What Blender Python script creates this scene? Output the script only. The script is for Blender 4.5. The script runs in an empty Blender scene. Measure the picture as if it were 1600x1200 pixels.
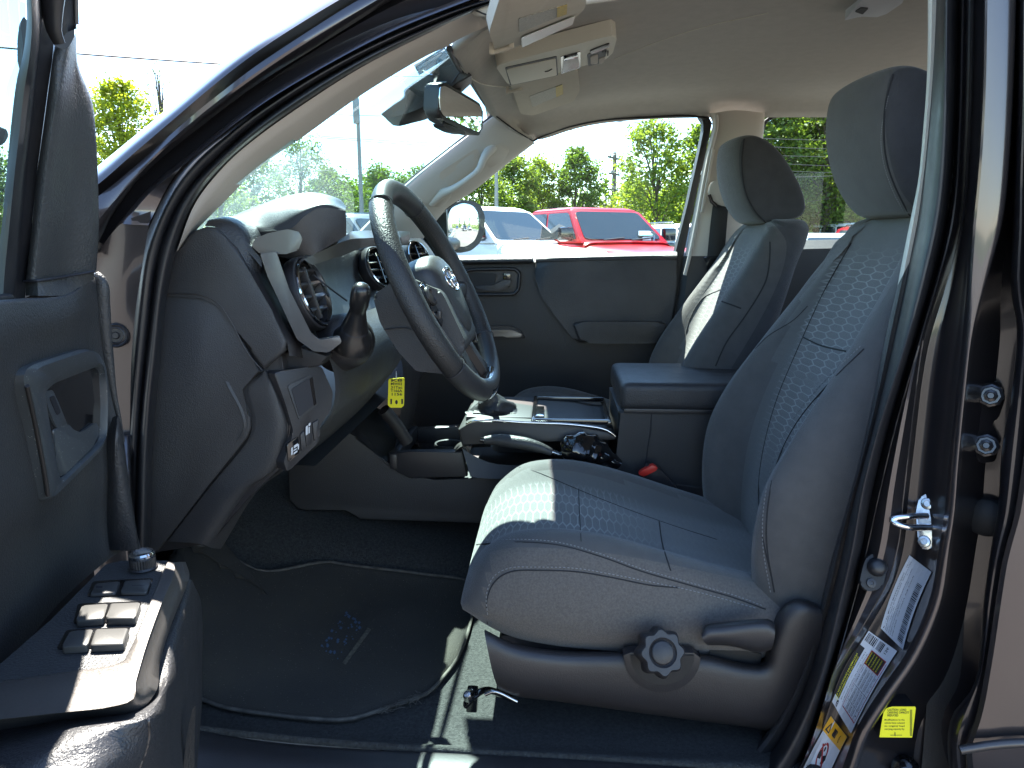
import bpy, bmesh, math, random
from mathutils import Vector, Matrix, Euler
from mathutils.bvhtree import BVHTree
random.seed(7)
R_ = math.radians
SC = bpy.context.scene
COL = SC.collection

# ------------------------------------------------------------------ camera
# truck axes: the truck's nose points to -X, its passenger side to +Y, ground at Z = 0
CAM = Vector((0.0, 0.0, 1.33))
F_ = 1110.0
VX, VY = 865.0, 376.0
yaw = math.atan((VX - 800) / F_ * math.cos(math.atan((600 - VY) / F_)))
pitch = math.atan((600 - VY) / F_)
cd = bpy.data.cameras.new('camera')
cd.lens = 36.0 * F_ / 1600.0; cd.sensor_width = 36.0; cd.clip_start = 0.02; cd.clip_end = 3000
cam = bpy.data.objects.new('camera', cd); COL.objects.link(cam); SC.camera = cam
cam.location = CAM
cam.rotation_euler = (R_(90) - pitch, 0, yaw)
RM = cam.rotation_euler.to_matrix()
def ray(px, py):
    return RM @ Vector(((px - 800) / F_, -(py - 600) / F_, -1.0))
def W(px, py, Y):
    d = ray(px, py); return CAM + d * (Y / d.y)
def WZ(px, py, Z):
    d = ray(px, py); return CAM + d * ((Z - CAM.z) / d.z)
def WX(px, py, X):
    d = ray(px, py); return CAM + d * (X / d.x)
def proj(p):
    q = RM.transposed() @ (Vector(p) - CAM)
    return (800 + F_ * q.x / -q.z, 600 - F_ * q.y / -q.z)

# ------------------------------------------------------------------ world, sun, exposure
S_dir = Vector((-0.24, 0.60, 1.0)).normalized()      # towards the sun: high over the passenger side, a little ahead
SUN_EL = math.asin(S_dir.z)
wd = bpy.data.worlds.new('World'); SC.world = wd; wd.use_nodes = True
nt = wd.node_tree
sky = nt.nodes.new('ShaderNodeTexSky'); sky.sky_type = 'NISHITA'; sky.sun_disc = False
sky.sun_elevation = SUN_EL; sky.sun_rotation = math.atan2(S_dir.x, S_dir.y)
sky.air_density = 1.0; sky.dust_density = 0.1; sky.ozone_density = 1.6
bg = nt.nodes['Background']; bg.inputs['Strength'].default_value = 0.10
nt.links.new(sky.outputs[0], bg.inputs[0])
sd = bpy.data.lights.new('sun', 'SUN'); sd.energy = 5.0; sd.angle = R_(0.55); sd.color = (1.0, 0.95, 0.86)
sun = bpy.data.objects.new('sun', sd); COL.objects.link(sun)
sun.rotation_euler = (-S_dir).to_track_quat('-Z', 'Y').to_euler()
SC.view_settings.view_transform = 'Standard'; SC.view_settings.look = 'None'
SC.view_settings.exposure = 2.72; SC.view_settings.gamma = 1.0
SC.cycles.max_bounces = 10; SC.cycles.diffuse_bounces = 5; SC.cycles.glossy_bounces = 5
SC.cycles.transparent_max_bounces = 24; SC.cycles.transmission_bounces = 4
SC.cycles.caustics_reflective = False; SC.cycles.caustics_refractive = False
SC.cycles.sample_clamp_indirect = 6.0
SC.cycles.use_denoising = True

# ------------------------------------------------------------------ materials
def new_mat(name):
    m = bpy.data.materials.new(name); m.use_nodes = True
    return m, m.node_tree, m.node_tree.nodes['Principled BSDF']
def N(t, kind, **kw):
    n = t.nodes.new(kind)
    for k, v in kw.items():
        if k in n.inputs: n.inputs[k].default_value = v
        else: setattr(n, k, v)
    return n
def mat(name, col, rough=0.5, metal=0.0, spec=0.5, grain=None, gstr=0.3, mott=None, mcol=None, coat=0.0, sheen=0.0,
        flake=False, gdist=0.001, rvar=0.0, wear=None, em=None):
    m, t, b = new_mat(name)
    c4 = (*col, 1)
    b.inputs['Base Color'].default_value = c4
    b.inputs['Roughness'].default_value = rough; b.inputs['Metallic'].default_value = metal
    b.inputs['Specular IOR Level'].default_value = spec
    if coat: b.inputs['Coat Weight'].default_value = coat; b.inputs['Coat Roughness'].default_value = 0.06
    if sheen: b.inputs['Sheen Weight'].default_value = sheen; b.inputs['Sheen Roughness'].default_value = 0.4
    tc = N(t, 'ShaderNodeTexCoord')
    L = t.links.new
    if grain:
        n = N(t, 'ShaderNodeTexNoise', Scale=grain, Detail=3.0, Roughness=0.6)
        L(tc.outputs['Object'], n.inputs['Vector'])
        bp = N(t, 'ShaderNodeBump', Strength=gstr, Distance=gdist)
        L(n.outputs['Fac'], bp.inputs['Height']); L(bp.outputs[0], b.inputs['Normal'])
    src = None
    if mott:
        n2 = N(t, 'ShaderNodeTexNoise', Scale=mott, Detail=5.0, Roughness=0.6)
        L(tc.outputs['Object'], n2.inputs['Vector'])
        mx = N(t, 'ShaderNodeMix', data_type='RGBA')
        mr = N(t, 'ShaderNodeMapRange'); mr.inputs[1].default_value = 0.35; mr.inputs[2].default_value = 0.65
        L(n2.outputs['Fac'], mr.inputs[0]); L(mr.outputs[0], mx.inputs[0])
        mx.inputs[6].default_value = c4; mx.inputs[7].default_value = (*(mcol or [c * 0.75 for c in col]), 1)
        L(mx.outputs[2], b.inputs['Base Color']); src = mx.outputs[2]
        if rvar:
            m2 = N(t, 'ShaderNodeMapRange'); m2.inputs[3].default_value = rough - rvar; m2.inputs[4].default_value = rough + rvar
            L(mr.outputs[0], m2.inputs[0]); L(m2.outputs[0], b.inputs['Roughness'])
    if wear:
        n3 = N(t, 'ShaderNodeTexVoronoi', Scale=wear[0]); L(tc.outputs['Object'], n3.inputs['Vector'])
        n4 = N(t, 'ShaderNodeTexNoise', Scale=wear[0] * 0.35, Detail=4.0); L(tc.outputs['Object'], n4.inputs['Vector'])
        mu = N(t, 'ShaderNodeMath', operation='MULTIPLY'); 
        ls = N(t, 'ShaderNodeMath', operation='LESS_THAN'); ls.inputs[1].default_value = wear[1]
        gt = N(t, 'ShaderNodeMath', operation='GREATER_THAN'); gt.inputs[1].default_value = 0.52
        L(n3.outputs['Distance'], ls.inputs[0]); L(n4.outputs['Fac'], gt.inputs[0]); L(ls.outputs[0], mu.inputs[0]); L(gt.outputs[0], mu.inputs[1])
        mx2 = N(t, 'ShaderNodeMix', data_type='RGBA')
        L(mu.outputs[0], mx2.inputs[0])
        if src: L(src, mx2.inputs[6])
        else: mx2.inputs[6].default_value = c4
        mx2.inputs[7].default_value = (*wear[2], 1)
        L(mx2.outputs[2], b.inputs['Base Color'])
    if flake:
        n = N(t, 'ShaderNodeTexVoronoi', Scale=900.0); L(tc.outputs['Object'], n.inputs['Vector'])
        mr = N(t, 'ShaderNodeMapRange'); mr.inputs[3].default_value = rough - 0.08; mr.inputs[4].default_value = rough + 0.12
        L(n.outputs['Color'], mr.inputs[0]); L(mr.outputs[0], b.inputs['Roughness'])
    if em:
        b.inputs['Emission Color'].default_value = (*em[0], 1); b.inputs['Emission Strength'].default_value = em[1]
    return m
def glass_mat(name, tint=(1, 1, 1), refl=1.0, dirt=0.0, rough=0.0):
    m, t, b = new_mat(name); t.nodes.remove(b)
    out = t.nodes['Material Output']; L = t.links.new
    tr = N(t, 'ShaderNodeBsdfTransparent'); tr.inputs[0].default_value = (*tint, 1)
    gl = N(t, 'ShaderNodeBsdfGlossy'); gl.inputs['Roughness'].default_value = rough; gl.inputs[0].default_value = (1, 1, 1, 1)
    fr = N(t, 'ShaderNodeFresnel', IOR=1.45); ge = N(t, 'ShaderNodeNewGeometry'); mi_ = N(t, 'ShaderNodeMapRange'); mi_.inputs[3].default_value = 1.45; mi_.inputs[4].default_value = 1 / 1.45; L(ge.outputs['Backfacing'], mi_.inputs[0]); L(mi_.outputs[0], fr.inputs['IOR'])
    mu = N(t, 'ShaderNodeMath', operation='MULTIPLY'); mu.inputs[1].default_value = refl
    mx = N(t, 'ShaderNodeMixShader'); L(fr.outputs[0], mu.inputs[0]); L(mu.outputs[0], mx.inputs[0]); L(tr.outputs[0], mx.inputs[1]); L(gl.outputs[0], mx.inputs[2])
    last = mx
    if dirt:
        df = N(t, 'ShaderNodeBsdfDiffuse'); df.inputs[0].default_value = (0.8, 0.8, 0.78, 1)
        tc = N(t, 'ShaderNodeTexCoord')
        n = N(t, 'ShaderNodeTexNoise', Scale=3.0, Detail=6.0, Roughness=0.7); L(tc.outputs['Object'], n.inputs['Vector'])
        m2 = N(t, 'ShaderNodeMath', operation='MULTIPLY'); m2.inputs[1].default_value = dirt; L(n.outputs['Fac'], m2.inputs[0])
        x2 = N(t, 'ShaderNodeMixShader'); L(m2.outputs[0], x2.inputs[0]); L(mx.outputs[0], x2.inputs[1]); L(df.outputs[0], x2.inputs[2]); last = x2
    L(last.outputs[0], out.inputs['Surface'])
    return m

M = {}
M['paint'] = mat('paint', (0.070, 0.062, 0.066), 0.32, metal=0.8, coat=1.0, mott=3, mcol=(0.062, 0.056, 0.060))
M['paint_dark'] = mat('paint_dark', (0.022, 0.020, 0.023), 0.30, metal=0.3, coat=0.7)  # body paint again, with the shade of grooves and jamb put into its colour
M['rubber'] = mat('rubber', (0.013, 0.013, 0.016), 0.42, grain=300, gstr=0.12, mott=14, mcol=(0.018, 0.018, 0.02), rvar=0.07)
M['rubber_soft'] = mat('rubber_soft', (0.011, 0.011, 0.012), 0.6, grain=500, gstr=0.2)
M['plastic'] = mat('plastic', (0.033, 0.032, 0.034), 0.50, grain=480, gstr=0.8, gdist=0.0010, mott=6, mcol=(0.040, 0.039, 0.039), rvar=0.05)
M['plastic_fine'] = mat('plastic_fine', (0.027, 0.025, 0.027), 0.42, grain=500, gstr=0.45, mott=8, rvar=0.05)
M['leather'] = mat('leather', (0.036, 0.036, 0.039), 0.42, grain=330, gstr=0.9, gdist=0.0014, mott=7, rvar=0.07)
M['door_plastic'] = mat('door_plastic', (0.038, 0.039, 0.041), 0.42, grain=380, gstr=0.9, gdist=0.0014, mott=5, mcol=(0.048, 0.049, 0.049), rvar=0.08, wear=(260, 0.10, (0.10, 0.10, 0.10)))
M['leather_fine'] = mat('leather_fine', (0.034, 0.034, 0.036), 0.44, grain=700, gstr=0.45, gdist=0.0008, mott=7, rvar=0.06)
M['gloss_black'] = mat('gloss_black', (0.008, 0.008, 0.009), 0.12, coat=0.6)
M['silver'] = mat('silver', (0.18, 0.168, 0.16), 0.36, metal=0.75, flake=True)
M['silver_dark'] = mat('silver_dark', (0.085, 0.078, 0.076), 0.38, metal=0.7, flake=True)
M['deck'] = mat('deck', (0.028, 0.026, 0.026), 0.48)
M['switch'] = mat('switch', (0.055, 0.054, 0.052), 0.33, grain=900, gstr=.1)
M['chrome'] = mat('chrome', (0.75, 0.75, 0.76), 0.10, metal=1.0)
M['steel'] = mat('steel', (0.5, 0.5, 0.5), 0.22, metal=1.0, mott=60, rvar=0.08)
M['beige'] = mat('beige', (0.55, 0.50, 0.445), 0.75, grain=500, gstr=0.25, mott=4, mcol=(0.52, 0.47, 0.42))
M['grey_trim'] = mat('grey_trim', (0.50, 0.48, 0.45), 0.62, grain=450, gstr=0.2)
M['headliner'] = mat('headliner', (0.43, 0.405, 0.365), 0.95, grain=650, gstr=0.5, mott=40, mcol=(0.40, 0.377, 0.34), sheen=0.1)
M['visor'] = mat('visor', (0.56, 0.52, 0.44), 0.9, grain=650, gstr=0.4, mott=30, mcol=(0.53, 0.49, 0.415))
M['console_trim'] = mat('console_trim', (0.68, 0.65, 0.55), 0.6, grain=500, gstr=0.2)
M['fabric'] = mat('fabric', (0.092, 0.088, 0.085), 0.95, grain=700, gstr=1.0, mott=30, mcol=(0.079, 0.076, 0.074), sheen=0.25)
M['fabric_dark'] = mat('fabric_dark', (0.058, 0.057, 0.060), 0.95, grain=700, gstr=1.0, mott=30, mcol=(0.049, 0.048, 0.051), sheen=0.2)
M['fabric_side'] = mat('fabric_side', (0.135, 0.12, 0.107), 0.95, grain=900, gstr=1.0, mott=300, mcol=(0.095, 0.085, 0.077), sheen=0.2)
M['seam'] = mat('seam', (0.02, 0.02, 0.022), 0.9)
M['stitch'] = mat('stitch', (0.22, 0.22, 0.22), 0.8)
M['carpet'] = mat('carpet', (0.050, 0.051, 0.049), 1.0, grain=320, gstr=1.0, gdist=0.004, mott=170, mcol=(0.022, 0.022, 0.022), wear=(140, 0.09, (0.13, 0.125, 0.11)))
M['mat_carpet'] = mat('mat_carpet', (0.034, 0.032, 0.029), 1.0, grain=380, gstr=1.0, gdist=0.003, mott=6, mcol=(0.046, 0.042, 0.035), wear=(150, 0.12, (0.16, 0.14, 0.11)))
M['mat_edge'] = mat('mat_edge', (0.11, 0.10, 0.085), 0.9, grain=800, gstr=0.8, mott=50, mcol=(0.05, 0.045, 0.04))
M['label_white'] = mat('label_white', (0.62, 0.64, 0.68), 0.5)
M['label_silver'] = mat('label_silver', (0.50, 0.53, 0.58), 0.45)
M['ink'] = mat('ink', (0.015, 0.015, 0.02), 0.6)
M['ink_white'] = mat('ink_white', (0.6, 0.6, 0.6), 0.6)
M['yellow'] = mat('yellow', (0.85, 0.78, 0.02), 0.45)
M['orange'] = mat('orange', (0.85, 0.42, 0.02), 0.5)
M['red_ink'] = mat('red_ink', (0.30, 0.01, 0.015), 0.5)
M['red_button'] = mat('red_button', (0.65, 0.03, 0.02), 0.35)
M['mirror'] = mat('mirror', (0.85, 0.87, 0.88), 0.01, metal=1.0)
M['webbing'] = mat('webbing', (0.022, 0.02, 0.019), 0.8, grain=500, gstr=0.8)
M['glass'] = glass_mat('glass', (0.80, 0.93, 0.92), 0.45, dirt=0.012)
M['windshield'] = glass_mat('windshield', (0.66, 0.90, 0.90), 1.0, dirt=0.04)
M['door_glass'] = glass_mat('door_glass', (0.66, 0.84, 0.82), 1.0)
M['blue_mark'] = mat('blue_mark', (0.05, 0.09, 0.15), 0.8)

# honeycomb fabric, drawn in the seat's own UV (metres)
def hex_mat():
    m, t, b = new_mat('honeycomb_fabric'); L = t.links.new
    b.inputs['Roughness'].default_value = 0.92; b.inputs['Sheen Weight'].default_value = 0.25
    uv = N(t, 'ShaderNodeUVMap'); uv.uv_map = 'UVMap'
    def vm(op, a=None, bb=None, c=None):
        n = N(t, 'ShaderNodeVectorMath', operation=op)
        for i, v in enumerate((a, bb, c)):
            if v is None: continue
            if isinstance(v, tuple): n.inputs[i].default_value = v
            else: L(v, n.inputs[i])
        return n
    def mt(op, a, bb=None):
        n = N(t, 'ShaderNodeMath', operation=op)
        for i, v in enumerate((a, bb)):
            if v is None: continue
            if isinstance(v, (int, float)): n.inputs[i].default_value = v
            else: L(v, n.inputs[i])
        return n.outputs[0]
    s = (1.7320508, 1.0, 1.0)
    p = vm('MULTIPLY', uv.outputs[0], (1 / 0.060, 1 / 0.0142, 0)).outputs[0]
    h = (0.8660254, 0.5, 0.5)
    a = vm('SUBTRACT', vm('WRAP', p, s, (0, 0, 0)).outputs[0], h).outputs[0]
    p2 = vm('SUBTRACT', p, h).outputs[0]
    c = vm('SUBTRACT', vm('WRAP', p2, s, (0, 0, 0)).outputs[0], h).outputs[0]
    a = vm('MULTIPLY', a, (1, 1, 0)).outputs[0]; c = vm('MULTIPLY', c, (1, 1, 0)).outputs[0]
    la = vm('LENGTH', a).outputs['Value']; lc = vm('LENGTH', c).outputs['Value']
    f = mt('LESS_THAN', la, lc)
    mx = N(t, 'ShaderNodeMix', data_type='VECTOR'); L(f, mx.inputs[0]); L(c, mx.inputs[4]); L(a, mx.inputs[5])
    g = vm('ABSOLUTE', mx.outputs[1]).outputs[0]
    d1 = vm('DOT_PRODUCT', g, (0.8660254, 0.5, 0)).outputs['Value']
    sp = N(t, 'ShaderNodeSeparateXYZ'); L(g, sp.inputs[0])
    hd = mt('MAXIMUM', d1, sp.outputs[1])
    line = N(t, 'ShaderNodeMapRange'); line.inputs[1].default_value = 0.425; line.inputs[2].default_value = 0.465
    L(hd, line.inputs[0])
    nz = N(t, 'ShaderNodeTexNoise', Scale=9.0, Detail=2.0); L(uv.outputs[0], nz.inputs['Vector'])
    fade = N(t, 'ShaderNodeMapRange'); fade.inputs[1].default_value = 0.3; fade.inputs[2].default_value = 0.62; fade.inputs[3].default_value = 0.55
    L(nz.outputs['Fac'], fade.inputs[0])
    # the print fades out towards the shoulders of the insert (UV v above 1 metre marks the fade)
    lf = mt('MULTIPLY', line.outputs[0], fade.outputs[0])
    at = N(t, 'ShaderNodeAttribute'); at.attribute_name = 'hexfade'
    lf = mt('MULTIPLY', lf, at.outputs['Fac'])
    mc = N(t, 'ShaderNodeMix', data_type='RGBA'); L(lf, mc.inputs[0])
    mc.inputs[6].default_value = (0.096, 0.095, 0.092, 1); mc.inputs[7].default_value = (0.235, 0.24, 0.23, 1)
    L(mc.outputs[2], b.inputs['Base Color'])
    n = N(t, 'ShaderNodeTexNoise', Scale=900.0, Detail=2.0)
    tc = N(t, 'ShaderNodeTexCoord'); L(tc.outputs['Object'], n.inputs['Vector'])
    ad = mt('ADD', mt('MULTIPLY', hd, -0.9), n.outputs['Fac'])
    bp = N(t, 'ShaderNodeBump', Strength=0.55, Distance=0.0015); L(ad, bp.inputs['Height']); L(bp.outputs[0], b.inputs['Normal'])
    return m
M['hex'] = hex_mat()

# ------------------------------------------------------------------ object helpers
def tag(o, label=None, cat=None, group=None, kind=None):
    if label: o['label'] = label
    if cat: o['category'] = cat
    if group: o['group'] = group
    if kind: o['kind'] = kind
    return o
def empty(name, loc=(0, 0, 0), rz=0.0):
    o = bpy.data.objects.new(name, None); COL.objects.link(o); o.location = loc; o.rotation_euler = (0, 0, rz); o.empty_display_size = 0.1
    return o
def link(name, me, mats, parent=None, smooth=True, auto=None):
    o = bpy.data.objects.new(name, me); COL.objects.link(o)
    for m in (mats if isinstance(mats, (list, tuple)) else [mats]): me.materials.append(m)
    if smooth:
        for p in me.polygons: p.use_smooth = True
        if auto is not None:
            me.set_sharp_from_angle(angle=R_(auto))
    if parent is not None:
        o.parent = parent
        if parent.type == 'EMPTY': o.location = -parent.location if parent.get('world_parts') else Vector((0, 0, 0))
    return o
def mesh_from(verts, faces, name='m'):
    me = bpy.data.meshes.new(name); me.from_pydata([tuple(v) for v in verts], [], faces); me.update(); return me
def bm_to(name, bm, mats, parent=None, smooth=True, auto=40):
    bmesh.ops.recalc_face_normals(bm, faces=bm.faces)
    me = bpy.data.meshes.new(name); bm.to_mesh(me); bm.free()
    return link(name, me, mats, parent, smooth, auto)

def catmull(pts, n, closed=False):
    pts = [Vector(p) for p in pts]
    if len(pts) == 2: 
        return [pts[0].lerp(pts[1], i / (n - 1)) for i in range(n)]
    k = len(pts)
    dense = []
    segs = k if closed else k - 1
    for i in range(segs):
        if closed: p0, p1, p2, p3 = pts[(i - 1) % k], pts[i], pts[(i + 1) % k], pts[(i + 2) % k]
        else:
            p1, p2 = pts[i], pts[i + 1]
            p0 = pts[i - 1] if i > 0 else p1 * 2 - p2
            p3 = pts[i + 2] if i + 2 < k else p2 * 2 - p1
        # centripetal parametrisation keeps uneven spacing from looping
        t0 = 0; t1 = t0 + max((p1 - p0).length, 1e-6) ** 0.5; t2 = t1 + max((p2 - p1).length, 1e-6) ** 0.5; t3 = t2 + max((p3 - p2).length, 1e-6) ** 0.5
        for j in range(12):
            t = t1 + (t2 - t1) * j / 12
            A1 = p0 * ((t1 - t) / (t1 - t0)) + p1 * ((t - t0) / (t1 - t0))
            A2 = p1 * ((t2 - t) / (t2 - t1)) + p2 * ((t - t1) / (t2 - t1))
            A3 = p2 * ((t3 - t) / (t3 - t2)) + p3 * ((t - t2) / (t3 - t2))
            B1 = A1 * ((t2 - t) / (t2 - t0)) + A2 * ((t - t0) / (t2 - t0))
            B2 = A2 * ((t3 - t) / (t3 - t1)) + A3 * ((t - t1) / (t3 - t1))
            dense.append(B1 * ((t2 - t) / (t2 - t1)) + B2 * ((t - t1) / (t2 - t1)))
    dense.append(pts[0] if closed else pts[-1])
    L = [0]
    for a, b in zip(dense, dense[1:]): L.append(L[-1] + (b - a).length)
    tot = L[-1]; out = []; j = 0
    m = n if closed else n - 1
    for i in range(n):
        s = tot * i / m
        while j < len(L) - 2 and L[j + 1] < s: j += 1
        d = L[j + 1] - L[j]
        out.append(dense[j].lerp(dense[j + 1], 0 if d < 1e-9 else (s - L[j]) / d))
    return out
def crv(pts, Y=None):
    """pixel triples (px, py, Y) to world points; a common depth may be given"""
    return [W(p[0], p[1], p[2] if len(p) > 2 else Y) for p in pts]
def loft_mesh(curves, n=40, sub=1, midx=None, closed=False):
    cs = [catmull(c, n, closed) for c in curves]
    if sub > 1:
        rows = []
        cols = [catmull([c[i] for c in cs], (len(cs) - 1) * sub + 1) for i in range(n)]
        # keep given curves' positions: interpolate per span instead of by arc length
        rows = [[None] * n for _ in range((len(cs) - 1) * sub + 1)]
        for i in range(n):
            P = [c[i] for c in cs]
            for s in range(len(P) - 1):
                p1, p2 = P[s], P[s + 1]
                p0 = P[s - 1] if s > 0 else p1 * 2 - p2; p3 = P[s + 2] if s + 2 < len(P) else p2 * 2 - p1
                for k in range(sub):
                    t = k / sub
                    rows[s * sub + k][i] = 0.5 * ((2 * p1) + (p2 - p0) * t + (2 * p0 - 5 * p1 + 4 * p2 - p3) * t * t + (3 * p1 - p0 - 3 * p2 + p3) * t ** 3)
            rows[-1][i] = P[-1]
        cs = rows
    verts = [p for c in cs for p in c]; faces = []; mi = []
    m = n if closed else n - 1
    for r in range(len(cs) - 1):
        for i in range(m):
            faces.append((r * n + i, r * n + (i + 1) % n, (r + 1) * n + (i + 1) % n, (r + 1) * n + i)); mi.append(midx[r // sub] if midx else 0)
    me = mesh_from(verts, faces)
    for p, k in zip(me.polygons, mi): p.material_index = k
    return me
def loft(name, curves, mats, parent=None, n=40, sub=1, midx=None, thick=0.0, auto=35, off=-1.0, closed=False):
    o = link(name, loft_mesh(curves, n, sub, midx, closed), mats, parent, True, auto)
    if thick:
        s = o.modifiers.new('s', 'SOLIDIFY'); s.thickness = thick; s.offset = off
    return o
def frames(pts, closed=False):
    n = len(pts); out = []
    up = None
    for i in range(n):
        a = pts[(i - 1) % n] if (closed or i > 0) else pts[i]; b = pts[(i + 1) % n] if (closed or i < n - 1) else pts[i]
        t = (b - a).normalized()
        if up is None:
            up = Vector((0, 0, 1)) if abs(t.z) < 0.9 else Vector((1, 0, 0))
        u = (up - t * up.dot(t)); u = u.normalized() if u.length > 1e-6 else Vector((1, 0, 0)); up = u
        out.append((pts[i], u, t.cross(u)))
    return out
def tube_bm(bm, pts, r, seg=10, closed=False, n=None, flat=1.0, mi=0, cap=True, up=None):
    """swept tube; r is a number or a list along pts; flat scales the second axis"""
    if n: 
        rr = r
        q = catmull(pts, n, closed)
        if isinstance(r, (list, tuple)):
            rr = [r[min(len(r) - 1, int(i / (n - 1) * (len(r) - 1)))] * (1 - f) + r[min(len(r) - 1, int(i / (n - 1) * (len(r) - 1)) + 1)] * f
                  for i in range(n) for f in [(i / (n - 1) * (len(r) - 1)) % 1.0]]
        pts, r = q, rr
    pts = [Vector(p) for p in pts]
    rings = []
    for k, (p, u, v) in enumerate(frames(pts, closed)):
        rad = r[k] if isinstance(r, (list, tuple)) else r
        rings.append([bm.verts.new(p + u * (rad * math.cos(2 * math.pi * j / seg)) + v * (rad * flat * math.sin(2 * math.pi * j / seg))) for j in range(seg)])
    m = len(rings) if closed else len(rings) - 1
    for i in range(m):
        a, b = rings[i], rings[(i + 1) % len(rings)]
        for j in range(seg):
            f = bm.faces.new((a[j], a[(j + 1) % seg], b[(j + 1) % seg], b[j])); f.material_index = mi
    if not closed and cap:
        f = bm.faces.new(rings[0]); f.material_index = mi
        f = bm.faces.new(list(reversed(rings[-1]))); f.material_index = mi
def tube(name, pts, r, m, parent=None, seg=10, closed=False, n=None, flat=1.0):
    bm = bmesh.new(); tube_bm(bm, pts, r, seg, closed, n, flat); return bm_to(name, bm, m, parent, True, 60)
def box_bm(bm, c, s, bev=0.0, rot=None, mi=0, seg=2, taper=None):
    c = Vector(c); v = []
    for z in (-1, 1):
        for x, y in ((-1, -1), (1, -1), (1, 1), (-1, 1)):
            k = taper if (taper and z > 0) else 1.0
            p = Vector((x * s[0] / 2 * k, y * s[1] / 2 * k, z * s[2] / 2))
            if rot: p = rot @ p
            v.append(bm.verts.new(c + p))
    fs = [bm.faces.new([v[i] for i in q]) for q in ((3, 2, 1, 0), (4, 5, 6, 7), (0, 1, 5, 4), (1, 2, 6, 5), (2, 3, 7, 6), (3, 0, 4, 7))]
    for f in fs: f.material_index = mi
    if bev:
        es = list({e for f in fs for e in f.edges})
        r = bmesh.ops.bevel(bm, geom=es, offset=bev, segments=seg, affect='EDGES', profile=0.6)
        for f in r['faces']: f.material_index = mi
def box(name, c, s, m, parent=None, bev=0.004, rot=None, seg=2, taper=None):
    bm = bmesh.new(); box_bm(bm, c, s, bev, rot, 0, seg, taper); return bm_to(name, bm, m, parent, True, 35)
def prism_bm(bm, pts, vec, bev=0.0, mi=0, seg=2, both=False):
    """closed outline of world points, extruded along vec; the first cap's rim is bevelled"""
    pts = [Vector(p) for p in pts]; vec = Vector(vec)
    a = [bm.verts.new(p) for p in pts]; b = [bm.verts.new(p + vec) for p in pts]; n = len(pts)
    f0 = bm.faces.new(a); f1 = bm.faces.new(list(reversed(b))); fs = [f0, f1]
    for i in range(n): fs.append(bm.faces.new((a[(i + 1) % n], a[i], b[i], b[(i + 1) % n])))
    for f in fs: f.material_index = mi
    if bev:
        es = list(f0.edges) + (list(f1.edges) if both else [])
        r = bmesh.ops.bevel(bm, geom=es, offset=bev, segments=seg, affect='EDGES', profile=0.5, clamp_overlap=True)
        for f in r['faces']: f.material_index = mi
def prism(name, pts, vec, m, parent=None, bev=0.003, seg=3, both=False, auto=30):
    bm = bmesh.new(); prism_bm(bm, pts, vec, bev, 0, seg, both); return bm_to(name, bm, m, parent, True, auto)
def rnd(pts, r=0.3, k=4):
    """round the corners of a closed polygon (each corner replaced by a small arc)"""
    pts = [Vector(p) for p in pts]; n = len(pts); out = []
    for i in range(n):
        a, p, b = pts[i - 1], pts[i], pts[(i + 1) % n]
        s, e = p.lerp(a, r), p.lerp(b, r)
        for j in range(k + 1):
            t = j / k; out.append(s * (1 - t) ** 2 + p * 2 * t * (1 - t) + e * t * t)
    return out
def plane_at(p, nrm):
    """returns f(px,py): the pixel's ray meets the plane through p with normal nrm"""
    p = Vector(p); nrm = Vector(nrm).normalized()
    def f(px, py):
        d = ray(px, py); return CAM + d * ((p - CAM).dot(nrm) / d.dot(nrm))
    return f
def lathe_bm(bm, c, axis, prof, seg=28, mi=0, flat=(1, 1), rot0=0.0):
    """profile of (radius, height along axis) round a centre"""
    c = Vector(c); ax = Vector(axis).normalized()
    u = ax.cross(Vector((0, 0, 1))); u = u.normalized() if u.length > 1e-3 else Vector((1, 0, 0)); v = ax.cross(u)
    rings = []
    for r, h in prof:
        rings.append([bm.verts.new(c + ax * h + u * (r * flat[0] * math.cos(rot0 + 2 * math.pi * j / seg)) + v * (r * flat[1] * math.sin(rot0 + 2 * math.pi * j / seg))) for j in range(seg)] if r > 1e-6 else [bm.verts.new(c + ax * h)])
    for a, b in zip(rings, rings[1:]):
        for j in range(seg):
            j2 = (j + 1) % seg
            if len(a) == 1 and len(b) == 1: continue
            if len(a) == 1: f = bm.faces.new((a[0], b[j2], b[j]))
            elif len(b) == 1: f = bm.faces.new((a[j], a[j2], b[0]))
            else: f = bm.faces.new((a[j], a[j2], b[j2], b[j]))
            f.material_index = mi
def lathe(name, c, axis, prof, m, parent=None, seg=28, auto=40, flat=(1, 1)):
    bm = bmesh.new(); lathe_bm(bm, c, axis, prof, seg, 0, flat); return bm_to(name, bm, m, parent, True, auto)
def bvh_of(o):
    dg = bpy.context.evaluated_depsgraph_get(); dg.update()
    ob = o.evaluated_get(dg); me = ob.to_mesh()
    mw = o.matrix_world.copy(); b = BVHTree.FromPolygons([mw @ v.co for v in me.vertices], [tuple(p.vertices) for p in me.polygons]); ob.to_mesh_clear(); return b
def hit(bvh, px, py, lift=0.0):
    d = ray(px, py).normalized(); loc, nrm, i, dist = bvh.ray_cast(CAM, d)
    if loc is None: return None
    if nrm.dot(d) > 0: nrm = -nrm
    return loc + nrm * lift
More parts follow.
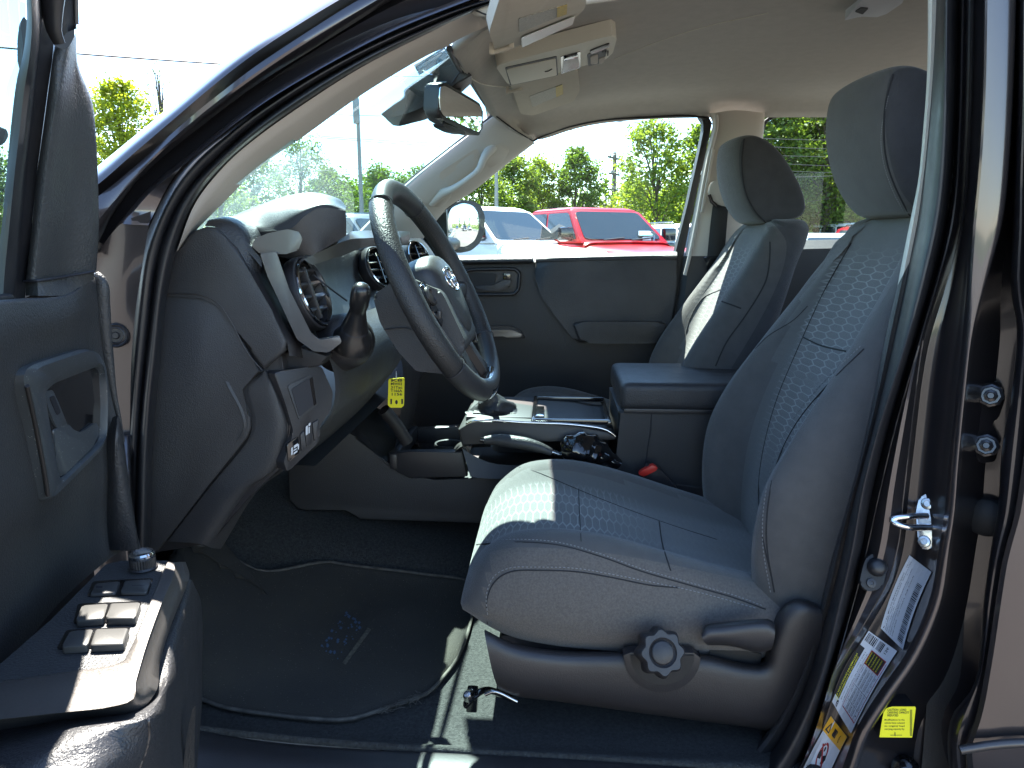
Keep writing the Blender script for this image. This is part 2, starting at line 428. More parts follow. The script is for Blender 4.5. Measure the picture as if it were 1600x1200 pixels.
def seam_on(name, bvh, pts, r, m, parent, lift=0.0, n=60, seg=6, dash=None):
    """a seam or stitch line laid on a surface"""
    q = catmull([Vector((x, y, 0)) for x, y in pts], n); w = [hit(bvh, p.x, p.y, lift) for p in q]; w = [p for p in w if p is not None]
    if len(w) < 3: return None
    for _ in range(4): w = [w[0]] + [(a + b * 2 + c) / 4 for a, b, c in zip(w, w[1:], w[2:])] + [w[-1]]
    bm = bmesh.new()
    if dash:
        for i in range(0, len(w) - 1, 2): tube_bm(bm, [w[i], w[i + 1]], r, 5)
    else:
        tube_bm(bm, w, r, seg)
    return bm_to(name, bm, m, parent, True, 60)
FONT_CACHE = {}
def text_mesh(s, size=1.0, bold=0.0):
    """flat letters as (verts, faces) with origin at the left of the baseline, height about `size`"""
    k = (s, bold)
    if k not in FONT_CACHE:
        cu = bpy.data.curves.new('t', 'FONT'); cu.body = s; cu.size = 1.0; cu.resolution_u = 2; cu.offset = bold
        ob = bpy.data.objects.new('t', cu); COL.objects.link(ob)
        dg = bpy.context.evaluated_depsgraph_get(); me = bpy.data.meshes.new_from_object(ob.evaluated_get(dg))
        FONT_CACHE[k] = ([v.co.copy() for v in me.vertices], [tuple(p.vertices) for p in me.polygons])
        bpy.data.objects.remove(ob); bpy.data.curves.remove(cu); bpy.data.meshes.remove(me)
    v, f = FONT_CACHE[k]
    return [(p.x * size, p.y * size) for p in v], f
class Sheet:
    """a printed sheet: 2-D artwork in its own (u,v) metres, mapped onto a surface by fn(u,v,lift)"""
    def __init__(s, fn): s.fn = fn; s.v = []; s.f = []; s.m = []
    def poly(s, pts, mi, lift):
        b = len(s.v); s.v += [s.fn(u, v, lift) for u, v in pts]; s.f.append(tuple(range(b, b + len(pts)))); s.m.append(mi)
    def rect(s, x0, y0, x1, y1, mi, lift, nx=1, ny=1):
        for i in range(nx):
            for j in range(ny):
                a, b2 = x0 + (x1 - x0) * i / nx, x0 + (x1 - x0) * (i + 1) / nx; c, d = y0 + (y1 - y0) * j / ny, y0 + (y1 - y0) * (j + 1) / ny
                s.poly([(a, c), (b2, c), (b2, d), (a, d)], mi, lift)
    def text(s, t, x, y, size, mi, lift, width=None, bold=0.0):
        vs, fs = text_mesh(t, size, bold)
        if width and vs:
            w = max(p[0] for p in vs); k = width / w if w > 0 else 1
            vs = [(p[0] * k, p[1]) for p in vs]
        b = len(s.v); s.v += [s.fn(x + u, y + v, lift) for u, v in vs]
        for q in fs: s.f.append(tuple(b + i for i in q)); s.m.append(mi)
    def ring(s, cx, cy, r0, r1, mi, lift, n=24, ax=1.0):
        for i in range(n):
            a, c = 2 * math.pi * i / n, 2 * math.pi * (i + 1) / n
            s.poly([(cx + r0 * math.cos(a) * ax, cy + r0 * math.sin(a)), (cx + r1 * math.cos(a) * ax, cy + r1 * math.sin(a)), (cx + r1 * math.cos(c) * ax, cy + r1 * math.sin(c)), (cx + r0 * math.cos(c) * ax, cy + r0 * math.sin(c))], mi, lift)
    def build(s, name, mats, parent):
        me = mesh_from(s.v, s.f)
        for p, k in zip(me.polygons, s.m): p.material_index = k
        return link(name, me, mats, parent, False)

# ================================================================== THE TRUCK (one thing; everything bolted to it is a part)
def merge(name, items, parent, auto=35):
    """several meshes become ONE mesh object; items = (mesh, material or list)"""
    V, Fc, MI, mats = [], [], [], []
    for me, mm in items:
        mm = mm if isinstance(mm, (list, tuple)) else [mm]
        idx = []
        for m in mm:
            if m not in mats: mats.append(m)
            idx.append(mats.index(m))
        b = len(V); V += [v.co.copy() for v in me.vertices]
        for p in me.polygons: Fc.append(tuple(b + i for i in p.vertices)); MI.append(idx[p.material_index])
        bpy.data.meshes.remove(me)
    me = mesh_from(V, Fc)
    for p, k in zip(me.polygons, MI): p.material_index = k
    return link(name, me, mats, parent, True, auto)
def bm_mesh(fn):
    bm = bmesh.new(); fn(bm); bmesh.ops.recalc_face_normals(bm, faces=bm.faces); me = bpy.data.meshes.new('m'); bm.to_mesh(me); bm.free(); return me

TR = empty('pickup_truck', (0.0, 1.73, 0.0)); TR['world_parts'] = 1
tag(TR, 'dark brown grey pickup truck with its front door open, grey cloth seats inside', 'pickup truck')

# ---- near A pillar and roof rail: painted flanges and grooves between the sky edge and the seal
def dy(pts, y0, y1):
    n = len(pts); return [(p[0], p[1], y0 + (y1 - y0) * i / (n - 1)) for i, p in enumerate(pts)]
c0 = [(110, 295), (152, 261), (210, 213), (272, 162), (350, 97), (400, 64), (450, 32), (497, 0), (560, -40), (700, -120), (900, -200)]
c0m = [(110, 304), (152, 273), (212, 222), (272, 173), (350, 108), (400, 71), (452, 40), (515, 0), (580, -38), (715, -110), (900, -185)]
c1 = [(110, 318), (152, 289), (205, 243), (267, 190), (340, 128), (400, 82), (470, 36), (540, -6), (620, -50), (730, -105), (900, -180)]
c2 = [(138, 318), (152, 308), (207, 263), (300, 181), (350, 141), (400, 103), (480, 50), (560, 0), (640, -42), (750, -95), (900, -165)]
c3 = [(141, 400), (150, 385), (177, 335), (213, 285), (253, 247), (320, 193), (400, 133), (500, 70), (613, 0), (700, -45), (900, -140)]
c4 = [(141, 418), (150, 402), (190, 343), (233, 293), (300, 238), (400, 160), (500, 99), (607, 43), (700, 5), (800, -32), (900, -68)]
c5 = [(186, 980), (192, 800), (198, 660), (200, 567), (207, 483), (218, 400), (240, 340), (267, 287), (300, 246), (350, 206), (400, 170), (500, 107), (607, 54), (700, 17), (800, -15), (920, -50)]
cR = [(205, 980), (211, 800), (213, 733), (220, 633), (230, 533), (247, 400), (268, 340), (300, 288), (350, 237), (400, 193), (480, 138), (567, 88), (640, 53), (733, 14), (800, -6), (930, -42)]
c6 = [(232, 980), (236, 800), (237, 733), (243, 633), (250, 567), (260, 467), (276, 393), (305, 318), (353, 257), (400, 216), (483, 157), (567, 104), (667, 53), (767, 8), (850, -18), (940, -36)]
low = [(90, 1000), (100, 900), (112, 700), (118, 560), (120, 500)]
pil = merge('body', [
    (loft_mesh([crv(dy(c0, 1.03, 1.12)), crv(dy(c0, 1.00, 1.09)), crv(dy(c0m, .955, 1.05)), crv(dy(c1, .945, 1.04))], 60, 3), M['paint']),
    (loft_mesh([crv(dy(c1, .945, 1.04)), crv(dy(c1, .975, 1.06)), crv(dy(c2, .98, 1.07)), crv(dy(c2, .95, 1.05))], 60, 1), M['paint_dark']),
    (loft_mesh([crv(dy(c2, .95, 1.05)), crv(dy([((a[0] + b[0]) / 2, (a[1] + b[1]) / 2) for a, b in zip(c2, c3)], .942, 1.045)), crv(dy(c3, .955, 1.06))], 60, 3), M['paint']),
    (loft_mesh([crv(dy(c3, .955, 1.06)), crv(dy(c3, .985, 1.08)), crv(dy(c4, .985, 1.08)), crv(dy(c4, .97, 1.07))], 60, 1), M['paint_dark']),
    (loft_mesh([crv(dy(c4[2:], .972, 1.07)), crv(dy([(a[0] + 3, a[1] + 7) for a in c4[2:]], .964, 1.065)), crv(dy([(232, 352), (240, 335), (267, 283), (300, 243), (350, 203), (400, 167), (500, 104), (607, 51), (700, 14), (900, -52)], .97, 1.075))], 60, 2), M['paint']),
    (loft_mesh([crv([(90, 1050, 1.0), (96, 900, 1.0), (108, 700, 1.0), (112, 560, 1.0), (118, 470, .99), (141, 412, .972)]), crv([(150, 1050, .985), (155, 900, .985), (160, 700, .985), (165, 560, .98), (172, 470, .97), (186, 352, .966)]), crv([(192, 1050, .995), (196, 900, .99), (203, 660, .985), (205, 567, .98), (212, 483, .975), (236, 330, .972)])], 40, 3), M['paint_dark']),  # hinge pillar: same paint, darkened in colour for its dark reflection
    (loft_mesh([crv([(120, 1050), (125, 800), (130, 560), (140, 430), (190, 320), (260, 255), (400, 140), (613, 10), (800, -60)], 1.04), crv([(225, 1050), (222, 800), (222, 640), (232, 500), (258, 380), (300, 280), (400, 190), (620, 60), (800, 0)], 1.075)], 60, 1), M['paint_dark']),
], TR)
# ---- B pillar jamb and the front edge of the closed rear door
b3 = [(1500, -150), (1497, 0), (1494, 150), (1488, 280), (1478, 350), (1460, 430), (1439, 500), (1412, 590), (1386, 676), (1358, 792), (1346, 862), (1324, 952), (1297, 1050), (1275, 1125), (1249, 1192), (1205, 1260)]
b4 = [(1512, -150), (1510, 0), (1505, 200), (1494, 350), (1470, 440), (1444, 530), (1433, 594), (1422, 687), (1411, 781), (1405, 844), (1387, 907), (1350, 975), (1308, 1042), (1286, 1110), (1262, 1180), (1220, 1260)]
b5 = [(1519, -150), (1517, 0), (1512, 200), (1501, 350), (1480, 440), (1453, 530), (1441, 594), (1430, 687), (1419, 781), (1413, 850), (1396, 912), (1359, 980), (1317, 1048), (1293, 1114), (1270, 1184), (1228, 1264)]
b6 = [(1545, -150), (1543, 0), (1540, 150), (1532, 280), (1525, 350), (1514, 500), (1502, 612), (1491, 725), (1485, 800), (1477, 850), (1462, 937), (1425, 1024), (1380, 1090), (1346, 1145), (1327, 1200), (1300, 1270)]
b6a = [(1540, -150), (1538, 0), (1534, 150), (1526, 280), (1518, 350), (1506, 500), (1494, 612), (1482, 725), (1476, 800), (1468, 850), (1453, 934), (1417, 1018), (1372, 1083), (1338, 1139), (1318, 1195), (1291, 1266)]
b6b = [(1586, -150), (1585, 0), (1580, 150), (1572, 280), (1563, 350), (1540, 440), (1520, 520), (1509, 612), (1498, 725), (1492, 800), (1484, 853), (1470, 942), (1433, 1031), (1388, 1097), (1354, 1152), (1335, 1205), (1308, 1275)]
b7 = [(1592, -150), (1590, 0), (1589, 150), (1585, 280), (1583, 350), (1580, 455), (1589, 511), (1581, 612), (1566, 706), (1559, 800), (1548, 860), (1537, 937), (1522, 1069), (1489, 1117), (1481, 1162), (1495, 1275)]
b8 = [(1612, -150), (1610, 0), (1608, 150), (1604, 280), (1603, 350), (1600, 455), (1609, 511), (1604, 612), (1598, 706), (1589, 770), (1580, 820), (1567, 862), (1537, 1050), (1522, 1125), (1509, 1158), (1520, 1275)]
cen = lambda a, b, k=0.5: [(p[0] * (1 - k) + q[0] * k, p[1] * (1 - k) + q[1] * k) for p, q in zip(catmull([Vector((*u, 0)) for u in a], 40), catmull([Vector((*u, 0)) for u in b], 40))]
body_b = merge('pillar_jamb', [
    (loft_mesh([crv(b3, 1.035), crv(cen(b3, b4), .995), crv(b4, 1.0)], 70, 3), M['paint']),
    (loft_mesh([crv(b4, 1.0), crv(b5, 1.022)], 70, 1), M['paint_dark']),
    (loft_mesh([crv(b5, 1.022), crv(cen(b5, b6a, .35), 1.015), crv(cen(b5, b6a, .75), .985), crv(b6a, .950)], 70, 4), M['paint_dark']),
    (loft_mesh([crv(b6a, .950), crv(b6, .936), crv(b6b, .935), crv(cen(b6b, b6b), .95)], 70, 4), M['paint']),
    (loft_mesh([crv(b6b, .937), crv([(x + 5, y) for x, y in b6b], .99), crv([(x + 2, y) for x, y in cen(b6b, b7, .6)], 1.03), crv(b7, 1.02)], 70, 1), M['paint_dark']),
], TR, 30)
BV_J = bvh_of(body_b)
rear = merge('rear_door', [
    (loft_mesh([crv(b7, 1.02), crv(b7, .955), crv(cen(b7, b8, .5), .928), crv(b8, .93)], 70, 3), M['paint_dark']),
    (loft_mesh([crv(b8, .936), crv(cen(b8, [(x + 90, y) for x, y in b8], .12), .912), crv([(x + 90, y) for x, y in b8], .905), crv([(1760, -150), (1760, 400), (1760, 800), (1700, 1275)], .90), crv([(2400, -150), (2400, 400), (2400, 800), (2300, 1275)], .90)], 70, 3), M['paint']),
], TR, 40)
# bead of trim along the rear door and the lower step of its skin
tube('door_moulding', crv([(1500, 1172, .90), (1560, 1163, .895), (1700, 1158, .89), (1900, 1150, .89)]), .006, M['silver_dark'], rear, n=20)
# ---- door seals (rubber), front and rear of the opening
sealA = merge('door_seal', [
    (loft_mesh([crv(dy(c5, 1.0, 1.09)), crv(dy(cen(c5, cR, .35), .965, 1.055)), crv(dy(cen(c5, cR, .8), .968, 1.058)), crv(dy(cR, .985, 1.075))], 80, 4), M['rubber']),
    (loft_mesh([crv(dy(cR, .985, 1.075)), crv(dy(cen(cR, c6, .25), .968, 1.06)), crv(dy(cen(cR, c6, .7), .975, 1.066)), crv(dy(c6, 1.02, 1.10)), crv(dy(c6, 1.06, 1.14))], 80, 4), M['rubber']),
], TR, 50)
b0 = [(1452, -150), (1450, 0), (1450, 56), (1448, 131), (1442, 210), (1435, 281), (1424, 337), (1412, 397), (1403, 445), (1390, 500), (1380, 545), (1365, 620), (1340, 725), (1320, 800), (1298, 880), (1283, 945), (1262, 1010), (1240, 1070), (1208, 1130), (1165, 1185), (1100, 1250)]
b1 = [(1466, -150), (1463, 0), (1459, 94), (1450, 210), (1435, 337), (1421, 410), (1405, 490), (1390, 560), (1362, 680), (1335, 780), (1312, 880), (1292, 960), (1270, 1040), (1246, 1105), (1213, 1165), (1180, 1205), (1130, 1260)]
b2 = [(1482, -150), (1480, 0), (1478, 150), (1472, 280), (1463, 350), (1447, 420), (1426, 500), (1401, 582), (1373, 669), (1349, 762), (1331, 862), (1312, 945), (1290, 1035), (1266, 1106), (1237, 1170), (1215, 1205), (1170, 1260)]
sealB = merge('door_seal', [
    (loft_mesh([crv(b1, 1.05), crv(cen(b1, b2, .55), 1.0), crv(b2, .985), crv(cen(b2, b3, .55), .997), crv(b3, 1.035)], 80, 4), M['rubber'])], TR, 50)
i_cut = 9
pt = merge('pillar_trim', [
    (loft_mesh([crv(b0[:i_cut], 1.10), crv(b0[:i_cut], 1.065), crv(cen(b0[:i_cut], b1[:6], .5), 1.05), crv(b1[:6], 1.056)], 40, 2), M['console_trim']),
    (loft_mesh([crv(b0[i_cut - 1:], 1.16), crv(b0[i_cut - 1:], 1.075), crv(cen(b0[i_cut - 1:], b1[5:], .5), 1.05), crv(b1[5:], 1.056)], 60, 2), M['plastic'])], TR, 40)
# inner depth of the B pillar (so it is not a sheet) and beige trim of the near A pillar
c7 = [(277, 392), (313, 353), (353, 313), (400, 266), (483, 207), (567, 147), (667, 87), (700, 72)]
c6u = [(276, 393), (305, 318), (353, 257), (400, 216), (483, 157), (567, 104), (667, 53), (735, 22)]
c7 = c7 + [(712, 64), (750, 46), (790, 30)]; c6u = c6u[:-1] + [(740, 18), (790, 2), (820, -8)]
c7w = crv([(277, 392, 1.10), (313, 353, 1.12), (353, 313, 1.13), (400, 266, 1.14), (483, 207, 1.15), (567, 147, 1.17), (667, 87, 1.185), (700, 72, 1.185), (712, 64, 1.17), (750, 46, 1.13), (790, 30, 1.09)])
ptA = merge('pillar_trim', [
    (loft_mesh([crv(dy(c6u, 1.03, 1.09)), crv(dy(cen(c6u, c7, .45), 1.05, 1.12)), c7w, [p + Vector((-.01, .0, .006)) for p in c7w], [p + Vector((-.012, -.05, .02)) for p in c7w]], 60, 3), M['beige'])], TR, 40)

# ---- headliner: one sagging shell from the windshield header back over both rows
hdr = [W(788, 33, 1.10), W(705, 75, 1.22), W(712, 92, 1.35), W(722, 108, 1.55), W(737, 126, 1.8), W(752, 150, 2.05), W(771, 179, 2.28), W(800, 204, 2.36), W(832, 221, 2.42)]
def hl_row(X, zn, zc, zf, yn=1.06, yf=2.46):
    return [Vector((X, yn, zn)), Vector((X, yn + .07, zn + .035)), Vector((X, yn + .25, zc - .012)), Vector((X, 1.6, zc)), Vector((X, 1.9, zc)), Vector((X, yf - .3, zc - .012)), Vector((X, yf - .08, (zc + zf) / 2 + .01)), Vector((X, yf, zf))]
far_top = [(832, 221), (880, 203), (940, 190), (1000, 184), (1060, 182), (1100, 181), (1150, 181), (1200, 181), (1312, 180), (1420, 181)]
rows = [hdr]
for X in (-.12, -.04, .05, .15, .3, .45, .6, .8, 1.0, 1.25, 1.5):
    k = min(1, max(0, (X + .15) / .5))
    # far edge follows the top of the side glass
    px = [p for p in far_top]
    zf = None
    for a, b in zip(far_top, far_top[1:]):
        A, B = W(a[0], a[1], 2.46), W(b[0], b[1], 2.46)
        if A.x <= X <= B.x: zf = A.z + (B.z - A.z) * (X - A.x) / (B.x - A.x)
    if zf is None: zf = 1.657 if X < 0 else 1.735
    zf += .004
    rows.append(hl_row(X, 1.64 + .05 * k, 1.745 + .045 * k, zf))
hl = loft('headliner', rows, M['headliner'], TR, n=44, sub=3, thick=.012, off=1.0)
BV_H = bvh_of(hl)
# outer roof skin above it
roof_rows = []
for X in (-.22, -.1, .2, .6, 1.0, 1.5):
    k = min(1, max(0, (X + .22) / .5)); roof_rows.append([Vector((X, 1.04, 1.70 + .07 * k)), Vector((X, 1.25, 1.77 + .06 * k)), Vector((X, 1.75, 1.80 + .06 * k)), Vector((X, 2.25, 1.77 + .06 * k)), Vector((X, 2.50, 1.70 + .07 * k))])
loft('roof', roof_rows, M['paint'], TR, n=30, sub=3, thick=.01, off=1.0)
# windscreen header filler between glass, roof and headliner
# ---- windshield glass
gl_top = [W(690, 62, 1.18) + Vector((-.01, -.02, .01))] + [p + Vector((-.012, 0, .006)) for p in hdr[1:7]]
gl_mid = [Vector((-.56, 1.10, 1.362)), Vector((-.60, 1.35, 1.375)), Vector((-.625, 1.735, 1.38)), Vector((-.62, 2.1, 1.38)), W(570, 355, 2.36)]
gl_bot = [Vector((-.92, 1.06, 1.08)), Vector((-1.0, 1.35, 1.09)), Vector((-1.03, 1.735, 1.10)), Vector((-1.0, 2.1, 1.09)), Vector((-.93, 2.40, 1.08))]
loft('windshield', [gl_top, gl_mid, gl_bot], M['windshield'], TR, n=24, sub=6)
tube('windshield_seal', [W(775, 178, 2.33), W(705, 232, 2.345), W(633, 290, 2.355), W(570, 355, 2.37), W(500, 430, 2.39)], .008, M['rubber_soft'], TR, n=30)
tube('windshield_seal', [p + Vector((-.003, 0, -.001)) for p in hdr[1:7]], .0055, M['rubber_soft'], TR, n=30)
# ---- passenger side: A pillar trim with grab handle
fa_top = crv([(775, 179, 2.32), (705, 233, 2.33), (633, 291, 2.34), (570, 356, 2.35), (520, 410, 2.37)])
fa_mid = crv([(800, 196, 2.36), (750, 245, 2.36), (680, 298, 2.37), (610, 362, 2.38), (560, 420, 2.40)])
fa_bot = crv([(833, 221, 2.42), (785, 258, 2.43), (735, 298, 2.44), (690, 330, 2.46), (640, 395, 2.47)])
fa = loft('pillar_trim', [[p + Vector((-.02, .06, 0)) for p in fa_top], fa_top, fa_mid, fa_bot, [p + Vector((0, .05, 0)) for p in fa_bot]], M['grey_trim'], TR, n=40, sub=4, auto=50)
BV_FA = bvh_of(fa)
# recess panel behind the grab handle, and the handle itself
rc = rnd([hit(BV_FA, *p, .002) for p in ((745, 230), (688, 268), (686, 277), (706, 294), (748, 268), (752, 245))], .25)
prism('handle_recess', rc, (0, .006, 0), M['beige'], fa, bev=0)
g1 = [W(672, 318, 2.40), W(690, 303, 2.385), W(706, 296, 2.36), W(728, 282, 2.345), W(748, 265, 2.34), W(757, 245, 2.345), W(768, 232, 2.37), W(782, 226, 2.40)]
bm = bmesh.new()
tube_bm(bm, g1, [.014, .016, .012, .010, .010, .012, .016, .014], 12, n=40)
for p in (((664, 322), (680, 300), (700, 290), (705, 305), (690, 322)), ((755, 252), (762, 234), (782, 222), (796, 232), (785, 252), (765, 262))):
    q = rnd([hit(BV_FA, *k, .004) or W(*k, 2.4) for k in p], .3)
    prism_bm(bm, q, (0, .012, 0), 0)
bm_to('grab_handle', bm, M['grey_trim'], TR, True, 50)
# ---- passenger door seen from inside
Yd = 2.47
def dp(px, py, d=0): return W(px, py, Yd - d)
up = [(640, 402), (705, 402), (760, 400), (840, 400), (950, 397), (1058, 393), (1075, 393)]
ledge = [(640, 410), (705, 409), (760, 408), (840, 408), (950, 405), (1058, 401), (1075, 401)]
base_door = loft('passenger_door', [
    [p + Vector((0, .06, .0)) for p in crv(up, 2.50)], crv(up, 2.50), crv(ledge, 2.46), crv([(640, 425), (705, 424), (840, 423), (950, 420), (1075, 415)], 2.45),
    crv([(640, 520), (760, 520), (900, 520), (1060, 520)], 2.455), crv([(640, 560), (760, 565), (900, 570), (1050, 570)], 2.47), crv([(640, 640), (760, 640), (900, 640), (1040, 640)], 2.49),
    crv([(640, 800), (760, 800), (900, 800), (1020, 800)], 2.50)], M['plastic'], TR, n=40, sub=3, thick=.03, off=1)
# soft upper pad, bulging inboard
pad = rnd([dp(838, 403), dp(1055, 398), dp(1052, 450), dp(1040, 525), dp(1030, 534), dp(905, 533), dp(893, 524), dp(868, 492), dp(845, 460), dp(836, 430)], .18)
bm = bmesh.new(); prism_bm(bm, [p + Vector((0, -.06, 0)) for p in pad], (0, .07, 0), .016, 0, 4); bm_to('door_pad', bm, M['leather'], base_door, True, 60)
arm = rnd([dp(893, 500, .03), dp(1040, 500, .03), dp(1032, 533, .03), dp(905, 533, .03)], .2)
prism('armrest', [p + Vector((0, -.055, 0)) for p in arm], (0, .06, 0), M['leather'], base_door, bev=.012, seg=4)
# ledge that catches the light along the sill
for q in (((700, 832), (400, 397)), ((837, 1058), (398.5, 392.5))):
    (xa, xb), (ya, yb) = q
    loft('door_sill_top', [crv([(xa, ya + 1, 2.49), (xb, yb + 2, 2.49)]), crv([(xa, ya - 1, 2.455), (xb, yb, 2.455)]), crv([(xa, ya + 2, 2.425), (xb, yb + 3, 2.425)]), crv([(xa, ya + 7, 2.408), (xb, yb + 8, 2.408)]), crv([(xa, ya + 12, 2.412), (xb, yb + 13, 2.412)]), crv([(xa, ya + 14, 2.45), (xb, yb + 15, 2.45)])], M['leather'], base_door, n=10, sub=3, auto=60)
# inside handle bezel
def bez(pts, d): return rnd([W(x, y, Yd - d) for x, y in pts], .2)
bm = bmesh.new()
o_ = bez([(728, 421), (805, 420), (812, 428), (810, 452), (803, 460), (735, 460), (728, 452)], .035)
tube_bm(bm, o_, .006, 8, True); prism_bm(bm, [p + Vector((0, .012, 0)) for p in o_], (0, .01, 0), 0)
bm_to('handle_bezel', bm, M['plastic_fine'], base_door, True, 50)
prism('handle_cup', bez([(733, 427), (776, 427), (772, 446), (741, 449), (735, 441)], .030), (0, .008, 0), M['rubber_soft'], base_door, bev=0)
prism('door_handle', bez([(742, 447), (770, 446), (786, 438), (799, 437), (796, 449), (780, 455), (745, 454)], .046), (0, .016, 0), M['plastic_fine'], base_door, bev=.003)
prism('lock_button', bez([(786, 427), (798, 427), (798, 436), (786, 437)], .04), (0, .01, 0), M['gloss_black'], base_door, bev=.002)
# silver pull and its dark surround
prism('pull_surround', [p + Vector((0, -.028, 0)) for p in rnd([dp(740, 509), dp(800, 508), dp(815, 516), dp(822, 528), dp(740, 532)], .15)], (0, .04, 0), M['plastic_fine'], base_door, bev=.006)
prism('door_pull', [p + Vector((0, -.04, 0)) for p in rnd([dp(745, 514), dp(800, 513), dp(817, 520), dp(815, 525), dp(792, 525), dp(788, 523), dp(760, 524), dp(745, 525)], .2)], (0, .04, 0), M['silver'], base_door, bev=.005)
# ---- passenger side glass, its frame seal, B pillar, belt
win = crv([(640, 402, 2.50), (690, 331, 2.50), (735, 298, 2.49), (785, 258, 2.48), (832, 221, 2.47), (880, 200, 2.46), (940, 187, 2.46), (1000, 183, 2.46), (1095, 181, 2.46), (1108, 190, 2.46), (1100, 230, 2.47), (1075, 330, 2.49), (1060, 396, 2.50)])
me = mesh_from([p + Vector((0, .02, 0)) for p in win], [tuple(range(len(win)))])
link('side_window', me, M['glass'], TR, False)
bm = bmesh.new()
tube_bm(bm, crv([(690, 331, 2.475), (735, 298, 2.465), (785, 258, 2.455), (832, 221, 2.445), (880, 201, 2.44), (940, 188, 2.44), (1000, 184, 2.44), (1090, 182, 2.44), (1104, 187, 2.44)]), .0035, 6, n=50)
prism_bm(bm, crv([(1094, 181), (1108, 183), (1113, 192), (1100, 250), (1080, 340), (1068, 400), (1060, 445), (1052, 500), (1045, 545), (1036, 560), (1030, 545), (1046, 470), (1055, 396), (1074, 320), (1092, 240), (1099, 205), (1100, 190)], 2.445), (0, .05, 0), .003)
bm_to('window_seal', bm, M['rubber_soft'], TR, True, 50)
pb = [[(1106, 176), (1113, 192), (1100, 250), (1082, 340), (1070, 400)], [(1118, 176), (1121, 190), (1108, 250), (1091, 340), (1078, 400)],
      [(1150, 172), (1150, 200), (1140, 260), (1125, 340), (1118, 400)], [(1192, 176), (1190, 210), (1180, 260), (1163, 340), (1160, 400)]]
far_b = loft('pillar_trim', [crv(pb[0], 2.44), crv(pb[1], 2.40), crv(pb[2], 2.385), crv(pb[3], 2.41), crv(pb[3], 2.47)], M['beige'], TR, n=30, sub=3)
tube('trim_edge', crv([(1119, 180, 2.392), (1120, 195, 2.392), (1106, 255, 2.392), (1090, 340, 2.392), (1078, 398, 2.392), (1070, 430, 2.392)]), .006, M['grey_trim'], far_b, n=30)
prism('pillar_panel', crv([(1113, 232), (1117, 234), (1099, 332), (1095, 332)], 2.375), (0, .01, 0), M['beige'], far_b, bev=.002)
lowB = loft('pillar_trim', [crv([(1068, 400), (1050, 520), (1030, 640), (1010, 800)], 2.45), crv([(1078, 400), (1062, 520), (1045, 640), (1025, 800)], 2.40), crv([(1165, 400), (1160, 520), (1150, 640), (1140, 800)], 2.40), crv([(1200, 400), (1200, 520), (1190, 640), (1180, 800)], 2.48)], M['plastic'], TR, n=20, sub=2)
# belt: anchor loop, webbing, buckle tongue
sb = empty('seat_belt', TR.location); sb.parent = TR; sb.location = -TR.location
bm = bmesh.new(); prism_bm(bm, rnd([W(1112, 284, 2.36), W(1128, 279, 2.36), W(1140, 285, 2.36), W(1146, 330, 2.36), W(1135, 328, 2.36), W(1118, 315, 2.36), W(1107, 302, 2.36)], .3), (0, .03, 0), .006); bm_to('belt_guide', bm, M['beige'], sb)
tube('belt_slot', crv([(1108, 304, 2.352), (1112, 315, 2.352), (1120, 322, 2.352)]), .006, M['gloss_black'], sb)
me = loft_mesh([crv([(1114, 318), (1110, 350), (1105, 400), (1100, 450), (1090, 520)], 2.355), crv([(1138, 324), (1136, 350), (1132, 400), (1128, 450), (1118, 520)], 2.345)], 20, 1); o = link('webbing', me, M['webbing'], sb); o.modifiers.new('s', 'SOLIDIFY').thickness = .003
prism('belt_tongue', crv([(1098, 401), (1125, 399), (1123, 412), (1112, 414), (1112, 428), (1104, 428), (1104, 411)], 2.335), (0, .004, 0), M['gloss_black'], sb, bev=.001)
# ---- rear part of the cab: far rear door glass, C pillar, back panel with window
rw = crv([(1158, 420), (1170, 345), (1182, 260), (1190, 200), (1200, 184), (1215, 181), (1312, 180), (1430, 181), (1470, 300), (1470, 420)], 2.50)
me = mesh_from([p + Vector((0, .01, 0)) for p in rw], [tuple(range(len(rw)))]); link('rear_side_window', me, M['glass'], TR, False)
tube('window_seal', crv([(1163, 375, 2.475), (1176, 300, 2.475), (1189, 215, 2.475), (1196, 190, 2.475), (1210, 182, 2.475), (1312, 181, 2.475), (1440, 181, 2.475)]), .006, M['rubber_soft'], TR, n=40)
loft('rear_door_panel', [[p + Vector((0, .06, 0)) for p in crv([(1150, 392), (1300, 388), (1480, 384)], 2.5)], crv([(1150, 392), (1300, 388), (1480, 384)], 2.46), crv([(1150, 600), (1300, 600), (1480, 600)], 2.47), crv([(1150, 900), (1300, 900), (1480, 900)], 2.5)], M['plastic'], TR, n=20, sub=2)
box('cab_back', (1.42, 1.75, .82), (.05, 1.6, .85), M['plastic'], TR, .02)
box('cab_back', (1.45, 1.12, 1.45), (.05, .22, .62), M['beige'], TR, .02); box('cab_back', (1.45, 2.38, 1.45), (.05, .22, .62), M['beige'], TR, .02)
box('rear_bench', (1.18, 1.75, .80), (.45, 1.3, .22), M['fabric'], TR, .05); box('rear_bench', (1.36, 1.75, 1.10), (.12, 1.3, .5), M['fabric'], TR, .05)
# near rear quarter interior behind the B pillar, so that the cab is closed on this side too
loft('rear_door_panel', [crv([(1500, 420), (1800, 410), (2300, 400)], 1.06), crv([(1480, 700), (1800, 700), (2300, 700)], 1.04), crv([(1440, 1200), (1800, 1200), (2300, 1200)], 1.02)], M['plastic'], TR, n=20)
